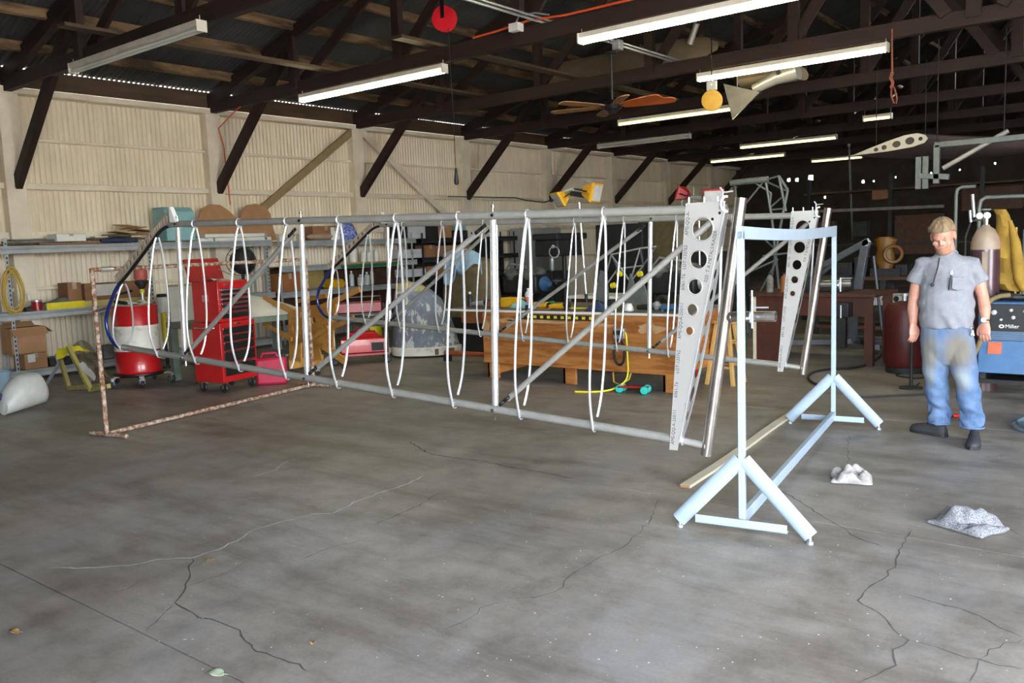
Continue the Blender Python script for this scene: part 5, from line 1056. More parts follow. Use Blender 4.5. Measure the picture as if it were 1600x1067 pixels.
MB().tube([lp(912, 283), lp(932, 291)], .012, 6).build('knob_bar', M['galv'], t)
tag(MB().tube([lp(866, 312), lp(850, 316), lp(838, 315), lp(822, 313), at(805, 309, y=12), at(700, 307, x=-13.35)], .011, 6).build('lamp_lead', M['black'], None, loc=lp(850, 316)), 'black lead running from the yellow lamps to the wall', 'lead')
LY = 12.6
t = T('red_work_lamp', 'slim stand with red-rimmed work lamps in front of the back trusses', 'work lamp', V(lp(1093, 400).x, LY, 0))
p = lp(1092, 316); MB().tube([V(p.x, LY, .02), p], .016, 10).build('pole', M['alu'], t)
for a in (90, 210, 330): MB().tube([V(p.x, LY, .4), V(p.x+.4*cos(radians(a)), LY+.4*sin(radians(a)), .012)], .012, 8).build('leg', M['blacksteel'], t)
MB().beam(lp(1076, 308), lp(1104, 309), .07, .06).build('crosshead', M['galv'], t, bevel=.008)
lamp_head(t, lp(1115, 307), (.4, -.85, -.2), 'red', 1.25); lamp_head(t, lp(1067, 303), (-.9, -.1, .3), 'deepred', 1.1)
MB().tube([lp(1066, 300), lp(1066, 325)], .010, 6).build('guard_bar', M['galv'], t); MB().tube([lp(1084, 292), lp(1084, 322)], .010, 6).build('guard_bar', M['galv'], t)
# dim machines behind the bench
t = T('drill_press', 'tall black drill press standing in the gloom behind the bench', 'drill press', V(-8.3, 13.4, 0)); p = V(at(882, 420, y=13.4).x, 13.4, 0)
t.location = p; ORG[t.name] = p
MB().lathe([(.045, .05), (.045, 1.75)], p, 14).build('column', M['machine'], t); MB().box(p+V(-.3, -.35, 0), p+V(.3, .3, .06)).build('base', M['machine'], t, bevel=.01); MB().box(p+V(-.28, -.55, 1.42), p+V(.25, .3, 1.72)).build('head', M['black'], t, bevel=.03); MB().box(p+V(-.3, -.6, 1.72), p+V(.28, .4, 1.84)).build('belt_cover', M['black'], t, bevel=.03); MB().lathe([(.03, 1.15), (.05, 1.2), (.05, 1.42)], p+V(0, -.4, 0), 12).build('quill', M['galv'], t); MB().lathe([(.25, .95), (.25, .99), (.05, 1.0), (.05, .9)], p+V(0, -.3, 0), 16).build('table', M['machine'], t); MB().torus(p+V(.2, -.6, 1.5), .10, .012, (1, -.5, 0), 18, 6).build('feed_wheel', M['galv'], t); MB().lathe([(.03, 0), (.03, .02)], p+V(.16, -.56, 1.6), 12, (0, -1, 0)).build('dial', M['white'], t)
def engine(px, y, name, label, s=1., blue=False):
    p = V(at(px, 440, y=y).x, y, 0); t = T(name, label, 'engine', p)
    MB().box(p+V(-.35, -.2, .70)*s, p+V(.35, .25, 1.0)*s).build('crankcase', M['machine'], t, bevel=.03)
    for sg in (-1, 1):
        for k in range(2):
            b = p+V(-.18+.36*k, sg*.1, .95)*s; cyl_ = MB().lathe([(.09, 0), (.09, .16)], b, 12, (0, sg*.6, .8))
            for j in range(5): cyl_.lathe([(.115, .02+.03*j), (.115, .03+.03*j)], b, 12, (0, sg*.6, .8))
            o = cyl_.build('finned_cylinder', M['grime'], t); o['kind'] = 'stuff'
    MB().lathe([(.12, 0), (.14, .05), (.05, .18)], p+V(.36, 0, .85)*s, 14, (1, -.3, 0)).build('hub', M['weldblue'] if blue else M['galv'], t)
    for sx in (-.3, .3):
        MB().beam(p+V(sx, 0, .70)*s, p+V(sx*1.3, -.35, .02), .05, .05).build('stand_leg', M['blacksteel'], t); MB().beam(p+V(sx, 0, .70)*s, p+V(sx*1.3, .35, .02), .05, .05).build('stand_leg', M['blacksteel'], t)
    MB().tube([p+V(-.3, -.2, 1.05)*s, p+V(-.1, -.3, 1.2)*s, p+V(.2, -.25, 1.15)*s], .02, 8).build('intake_pipe', M['galv'], t)
engine(822, 12.6, 'blue_engine', 'dark engine with a blue hub on a stand, behind the bench left half', 1.1, True)
engine(1058, 12.2, 'grey_engine', 'dark finned engine on a stand, just left of the wing root plate', 1.15)
t = T('tube_engine_mount', 'welded pale tube engine mount on the floor behind the bench', 'engine mount', V(-6.0, 11.6, 0))
EY = 11.6
def ep(px, py, dy=0): return at(px, py, y=EY+dy)
nodes = [ep(955, 398), ep(1000, 388), ep(985, 440), ep(965, 420, .5), ep(1005, 415, .5), ep(940, 455, .2), ep(1025, 385, .3)]
for a, b in ((0, 1), (1, 2), (2, 0), (0, 3), (1, 4), (3, 4), (2, 3), (2, 4), (0, 5), (5, 3), (1, 6), (6, 4)): MB().tube([nodes[a], nodes[b]], .014, 8).build('tube', M['galv'], t)
for nd in (nodes[2], nodes[5], nodes[4]): MB().tube([nd, V(nd.x, nd.y, .02)], .016, 8).build('prop', M['blacksteel'], t)
for k, (px, py) in enumerate(((968, 428), (1000, 428), (935, 446), (958, 446))):
    p = ep(px, py, -.1); MB().lathe([(.045, -.03), (.045, .03)], p, 10, (1, 0, .2)).build('yellow_mount', M['brightyellow'], t)
t = T('tool_tray_stand', 'grey angled tool tray stand with slotted side, behind the bench', 'stand', V(-5.8, 10.9, 0)); p = V(at(950, 470, y=10.3).x, 10.3, 0); t.location = p; ORG[t.name] = p
MB().prism([p+V(-.28, 0, .6), p+V(.02, 0, .6), p+V(-.02, 0, 1.22), p+V(-.12, 0, 1.26)], (0, .03, 0)).build('angled_panel', M['lattice'], t); MB().prism([p+V(.1, .2, .6), p+V(.55, .2, .6), p+V(.5, .2, .95), p+V(.42, .2, 1.15), p+V(.35, .2, .95), p+V(.25, .2, 1.2)], (0, .03, 0)).build('notched_panel', M['lattice'], t); MB().box(p+V(-.35, -.05, .56), p+V(.6, .35, .60)).build('tray', M['machine'], t)
for x in (-.3, .55): MB().box(p+V(x-.02, 0, 0), p+V(x+.02, .04, .56)).build('leg', M['machine'], t); MB().box(p+V(x-.02, .28, 0), p+V(x+.02, .32, .56)).build('leg', M['machine'], t)
t = T('side_table', 'low dark table with white edge behind the bench middle', 'table', V(-7.0, 10.9, 0)); MB().box((-7.35, 10.6, .83), (-6.35, 11.3, .87)).build('top', M['white'], t); MB().box((-7.3, 10.63, .55), (-6.4, 10.66, .83)).build('apron', M['redwood'], t)
for x in (-7.3, -6.44): MB().box((x, 10.65, 0), (x+.05, 10.7, .83)).build('leg', M['machine'], t); MB().box((x, 11.2, 0), (x+.05, 11.25, .83)).build('leg', M['machine'], t)
t = T('khaki_board', 'large khaki board standing upright in the dark behind the lamp poles', 'board', V(-6.2, 15.0, 0)); p = V(at(1030, 380, y=15).x, 15, 0); t.location = p; ORG[t.name] = p
MB().box(p+V(-.45, 0, .03), p+V(.35, .03, 2.0)).build('sheet', M['khaki'], t); MB().box(p+V(-.47, -.02, .0), p+V(.37, .05, .06)).build('foot_rail', M['machine'], t); MB().box(p+V(-.46, -.01, 1.97), p+V(.36, .04, 2.01)).build('top_rail', M['khaki'], t)

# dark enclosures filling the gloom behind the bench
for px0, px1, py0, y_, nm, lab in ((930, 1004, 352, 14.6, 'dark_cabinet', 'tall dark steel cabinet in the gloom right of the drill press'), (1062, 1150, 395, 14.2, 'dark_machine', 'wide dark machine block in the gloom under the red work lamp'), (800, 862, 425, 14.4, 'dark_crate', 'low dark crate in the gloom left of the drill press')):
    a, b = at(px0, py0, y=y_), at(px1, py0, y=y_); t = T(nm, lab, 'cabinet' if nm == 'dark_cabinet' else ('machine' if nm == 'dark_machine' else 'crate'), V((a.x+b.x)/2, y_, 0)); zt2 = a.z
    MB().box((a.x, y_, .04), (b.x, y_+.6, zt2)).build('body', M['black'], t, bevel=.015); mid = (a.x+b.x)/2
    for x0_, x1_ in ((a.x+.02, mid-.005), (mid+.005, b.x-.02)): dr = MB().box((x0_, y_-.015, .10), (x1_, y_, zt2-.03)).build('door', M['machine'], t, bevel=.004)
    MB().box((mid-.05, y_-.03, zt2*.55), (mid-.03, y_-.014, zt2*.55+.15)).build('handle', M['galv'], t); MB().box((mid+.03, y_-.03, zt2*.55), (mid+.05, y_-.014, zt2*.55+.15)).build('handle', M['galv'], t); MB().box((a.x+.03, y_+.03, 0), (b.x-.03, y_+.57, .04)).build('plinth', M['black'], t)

# steel lattice frame
t = T('steel_lattice', 'grey-green welded steel tube lattice frame standing in the dark', 'frame', V(-5.4, 13.2, 0))
LY = 13.2
L_ = lambda px, py, dy=0: at(px, py, y=13.2+dy)
MB().tube([L_(1142, 286), L_(1200, 280)], .05, 10).build('top_tube', M['lattice'], t)
ns = [L_(1148, 286), L_(1196, 281), L_(1217, 275), L_(1231, 297), L_(1205, 330), L_(1222, 328), L_(1200, 296, .6), L_(1206, 300, .6)]
segs = [((1148, 286), (1152, 340)), ((1152, 340), (1168, 520)), ((1196, 281), (1206, 340)), ((1206, 340), (1222, 500)), ((1217, 275), (1228, 330)), ((1231, 297), (1222, 340)), ((1222, 340), (1190, 520)), ((1217, 275), (1231, 297)), ((1196, 281), (1217, 275)), ((1196, 283), (1231, 299)), ((1180, 286), (1205, 302)), ((1205, 302), (1202, 325)), ((1202, 325), (1222, 308)), ((1203, 328), (1226, 326)), ((1206, 340), (1222, 340)), ((1190, 370), (1212, 390)), ((1160, 430), (1215, 405)), ((1215, 405), (1185, 460)), ((1175, 480), (1230, 440)), ((1195, 281), (1162, 322)), ((1192, 400), (1235, 395))]
for k, (a, b) in enumerate(segs): MB().tube([L_(*a, .0), L_(*b, .0 if k % 3 else .35)], .022 if k < 8 else .015, 8).build('tube', M['lattice'], t)
for px in (1168, 1190, 1222): p = L_(px, 500); MB().tube([p, V(p.x, p.y+.1, .01)], .022, 8).build('leg', M['lattice'], t)
# engine hoist
t = T('engine_hoist', 'dark grey folding engine hoist standing in the dark behind the pale rig stand', 'engine hoist', V(-4.0, 13.0, 0))
HY = 12.6; hp = lambda px, py, dy=0: at(px, py, y=HY+dy)
MB().beam(hp(1332, 500), hp(1352, 384), .11, .11, up=(0, 1, 0)).build('mast', M['hoist'], t, bevel=.008); MB().beam(hp(1262, 428), hp(1358, 376), .09, .10, up=(0, 1, 0)).build('boom', M['hoist'], t, bevel=.008); MB().beam(hp(1255, 450), hp(1300, 415), .05, .05, up=(0, 1, 0)).build('boom_extension', M['hoist'], t)
MB().tube([hp(1365, 400), hp(1378, 515)], .02, 8).build('ram', M['hoist'], t)
MB().lathe([(.05, -.05), (.05, .05)], hp(1354, 380), 12, (0, 1, 0)).build('pivot', M['galv'], t)
f1 = hp(1333, 503)
for a, b in (((f1.x, HY, .10), (-4.85, 12.05, .10)), ((f1.x, HY+.3, .10), (-3.3, 12.05, .10))): MB().beam(a, b, .08, .08).build('base_leg', M['hoist'], t, bevel=.006)
MB().beam((f1.x, HY, .10), (f1.x, HY, f1.z+.05), .1, .1).build('mast_foot', M['hoist'], t); MB().beam((f1.x-.3, HY+.1, .1), (f1.x+.4, HY+.1, .1), .09, .08).build('cross_beam', M['hoist'], t)
for p in (V(-4.85, 12.05, .035), V(-3.3, 12.05, .035), V(f1.x-.3, HY+.1, .035), V(f1.x+.4, HY+.1, .035)): MB().torus(p, .024, .011, (1, .2, 0), 14, 6).lathe([(.02, -.01), (.02, .01)], p, 10, (1, .2, 0)).build('caster_wheel', M['black'], t)
# holed spar on trestles
t = T('holed_spar', 'long bare aluminium spar web with a row of lightening holes, laid on a rack', 'spar', V(-4.0, 14.5, .6))
sp0 = at(1320, 470, y=14.2); zz = sp0.z
def sf(u, v_): return (u, 14.2+.0*u, zz+v_+.03*(u-sp0.x))
MB().holed([(sp0.x-.3, -.08), (sp0.x+1.6, -.08), (sp0.x+1.6, .11), (sp0.x-.3, .09)], [(sp0.x+.10+.17*k, .015, (.045, .025, .02, .045, .045, .05, .04, .03)[k], (.045, .025, .02, .045, .045, .05, .04, .03)[k]) for k in range(8)], sf, (0, .02, 0), 14).build('web', M['alusheet'], t)
MB().box((sp0.x-.3, 14.2, zz+.09), (sp0.x+1.6, 14.26, zz+.10)).build('flange', M['alusheet'], t)
t = T('dark_rack', 'long dark low rack under the aluminium spar', 'rack', V(-4, 14.4, 0)); MB().box((sp0.x-.6, 14.1, zz-.14), (sp0.x+2.2, 14.6, zz-.085)).build('rail', M['machine'], t); MB().box((sp0.x-.6, 14.1, .12), (sp0.x+2.2, 14.6, .17)).build('lower_rail', M['rackwood'], t)
for x in (-.5, .6, 2.0): MB().box((sp0.x+x, 14.15, 0), (sp0.x+x+.08, 14.23, zz-.14)).build('leg', M['machine'], t)
# red drum, black post
p = V(at(1412, 560, y=10.7).x, 10.7, 0); t = T('red_tank', 'dark red round tank standing behind the man on his right side', 'tank', p)
MB().lathe([(0, .06), (.18, .06), (.22, .12), (.22, .72), (.18, .80), (.06, .84), (0, .845)], p, 22).build('shell', M['tankred'], t); MB().lathe([(.03, .84), (.03, .9), (.05, .9), (.05, .93)], p, 10).build('valve', M['galv'], t); MB().lathe([(.2, 0), (.2, .07), (.17, .07)], p, 18).build('foot_ring', M['black'], t)
p = V(at(1424, 560, y=9.6).x, 9.6, 0); t = T('black_post', 'thin black post beside the dark red tank', 'post', p); MB().tube([p+V(0, 0, .01), p+V(0, 0, .9)], .018, 8).build('rod', M['black'], t); MB().lathe([(.12, 0), (.12, .015), (.02, .03)], p, 14).build('foot', M['black'], t)
# back of the hangar
t = T('orange_pump', 'orange-yellow machine casting glowing dimly on the rear bench', 'machine', V(-4.2, 16, .9)); p = at(1385, 412, y=16); t.location = (p.x, 16, .86); ORG[t.name] = V(p.x, 16, .86)
MB().box(V(p.x-.25, 15.9, .86), V(p.x+.25, 16.3, 1.0)).build('bed', M['machine'], t); MB().loft([[V(p.x+.2*s*cos(a)-.02, 16+.12*sin(a), z) for a in [2*pi*j/14 for j in range(14)]] for z, s in ((1.0, .6), (1.15, .9), (1.35, .7), (1.5, 1.), (1.55, .6))]).build('casting', mat('dim_orange', (.20, .09, .012), (.14, .06, .008), .5), t); MB().torus(V(p.x+.15, 15.85, 1.25), .14, .03, (.3, -1, 0), 18, 8).build('handwheel', MATS['dim_orange'], t)
t = T('rear_bench', 'dark bench of machines along the middle rear of the hangar', 'bench', V(-4, 16, 0)); MB().box((-6.0, 15.8, .80), (-1.0, 16.6, .86)).build('top', M['rackwood'], t)
for x in (-5.9, -4.3, -2.7, -1.1): MB().box((x, 15.85, 0), (x+.1, 15.95, .8)).build('leg', M['machine'], t); MB().box((x, 16.45, 0), (x+.1, 16.55, .8)).build('leg', M['machine'], t)
for k, (px, w_, h_) in enumerate(((1320, .3, .25), (1345, .18, .35), (1410, .2, .2))):
    p = at(px, 430, y=16.1); carton('machine_box', ('squat dark machine box at the left of the rear bench', 'upright dark machine box near the hoist mast on the rear bench', 'dark machine box beside the orange casting')[k], (p.x-w_/2, 16.0, .862), (p.x+w_/2, 16.4, .862+h_), 'machine', 'machine', tape=False)
t = T('storage_rack', 'long dark storage rack with a pale rail across the rear of the hangar', 'rack', V(-6, 22, 0)); ry = 22.; a0, a1 = at(1255, 331, y=ry), at(1475, 322, y=ry)
MB().beam(a0, a1, .05, .07).build('pale_rail', mat('weathered_rail', (.22, .21, .19), (.15, .14, .13), .6), t); MB().box((a0.x, ry, a0.z-.9), (a1.x+3, ry+1.0, a0.z-.86)).build('deck', M['machine'], t); MB().box((a0.x, ry, a0.z+.42), (a1.x+3, ry+1.0, a0.z+.46)).build('deck', M['plate'], t)
for k in range(4): x = a0.x+.1+(a1.x-a0.x+2.6)*k/3; MB().box((x, ry-.02, 0), (x+.09, ry+.07, a0.z+.8)).build('upright', M['machine'], t)
for k, (p0, p1, q0, q1, m, lab) in enumerate(((1360, 1388, 296, 312, 'carddark', 'small orange-brown box high on the storage rack'), (1395, 1470, 333, 398, 'rackwood', 'big dark plywood sheet at the storage rack behind the man head'), (1330, 1352, 345, 370, 'machine', 'dark crate in the middle bay of the storage rack'), (1500, 1598, 288, 330, 'rackwood', 'dark red-brown panel at the right, above the gas cylinder'), (1240, 1300, 345, 360, 'rackwood', 'brown board lying at the left of the storage rack'))):
    a, b = at(p0, q1, y=ry-.1), at(p1, q0, y=ry-.1); carton('rack_box' if k in (0, 2) else 'plywood_sheet', lab, (a.x, ry-.08+.1, a.z), (b.x, ry+.3, b.z), m, 'box' if k in (0, 2) else 'plywood', tape=False)
t = T('bent_pipe_rail', 'bent grey pipe rail arching behind the gas cylinder', 'rail', V(-1.5, 11.4, 0)); py_ = 11.4; pp = lambda px, py: at(px, py, y=py_)
a = pp(1530, 330); MB().tube([V(a.x, py_, 0.01), pp(1530, 325), pp(1533, 313), pp(1541, 308), pp(1600, 306), pp(1700, 303)], .022, 10).build('pipe', M['lattice'], t); b = pp(1700, 303); MB().tube([b, V(b.x, b.y, .01)], .022, 10).build('post', M['lattice'], t)
t = T('bent_pipe_post', 'second bent grey pipe, closer to the man head, curving to the right', 'rail', V(-2, 12.5, 0)); py_ = 12.5; a = pp(1494, 330); MB().tube([V(a.x, py_, 0.01), pp(1494, 305), pp(1496, 296), pp(1503, 292), pp(1525, 291)], .022, 10).build('pipe', M['lattice'], t); MB().lathe([(.1, 0), (.1, .015)], V(a.x, py_, 0), 12).build('foot', M['machine'], t)

# ------------------------------------------------------------------ welding corner on the right
WY = 9.15; wp = lambda px, py, dy=0: at(px, py, y=WY+dy)
wx0, wx1 = wp(1527, 500).x, -.83
t = T('welder', 'blue welding machine with black control panel on a cart', 'welder', V((wx0+wx1)/2, WY, .0))
zt_ = wp(1560, 472).z; zbk = wp(1560, 577).z
MB().box((wx0, WY+.03, zbk), (wx1, WY+.75, zt_)).build('case', M['weldblue'], t, bevel=.012)
zs = wp(1560, 517).z
MB().box((wx0+.09, WY+.0, zs), (wx1-.03, WY+.03, zt_-.02)).build('control_panel', M['weldblack'], t, bevel=.004)
for (dx, z, r) in ((.20, .82, .028), (.34, .85, .018), (.36, .76, .02), (.45, .84, .015), (.48, .75, .022), (.26, .73, .014)): MB().lathe([(r, 0), (r*.8, .02), (r*.3, .022)], (wx0+dx-.06, WY, zs+.10+(z-.72)*.75), 12, (0, -1, 0)).build('dial', M['galv'], t)
lg_ = text('maker_lettering', 'Miller', .05, M['white'], t, V(wx0+.235, WY-.003, zs+.045)-t.location, (radians(90), 0, 0), .001); 
MB().torus((wx0+.205, WY-.003, zs+.045), .018, .006, (0, 1, 0), 18, 6, sq=.7).build('maker_emblem', M['white'], t)
zl = wp(1560, 532).z
lv = MB()
for k in range(5): lv.box((wx0+.12, WY+.012, zl+(zs-zl)*k/5+.008), (wx1-.04, WY+.03, zl+(zs-zl)*(k+1)/5-.006))
lv.build('louvers', mat('grey_louvers', (.2, .21, .2), (.15, .16, .15), .5), t)['kind'] = 'stuff'
MB().prism([(wx0+.02, WY-.0, zl), (wx0+.02, WY+.03, zl), (wx0+.02, WY-.03, zbk-.03), (wx0+.02, WY-.06, zbk-.03)], (wx1-wx0-.03, 0, 0)).build('lower_door', M['weldblue'], t, bevel=.004)
MB().prism([(wx0+.10, WY-.006, zl-.015), (wx0+.10, WY-.037, zl-.125), (wx0+.10, WY-.042, zl-.125), (wx0+.10, WY-.011, zl-.015)], (.115, 0, 0)).build('red_sticker', mat('faded_orange_label', (.5, .12, .05), (.4, .09, .04), .6), t)
MB().box((wx1-.05, WY-.01, zbk-.1), (wx1, WY+.03, zt_+.02)).build('corner_post', M['weldblue'], t)
t2 = T('welder_cart', 'dark low cart with casters under the blue welder', 'cart', V((wx0+wx1)/2, WY+.4, 0))
MB().box((wx0-.02, WY, .18), (wx1+.05, WY+1.0, .22)).build('deck', M['blacksteel'], t2)
for x in (wx0+.05, wx1-.05): [MB().box((x-.025, WY+yy, .22), (x+.025, WY+yy+.05, zbk-.04)).build('riser', M['machine'], t2) for yy in (.05, .6)]
MB().box((wx0, WY+.04, zbk-.035), (wx1, WY+.7, zbk-.002)).build('upper_deck', M['blacksteel'], t2)
for x, y in ((wx1-.12, WY-.02), (wx0+.0, WY+.05), (wx1-.1, WY+.9), (wx0, WY+.9)):
    p = V(x, y, .072); MB().torus(p, .048, .022, (1, -.3, 0), 18, 8).lathe([(.04, -.016), (.04, .016)], p, 14, (1, -.3, 0)).build('caster_wheel', mat('pale_caster', (.32, .31, .28), (.2, .19, .18), .5), t2); MB().beam(p+V(0, 0, .01), p+V(0, 0, .11), .05, .055).build('caster_fork', M['galv'], t2)
for k in range(3): MB().tube([wp(1530+20*k, 590, .1), wp(1545+18*k, 583, .12), wp(1570+12*k, 588, .1)], .012, 6)
p = V(at(1537, 500, y=9.85).x, 9.85, 0); t = T('gas_cylinder', 'dark maroon gas cylinder with worn tan shoulder standing beside the welder', 'gas cylinder', p); r = .135; p = p+V(0, 0, .221)
MB().lathe([(0, -.22), (r, -.22), (r, 1.22)], p, 26).build('body', M['cylbrown'], t); MB().lathe([(r, 1.22), (r, 1.28), (r*.9, 1.34), (r*.62, 1.42), (r*.3, 1.45), (.03, 1.47)], p, 26).build('shoulder', M['cyltan'], t)
MB().lathe([(.025, 1.46), (.03, 1.54), (.02, 1.6)], p, 12).tube([p+V(0, 0, 1.53), p+V(-.12, -.05, 1.52)], .016, 8).build('valve', M['chrome'], t); MB().torus(p+V(0, 0, 1.62), .035, .01, n=16, k=6).build('valve_wheel', M['galv'], t)
for dx, dy in ((-.05, -.06), (.02, -.07)): MB().lathe([(.03, 0), (.033, .012), (.0, .02)], p+V(dx, dy, 1.56), 14, (.2, -1, 0)).build('gauge', M['white'], t)
MB().tube([p+V(-.13, -.05, 1.50), p+V(-.14, -.05, 1.62)], .014, 8).tube([p+V(-.10, -.05, 1.55), p+V(-.12, -.05, 1.78)], .016, 8).build('flow_tube', M['galv'], t)
MB().tube([p+V(-.13, -.05, 1.5), p+V(-.17, -.08, 1.35), p+V(-.165, -.1, 1.15), p+V(-.12, -.14, 1.0)], .009, 6).build('gas_hose', M['black'], t); MB().beam(p+V(.02, -r-.004, .45), p+V(.02, -r-.004, 1.2), .05, .003, up=(0, 1, 0)).build('pale_streak', M['cyltan'], t)  # narrow pale strip down the cylinder front
# leather jacket hung over the cart handle
t = T('handle_frame', 'grey pipe handle behind the welder that the mustard jacket hangs over', 'handle', V(-1.2, 10.2, .2)); MB().tube([(-1.35, 10.15, .22), (-1.35, 10.15, 1.62), (-1.28, 10.15, 1.70), (-1.0, 10.15, 1.70), (-.95, 10.15, 1.62), (-.95, 10.15, .22)], .016, 8).build('pipe', M['lattice'], t)
JYW = 9.95
def jk(px, py, dy=0): return at(px, py, y=JYW+dy)
outl = [((1543, 345), (1556, 345)), ((1541, 333), (1572, 330)), ((1550, 327), (1572, 327)), ((1556, 335), (1577, 336)), ((1556, 352), (1582, 354)), ((1555, 375), (1586, 378)), ((1554, 400), (1590, 405)), ((1555, 425), (1595, 428)), ((1557, 442), (1603, 445)), ((1562, 452), (1612, 455))]
mb = MB(); rings = []
for i, (a, b) in enumerate(outl[2:]):
    pa, pb_ = jk(*a), jk(*b); c = (pa+pb_)/2; hw_ = (pb_-pa)/2; rings.append([c+hw_*cos(q_)*(1+.06*sin(3*q_+i))+V(0, -(.10+.035*sin(2.3*i+3*q_))*sin(q_)*(1 if i else .5), .0) for q_ in [2*pi*j/20 for j in range(20)]])
t = T('leather_jacket', 'mustard suede welding jacket hanging beside the gas cylinder', 'jacket', jk(1575, 400)); mb.loft(rings).build('body', M['leather'], t)
MB().tube([jk(1578, 345, -.05), jk(1587, 380, -.09), jk(1590, 410, -.10), jk(1592, 435, -.10), jk(1600, 455, -.12)], [.02, .045, .055, .05, .03], 12).build('sleeve', M['leather'], t)
tag(MB().tube(smooth([wp(1578, 461, .0), wp(1562, 463, -.03), wp(1547, 470, -.05), wp(1539, 486, -.06), wp(1538, 505, -.07), wp(1533, 528, -.07), wp(1524, 550, -.08), wp(1516, 568, -.1)]), .03, 10, flat=.75).build('leather_sleeve', M['strap'], None, loc=wp(1540, 500)), 'tan leather cable sleeve drooping down the front of the welder', 'cable sleeve')
t = T('cable_heap', 'tangle of dark cables on top of the blue welder', 'cables', V(-1.2, 9.4, zt_)); random.seed(11)
hb = MB()
for k in range(6): hb.tube([V(wx0+.05+random.random()*.7, WY+.1+random.random()*.4, zt_+.02+.03*random.random()) for j in range(5)], .013, 6)
o = hb.build('loops', M['machine'], t); o['kind'] = 'stuff'; MB().tube([(wx0+.45, WY+.1, zt_+.04), (wx0+.7, WY+.05, zt_+.05)], .025, 8).build('torch_grip', M['stoolwood'], t)
t = T('rod_tube', 'upright brown rods in a holder behind the jacket', 'rods', V(-.95, 10.6, .2)); a = at(1588, 440, y=10.6); MB().tube([V(a.x, 10.6, .02), at(1588, 355, y=10.6)], .012, 8).build('rod', M['stoolwood'], t); MB().tube([V(a.x+.06, 10.6, .02), at(1596, 400, y=10.6)], .012, 8).build('rod', M['stoolwood'], t); MB().lathe([(.06, 0), (.06, .25), (.05, .25)], V(a.x+.03, 10.6, 0), 14).build('holder', M['machine'], t)
# ================================================================== THE MAN
PO = V(-1.45, 7.42, 0); PLX = V(.981, .192, 0); PLY = V(-.192, .981, 0)
PA = math.atan2(.192, .981)
man = T('person', 'man in heather grey t-shirt and worn blue jeans looking down beside the welder', 'person', PO, PA)
def rings_loft(mb, R, n=22):
    """rings (centre x, y, z, half width, half depth) stacked into a closed loft, widths along x, depths along y"""
    return mb.loft([[V(cx+w_*cos(a), cy_+d*sin(a), z) for a in [2*pi*j/n for j in range(n)]] for cx, cy_, z, w_, d in R])
def limb(mb, pts, rad, n=12): return mb.tube([V(*p) for p in pts], rad, n)
def sculpt(name, mb, m, voxel, smooth=3, fold=None, parent=man):
    me = mb.mesh(name+'_raw'); tmp = bpy.data.objects.new(name+'_raw', me); COL.objects.link(tmp)
    r = tmp.modifiers.new('r', 'REMESH'); r.mode = 'VOXEL'; r.voxel_size = voxel
    s_ = tmp.modifiers.new('s', 'SMOOTH'); s_.iterations = smooth; s_.factor = .5
    out = bpy.data.meshes.new_from_object(tmp.evaluated_get(bpy.context.evaluated_depsgraph_get())); bpy.data.objects.remove(tmp); bpy.data.meshes.remove(me)
    if fold:
        nn = [v.normal.copy() for v in out.vertices]
        for v, k in zip(out.vertices, nn): v.co += k*fold(v.co)
    out.materials.clear(); out.materials.append(m); out.name = name
    out.shade_smooth(); o = bpy.data.objects.new(name, out); COL.objects.link(o); o.parent = parent; ORG[o.name] = V(0, 0, 0); return o
HC = V(-.078, -.045, 1.52)
HR = Matrix.Rotation(radians(-8), 3, 'Z') @ Matrix.Rotation(radians(24), 3, 'X') @ Matrix.Rotation(radians(-4), 3, 'Y')
def hd(x, y, z): return HC + HR @ V(x, y, z)        # head frame: origin at the top of the neck, face towards -y
def hball(mb, x, y, z, rx, ry, rz, n=18, m=12):
    sub = MB().ball((0, 0, 0), rx, ry, rz, n, m); return mb.add([hd(*(Vector(p)+V(x, y, z))) for p in sub.v], sub.f)
# ---- body: one continuous surface from scalp to soles
b = MB()
hball(b, 0, .0, .135, .078, .098, .105); hball(b, 0, -.035, .055, .061, .062, .075); hball(b, 0, -.075, .012, .030, .022, .022)
hball(b, 0, -.088, .125, .055, .018, .018); hball(b, -.045, -.068, .075, .022, .022, .022); hball(b, .045, -.068, .075, .022, .022, .022)
b.add([hd(*p) for p in ((-.009, -.095, .118), (.009, -.095, .118), (-.019, -.10, .072), (.019, -.10, .072), (0, -.128, .078), (0, -.102, .12), (-.012, -.09, .065), (.012, -.09, .065))], [(0, 2, 4, 5), (1, 5, 4, 3), (2, 6, 4), (3, 4, 7), (6, 7, 4), (0, 5, 1), (0, 1, 7, 6), (0, 6, 2), (1, 3, 7)])
hball(b, 0, -.092, .048, .026, .012, .008); hball(b, 0, -.090, .035, .022, .012, .009)
for sg in (-1, 1): hball(b, sg*.082, .012, .095, .011, .026, .036)
limb(b, ((-.055, .02, 1.40), (-.06, .0, 1.47), (-.07, -.02, 1.54), (-.075, -.03, 1.60)), (.075, .064, .06, .055))
rings_loft(b, [(-.055, 0, .80, .15, .11), (-.055, -.02, .95, .16, .13), (-.06, -.02, 1.15, .16, .125), (-.06, .0, 1.32, .16, .10), (-.06, .01, 1.41, .135, .08), (-.06, .01, 1.46, .07, .06)])
ARMS = (((-.225, .01, 1.39), (-.268, .03, 1.27), (-.292, .04, 1.13), (-.298, .015, 1.03), (-.293, -.02, .925)), ((.115, .01, 1.39), (.155, .03, 1.27), (.193, .035, 1.14), (.208, -.01, 1.04), (.212, -.05, .945)))
HANDS = []
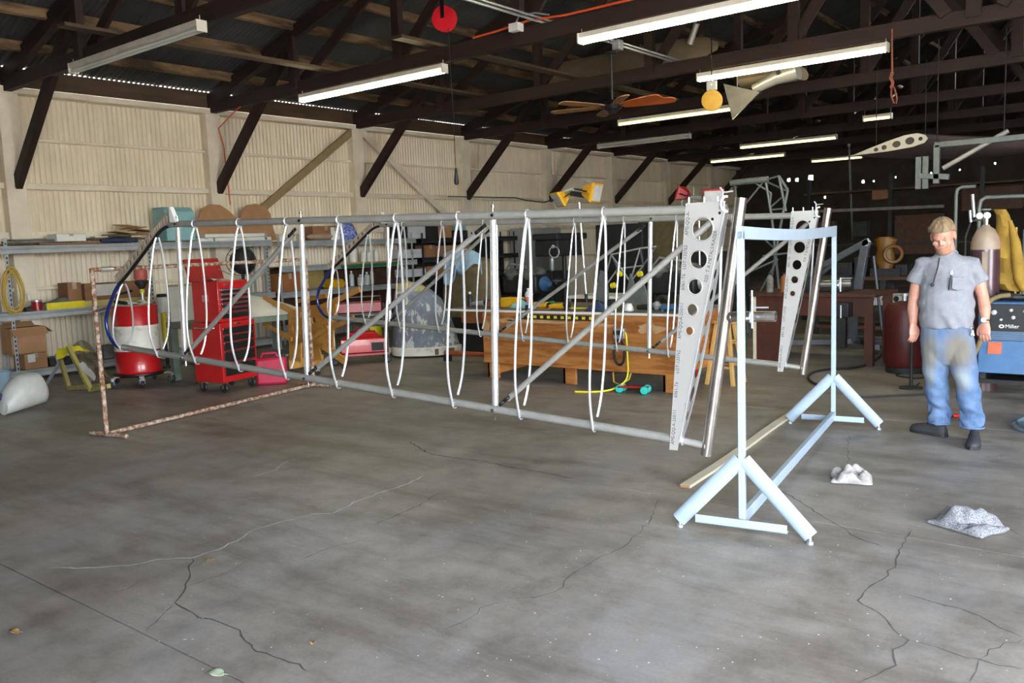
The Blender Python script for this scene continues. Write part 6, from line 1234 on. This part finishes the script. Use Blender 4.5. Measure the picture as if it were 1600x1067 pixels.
for k, A in enumerate(ARMS):
    limb(b, A, (.058, .05, .042, .044, .029))
    wv = V(*A[-1]); sg = -1 if k == 0 else 1                      # sg: away from the body
    wd = V(.72, .69, 0) if k == 0 else V(.93, -.36, 0); wd.normalize()     # across the knuckles, thumb side is -sg*wd
    dn = V(.06*(1 if k == 0 else -.2), -.10 if k else -.06, -1).normalized(); nm = wd.cross(dn).normalized()
    if nm.y < 0: nm = -nm                                          # nm: the way the fingers curl (backwards)
    b.loft([[wv+dn*t_+wd*(w_*cos(a))+nm*(h_*sin(a)) for a in [2*pi*j/14 for j in range(14)]] for t_, w_, h_ in ((-.02, .026, .022), (.015, .032, .021), (.05, .041, .018), (.085, .044, .015), (.098, .040, .012))])
    th = -1 if k == 1 else 1                                      # which way the thumb lies along wd
    for j, (off, L, r) in enumerate(((.031, .068, .0088), (.0105, .076, .0092), (-.0105, .071, .0088), (-.030, .057, .0078))):
        p0 = wv+dn*.088+wd*th*off; p1 = p0+dn*L*.45+nm*.006+wd*th*off*.08; p2 = p1+dn*L*.30+nm*L*.22; p3 = p2+dn*L*.16+nm*L*.24
        limb(b, (p0-dn*.02, p0, p1, p2, p3), (r, r*1.05, r, r*.92, r*.72), 8)
    q0 = wv+dn*.03+wd*th*.028; q1 = wv+dn*.062+wd*th*.052+nm*.006; q2 = wv+dn*.092+wd*th*.058+nm*.016; q3 = q2+dn*.022+nm*.008-wd*th*.004
    limb(b, (q0-wd*th*.012, q0, q1, q2, q3), (.014, .0145, .0115, .010, .0078), 8)
    HANDS.append((wv, dn, wd, nm))
LEGS = (((-.135, .01, .84), (-.128, .0, .65), (-.118, .0, .47), (-.10, .03, .30), (-.088, .05, .10)), ((.03, -.01, .84), (.06, -.045, .65), (.09, -.075, .47), (.118, -.07, .30), (.145, -.065, .10)))
for A in LEGS: limb(b, A, (.10, .085, .06, .055, .04))
limb(b, ((-.075, .055, .05), (-.17, .125, .045), (-.25, .175, .035)), (.036, .038, .028)); limb(b, ((.15, -.07, .05), (.147, -.20, .045), (.142, -.30, .035)), (.036, .038, .028))
sculpt('body', b, M['skin'], .0055, 2)
# ---- t-shirt
s = MB()
rings_loft(s, [(-.054, -.012, .895, .190, .150), (-.054, -.018, .92, .193, .158), (-.056, -.030, 1.0, .199, .170), (-.060, -.034, 1.09, .199, .170), (-.062, -.024, 1.18, .190, .155), (-.060, -.008, 1.27, .184, .135), (-.058, .004, 1.35, .190, .118), (-.057, .010, 1.40, .180, .105), (-.058, .012, 1.44, .140, .09), (-.06, .010, 1.475, .082, .074), (-.062, .004, 1.49, .070, .068)])
limb(s, ((-.165, .01, 1.395), (-.228, .015, 1.375), (-.262, .03, 1.30), (-.284, .035, 1.245)), (.07, .077, .069, .067)); limb(s, ((.04, .01, 1.395), (.108, .015, 1.375), (.142, .03, 1.30), (.170, .03, 1.235)), (.07, .08, .073, .070))
def shirt_fold(c):
    f = .0065*sin(30*c.z+11*c.x+6*sin(9*c.x))*max(0, min(1, (1.12-c.z)*5)) + .006*sin(26*(c.x+.06)+18*c.z+3*sin(13*c.z))*max(0, min(1, (c.z-1.08)*5))*(1 if c.y < .05 else .5)
    f += .005*sin(55*c.z+22*abs(c.x+.06))*(1 if abs(c.x+.06) > .15 else .15)
    return f
shirt = sculpt('t_shirt', s, M['shirt'], .0085, 4, shirt_fold)
MB().prism([(-.02, -.182, 1.30), (.062, -.165, 1.295), (.06, -.183, 1.205), (.02, -.196, 1.195), (-.022, -.198, 1.21)], (0, .02, 0)).build('chest_pocket', M['shirt'], shirt, bevel=.003)
MB().torus(hd(0, .012, .0)*0+V(-.062, -.002, 1.480), .074, .007, (0, .30, 1), 26, 8, sq=.95).build('collar_rib', M['shirt'], shirt)
# ---- jeans
j = MB()
rings_loft(j, [(-.052, -.005, .945, .170, .135), (-.05, -.008, .90, .182, .145), (-.047, -.005, .82, .190, .145), (-.046, .0, .74, .188, .140), (-.045, -.002, .66, .172, .118), (-.043, -.005, .605, .12, .085)])
limb(j, ((-.130, .0, .80), (-.131, .0, .66), (-.122, .0, .50), (-.110, .012, .36), (-.094, .035, .22), (-.087, .045, .118)), (.115, .105, .092, .086, .080, .086), 16)
limb(j, ((.035, -.01, .80), (.055, -.04, .66), (.092, -.07, .50), (.112, -.075, .36), (.132, -.068, .22), (.142, -.062, .118)), (.115, .105, .088, .083, .079, .084), 16)
def jean_fold(c):
    k = max(0, min(1, (.42-c.z)*5)); f = k*.010*sin(62*c.z+14*c.x+2.5*sin(40*c.y)) + .0055*sin(38*c.z+30*c.x)*max(0, min(1, (.75-c.z)*4))
    return f + .006*sin(25*c.x+16*c.z+9*c.y)*max(0, min(1, (c.z-.45)*3))
def denim():
    m, n, bb = _new('dirty_worn_denim'); tc = n.nodes.new('ShaderNodeTexCoord'); v = tc.outputs['Object']
    t = _noise(n, 7, 6, .65, v); r = _ramp(n, t.outputs['Fac'], [(.3, (.045, .088, .185)), (.7, (.125, .195, .32))])
    def spot(x, y, z, rad, sz):
        vm = n.nodes.new('ShaderNodeMapping'); vm.inputs['Location'].default_value = (-x, -y, -z); n.links.new(v, vm.inputs['Vector'])
        v2 = n.nodes.new('ShaderNodeMapping'); v2.inputs['Scale'].default_value = (1/rad, 1/.25, 1/sz); n.links.new(vm.outputs[0], v2.inputs['Vector'])
        g = n.nodes.new('ShaderNodeTexGradient'); g.gradient_type = 'SPHERICAL'; n.links.new(v2.outputs[0], g.inputs[0]); return g.outputs['Fac']
    col = r.outputs[0]
    for x, y, z, rad, sz, c in ((.03, -.1, .72, .16, .22, (.15, .135, .11)), (-.17, -.08, .70, .09, .24, (.18, .18, .165)), (.06, -.13, .50, .09, .12, (.21, .245, .265)), (-.18, -.08, .50, .07, .1, (.18, .215, .24))):
        mx = n.nodes.new('ShaderNodeMix'); mx.data_type = 'RGBA'; ml = n.nodes.new('ShaderNodeMath'); ml.operation = 'MULTIPLY'; ml.inputs[1].default_value = 1.6; ml.use_clamp = True
        n.links.new(spot(x, y, z, rad, sz), ml.inputs[0]); n.links.new(ml.outputs[0], mx.inputs[0]); n.links.new(col, mx.inputs[6]); mx.inputs[7].default_value = (*c, 1); col = mx.outputs[2]
    n.links.new(col, bb.inputs['Base Color']); bb.inputs['Roughness'].default_value = .9; t3 = _noise(n, 55, 3, .6, v); _bump(n, bb, t3.outputs['Fac'], .25, .003); return m
jeans = sculpt('jeans', j, denim(), .0085, 4, jean_fold)
for c, r in (((-.087, .045, .118), .083), ((.142, -.062, .118), .081)): MB().torus(c, r, .007, n=26, k=8).build('cuff_hem', M['denim'], jeans)
MB().tube([(-.20, -.075, .91), (-.12, -.135, .907), (-.05, -.152, .905), (.03, -.14, .907), (.105, -.08, .91)], .009, 8).build('waistband', M['denim'], jeans)
# ---- shoes
for A, nm in ((((-.052, .035), (-.30, .205)), 'l'), (((.160, -.035), (.140, -.365)), 'r')):
    h0, t0 = V(*A[0], 0), V(*A[1], 0); d = t0-h0; sd = V(-d.y, d.x, 0).normalized(); up = []
    for f, w_, h_ in ((-.04, .025, .05), (.02, .038, .085), (.2, .042, .105), (.4, .044, .09), (.6, .049, .066), (.8, .051, .052), (.95, .040, .040), (1.02, .014, .02)):
        c = h0+d*f; up.append([c+sd*w_*cos(a)+V(0, 0, .022+max(0, h_*sin(a)*1.0) if sin(a) > 0 else .020) for a in [2*pi*q_/16 for q_ in range(16)]])
    sh_ = MB().loft(up).build('shoe', M['shoe'], man, ang=50)
    so = MB(); pr = [h0+d*f+sd*w_*sg for sg in (1, -1) for f, w_ in (((-.05, .026), (.02, .041), (.2, .045), (.5, .047), (.8, .054), (.95, .043), (1.03, .016)) if sg == 1 else ((1.03, .016), (.95, .043), (.8, .054), (.5, .047), (.2, .045), (.02, .041), (-.05, .026)))]
    so.prism([p+V(0, 0, .0) for p in pr], (0, 0, .026)).build('sole', M['blackrubber'], sh_)
    lc = MB()
    for f in (.38, .46, .54): c = h0+d*f+V(0, 0, .022+.088-.12*(f-.38)); lc.tube([c-sd*.028+V(0, 0, -.012), c+V(0, 0, .002), c+sd*.028+V(0, 0, -.012)], .003, 6)
    lc.build('laces', M['machine'], sh_)['kind'] = 'stuff'
# ---- hair, beard, eyes
hm = MB(); n = 40; mm = 22
def hairpt(u, v_):                                       # u round the head (0 = face front), v from crown to hairline
    a = 2*pi*u; front = .5+.5*cos(a)                     # 1 at the face
    low = 1.18+.62*(1-front)**.8                          # polar angle the hair reaches down to
    if abs(((u+.5) % 1)-.5) < .20: low = 1.26+.12*(abs(((u+.5) % 1)-.5)/.2)**2
    th = low*v_; sl_ = .006*sin(46*u*2*pi/6.28+5*v_)+.004*sin(23*a+9*v_)
    rx, ry, rz = .0865+sl_*.4, .1065+sl_*.5, .114+sl_*.3
    puff = 1+.06*max(0, sin(pi*v_))*(1-front)+(.10 if abs(abs(((u+.5) % 1)-.5)-.27) < .06 and v_ > .75 else 0)
    return hd(sin(a)*sin(th)*rx*puff, .002-cos(a)*sin(th)*ry, .137+cos(th)*rz)
hm.grid(hairpt, n, mm)
o = hm.build('hair', M['hair'], man, ang=180); md = o.modifiers.new('thick', 'SOLIDIFY'); md.thickness = .014; md.offset = -.6
lk = MB(); random.seed(5)
for k in range(90):
    u = random.random(); v0 = random.uniform(.15, .7); P = [Vector(hairpt(u+.01*q_*sin(k), min(1., v0+.1*q_))) for q_ in range(4)]; c = hd(0, 0, .137)
    lk.tube([p+(p-c).normalized()*.002 for p in P], (.003, .0042, .004, .0016), 5)
lk.build('hair_locks', M['hair'], o)['kind'] = 'stuff'
bd_m = MB()
def beardpt(u, v_):
    a = (u-.5)*2.5; z = .040-.060*v_+.030*abs(a)**1.5*(1-v_); r = 1.0
    return hd(sin(a)*.0625*(1-.22*v_), -.036-cos(a)*.0635*(1-.10*v_)+.012*v_*v_, z)
bd_m.grid(beardpt, 26, 8); o = bd_m.build('beard', M['beard'], man, ang=180); md = o.modifiers.new('thick', 'SOLIDIFY'); md.thickness = .008; md.offset = -.3
MB().tube([hd(-.030, -.094, .052), hd(-.015, -.107, .060), hd(0, -.110, .061), hd(.015, -.107, .060), hd(.030, -.094, .052)], (.003, .006, .0065, .006, .003), 8).build('moustache', M['beard'], man)
for sg in (-1, 1):
    e = MB().ball(hd(sg*.031, -.0745, .104), .0115, .0115, .0105, 14, 10).build('eye', M['white'], man)
    MB().ball(hd(sg*.031, -.0838, .0965), .0040, .0025, .0035, 10, 6).build('iris', M['navy'], e)
    MB().ball(hd(sg*.031, -.0755, .1065), .0150, .0138, .0122, 14, 8).build('eyelid', M['skin'], e)
    MB().tube([hd(sg*.012, -.098, .126), hd(sg*.03, -.100, .131), hd(sg*.05, -.086, .126)], (.003, .0045, .002), 8).build('eyebrow', M['hair'], man)
MB().tube([hd(-.021, -.1005, .0395), hd(0, -.1060, .0425), hd(.021, -.1005, .0395)], (.0015, .0035, .0015), 8).build('mouth_line', mat('lip', (.42, .17, .14), (.34, .13, .1), .5), man)
# ---- watch, marker, hanging glasses, key clip
wv, dn, wd, nm = HANDS[1]
wt = MB().tube([wv-dn*.012+wd*.034*cos(a)+nm*.031*sin(a) for a in [2*pi*q_/22 for q_ in range(22)]], .0065, 8, True).build('watch_strap', M['chrome'], man)
MB().lathe([(.0, -.004), (.018, -.004), (.018, .005), (.0, .006)], wv-dn*.012-nm*.034, 18, -nm).build('watch_face', M['white'], wt)
MB().tube([wv+dn*.008+wd*.031*cos(a)+nm*.028*sin(a) for a in [2*pi*q_/20 for q_ in range(20)]], .003, 6, True).build('wristband', M['strap'], man)
mk = MB().lathe([(.007, -.10), (.007, .015)], (-.028, -.196, 1.30), 12, (.1, .1, 1)).build('marker_pen', M['blacksteel'], man); MB().lathe([(.010, .0), (.011, .02), (.005, .032)], (-.026, -.193, 1.318), 12).build('pen_cap', mat('pale_cyan_cap', (.45, .65, .72), (.38, .58, .66), .4), mk)
gl = MB().tube([(-.112, -.098, 1.445), (-.120, -.135, 1.38), (-.140, -.178, 1.30), (-.152, -.196, 1.25)], .0045, 8).build('sunglasses', M['machine'], man); MB().ball((-.156, -.203, 1.243), .014, .008, .014, 12, 8).build('lens', M['black'], gl)
kc = MB().torus((.125, -.095, .895), .016, .0035, (1, -.6, 0), 16, 6).build('key_ring', M['chrome'], man); MB().tube([(.125, -.10, .88), (.135, -.105, .84)], .008, 6).tube([(.13, -.10, .88), (.118, -.108, .845)], .006, 6).build('keys', M['galv'], kc)['kind'] = 'stuff'
# ================================================================== ON THE FLOOR
def ground(px, py): return at(px, py, z=0)
p0, p1 = V(-2.62, 5.10, 0), V(-2.865, 7.86, 0); dd = (p1-p0).normalized(); sd_ = V(dd.y, -dd.x, 0)
t = T('pine_strip', 'long pale pine strip lying on the floor behind the grey-blue rig stand', 'board', p0)
mb = MB(); rings = []
for k in range(13):
    f = k/12; c = p0.lerp(p1, f)+sd_*(.012*sin(6*f)); w_, h_ = .035, .022
    rings.append([c-sd_*w_+V(0, 0, .001), c+sd_*w_+V(0, 0, .001), c+sd_*w_+V(0, 0, h_), c-sd_*w_+V(0, 0, h_)])
mb.loft(rings).build('strip', M['pine'], t); MB().loft([[p0-dd*.002+sd_*a+V(0, 0, z) for a, z in ((-.034, .002), (.034, .002), (.034, .021), (-.034, .021))], [p0-dd*.004+sd_*a+V(0, 0, z) for a, z in ((-.033, .003), (.033, .003), (.033, .020), (-.033, .020))]]).build('sawn_end', M['card'], t)
def rag(name, label, c, w_, d_, h_, seed, rz, m):
    random.seed(seed); ph = [random.uniform(0, 6) for _ in range(6)]; R = Matrix.Rotation(rz, 3, 'Z'); mb = MB()
    def f(u, v_):
        x, y = (u-.5), (v_-.5); e = max(0, 1-(2*abs(x))**3)*max(0, 1-(2*abs(y))**3); edge = 1+.12*sin(9*u+ph[4])*sin(7*v_+ph[5])
        z = h_*(.25+.75*abs(sin(5.2*u+ph[0]+1.4*sin(3*v_+ph[1]))*cos(3.6*v_+ph[2]+sin(4*u))))*e**.5+.004*sin(23*u+17*v_)*e
        return c+R@V(x*w_*edge, y*d_*edge, .006+max(0, z+.012*e*sin(19*u+9*v_+ph[3])*sin(15*v_-6*u)))
    mb.grid(f, 40, 34); o = mb.build(name, m, None, loc=c); sm = o.modifiers.new('thick', 'SOLIDIFY'); sm.thickness = .006; sm.offset = 1; return tag(o, label, 'rag')
rag('shop_rag', 'crumpled whitish rag on the floor, the one further from the camera', V(-1.75, 5.83, 0), .25, .22, .10, 4, .3, M['rag'])
rag('shop_rag', 'crumpled grey woven rag on the floor at the right edge, nearer the camera', V(-.93, 5.22, 0), .33, .26, .11, 9, -.4, mat('woven_grey_rag', (.27, .27, .275), (.10, .10, .115), .95, scale=150, lo=.4, hi=.6, bump=.5))
def leaf(label, c, s, rz, m='leaf', name='dry_leaf'):
    R = Matrix.Rotation(rz, 3, 'Z'); mb = MB()
    mb.grid(lambda u, v_: c+R@V((u-.5)*s, (v_-.5)*s*.75*sin(pi*min(.98, max(.04, u)))**.7, .004+(.007 if name == 'dry_leaf' else .003)*abs(v_-.5)*2*sin(pi*u)+.003*sin(5*u)), 10, 8); mb.tube([c+R@V(s*.45, 0, .006), c+R@V(s*.8, .1*s, .004)], .0015, 5)
    o = mb.build(name, M[m], None, loc=c); o.modifiers.new('thick', 'SOLIDIFY').thickness = .0012; return tag(o, label, 'leaf' if name == 'dry_leaf' else 'paper')
leaf('curled tan dry leaf at the lower left floor edge', ground(22, 988), .055, .4); leaf('brown dry leaf lying next to the pale crack on the left floor', ground(327, 877), .04, 1.4); leaf('small yellowish dry leaf on the centre floor near the bottom', ground(489, 1005), .035, 2.2); leaf('rusty brown curled leaf behind the near foot of the rig stand', ground(1083, 793), .055, .9)
M['greenpaper'] = mat('pale_green_paper', (.36, .42, .28), (.3, .35, .24), .8)
leaf('torn pale green paper scrap on the floor at the bottom edge', ground(338, 1052), .075, .2, 'greenpaper', 'paper_scrap')
# hoses and cables on the floor
def floorline(pts, r, m, name, label, cat, z=None): 
    P = [ground(*p)+V(0, 0, (z or r)) for p in pts]; return tag(MB().tube(smooth(P), r, 8).build(name, M[m], None, loc=P[0]-V(0, 0, r)), label, cat)
floorline([(1392, 512), (1384, 545), (1366, 566), (1336, 576), (1300, 578), (1272, 583), (1263, 592), (1275, 602), (1300, 606)], .014, 'black', 'black_hose', 'thick black hose looping on the floor behind the far stand foot', 'hose')
floorline([(1322, 618), (1345, 622), (1390, 620), (1440, 618), (1470, 618)], .010, 'black', 'black_cable', 'thin black cable running along the floor to the man feet', 'cable')
floorline([(1400, 586), (1420, 583), (1445, 585), (1450, 590), (1430, 592), (1405, 589), (1400, 586)], .008, 'black', 'cable_loop', 'small black cable loop on the floor left of the man knees', 'cable')
floorline([(1425, 610), (1436, 600)], .008, 'black', 'short_rod', 'short black rod on the floor left of the man shins', 'rod')
c = V(-.80, 8.16, .014); tag(MB().torus(c, .34, .012, n=48, k=8).torus(c+V(.03, .02, .022), .33, .012, n=48, k=8).build('blue_hose', mat('slate_blue_hose', (.09, .16, .21), (.06, .11, .15), .5), None, loc=c), 'coiled slate blue hose ring on the floor at the right edge', 'hose')
p = ground(1494, 655); t = T('red_clamp', 'small red handled clamp lying between the man feet', 'clamp', p); MB().tube([p+V(-.02, 0, .03), p+V(.09, .02, .035)], .018, 10).build('grip', M['red'], t); MB().tube([p+V(-.09, -.02, .02), p+V(-.02, 0, .03)], .010, 8).tube([p+V(-.07, -.08, .012), p+V(-.05, .02, .02)], .010, 8).build('jaw', M['blacksteel'], t)
# cracks in the slab, a few millimetres wide, filled with dirt or pale filler
CR_ = []
def crack(pts, w_, m, seed=0):
    random.seed(seed); P = [ground(*p) for p in pts]; Q = []
    for a, b_ in zip(P, P[1:]):
        n_ = max(2, int((b_-a).length/.05)); d = (b_-a).normalized(); s_ = V(-d.y, d.x, 0)
        for k in range(n_): Q.append(a.lerp(b_, k/n_)+s_*random.uniform(-.012, .012)*(0 if k == 0 else 1))
    Q.append(P[-1]); vs = []
    for i, q_ in enumerate(Q):
        d = (Q[min(i+1, len(Q)-1)]-Q[max(i-1, 0)]).normalized(); s_ = V(-d.y, d.x, 0); ww = .72*w_*random.uniform(.35, 1.25)*(1 if 0 < i < len(Q)-1 else .1)
        vs += [q_+s_*ww/2+V(0, 0, .0012), q_-s_*ww/2+V(0, 0, .0012)]
    mb = MB().add(vs, [(2*i, 2*i+1, 2*i+3, 2*i+2) for i in range(len(Q)-1)]); o = mb.build('crack', M[m], fl); return o
crack([(70, 888), (150, 887), (200, 884), (245, 874), (300, 872), (350, 855), (385, 835), (405, 825), (440, 815), (490, 803), (520, 802), (560, 782), (610, 765), (640, 755), (665, 742)], .016, 'crackpale', 1)
crack([(300, 872), (297, 895), (287, 925), (273, 942), (290, 952), (310, 965), (345, 973), (375, 985), (393, 1008), (400, 1018), (440, 1030), (468, 1038), (480, 1050)], .012, 'crack', 2)
crack([(273, 943), (250, 965), (228, 988)], .006, 'crack', 3); crack([(290, 916), (340, 900), (395, 875)], .006, 'crack', 4); crack([(222, 905), (200, 920), (170, 925)], .004, 'crack', 14); crack([(470, 875), (520, 855), (590, 838)], .006, 'crack', 5); crack([(585, 820), (620, 805), (655, 790), (690, 768)], .008, 'crack', 6)
crack([(640, 690), (670, 708), (700, 714), (750, 720), (800, 730), (850, 738), (900, 748)], .016, 'crack', 7)
crack([(800, 938), (850, 930), (880, 917), (890, 900), (930, 875), (980, 850), (1015, 815), (1030, 780)], .006, 'crack', 8); crack([(690, 985), (735, 965), (750, 950), (795, 940)], .005, 'crack', 9)
crack([(1425, 828), (1410, 850), (1400, 880), (1380, 905), (1355, 920), (1340, 938), (1360, 950), (1390, 975), (1420, 1000), (1395, 1015), (1400, 1040), (1370, 1055), (1340, 1067)], .010, 'crack', 10)
crack([(1420, 1000), (1460, 1010), (1510, 1028), (1530, 1030), (1560, 1040), (1600, 1046)], .008, 'crack', 11); crack([(1400, 925), (1440, 935), (1500, 950), (1530, 962), (1560, 980), (1600, 996)], .009, 'crack', 12); crack([(1530, 1030), (1545, 1015), (1600, 998)], .005, 'crack', 15); crack([(1530, 1030), (1525, 1050), (1515, 1067)], .006, 'crack', 16)
crack([(1215, 765), (1250, 783), (1280, 803), (1300, 815), (1340, 840), (1380, 855)], .009, 'crack', 13); crack([(1330, 740), (1325, 720), (1325, 690), (1328, 680)], .005, 'crack', 17); crack([(1558, 820), (1580, 828), (1600, 838)], .009, 'crack', 18)
crack([(430, 675), (490, 660), (540, 655), (600, 645)], .006, 'crackpale', 19); crack([(395, 745), (430, 735), (450, 720), (490, 712)], .012, 'crackpale', 20)
# flecks of paint and grit
random.seed(21); sk = MB()
for k in range(260):
    p = ground(random.uniform(200, 1580), 660+400*random.random()**.8); r = random.uniform(.0015, .0055); sk.add([p+V(r*cos(a)*random.uniform(.6, 1.2), r*sin(a), .0016) for a in (0, 1.2, 2.4, 3.6, 5)], [(0, 1, 2, 3, 4)])
o = sk.build('paint_flecks', M['white'], None, loc=(0, 5, 0)); tag(o, 'tiny pale paint flecks and grit scattered over the concrete', 'flecks', kind='stuff')

for o in bpy.data.objects:                                     # tiny fasteners no photo could tell apart
    if o.parent and o.name.split('.')[0] in ('rib_clip', 'hole_flange', 'top_bolts', 'bolt', 'strap_bolt', 'clamp_bolt', 'handle', 'caster_fork', 'drum_pump', 'pipe_clamp', 'wing_nut', 'guard', 'loops') and o.type == 'MESH' and 'kind' not in o: 
        if o.name.split('.')[0] in ('rib_clip', 'hole_flange', 'top_bolts', 'bolt', 'strap_bolt', 'clamp_bolt', 'caster_fork'): o['kind'] = 'stuff'
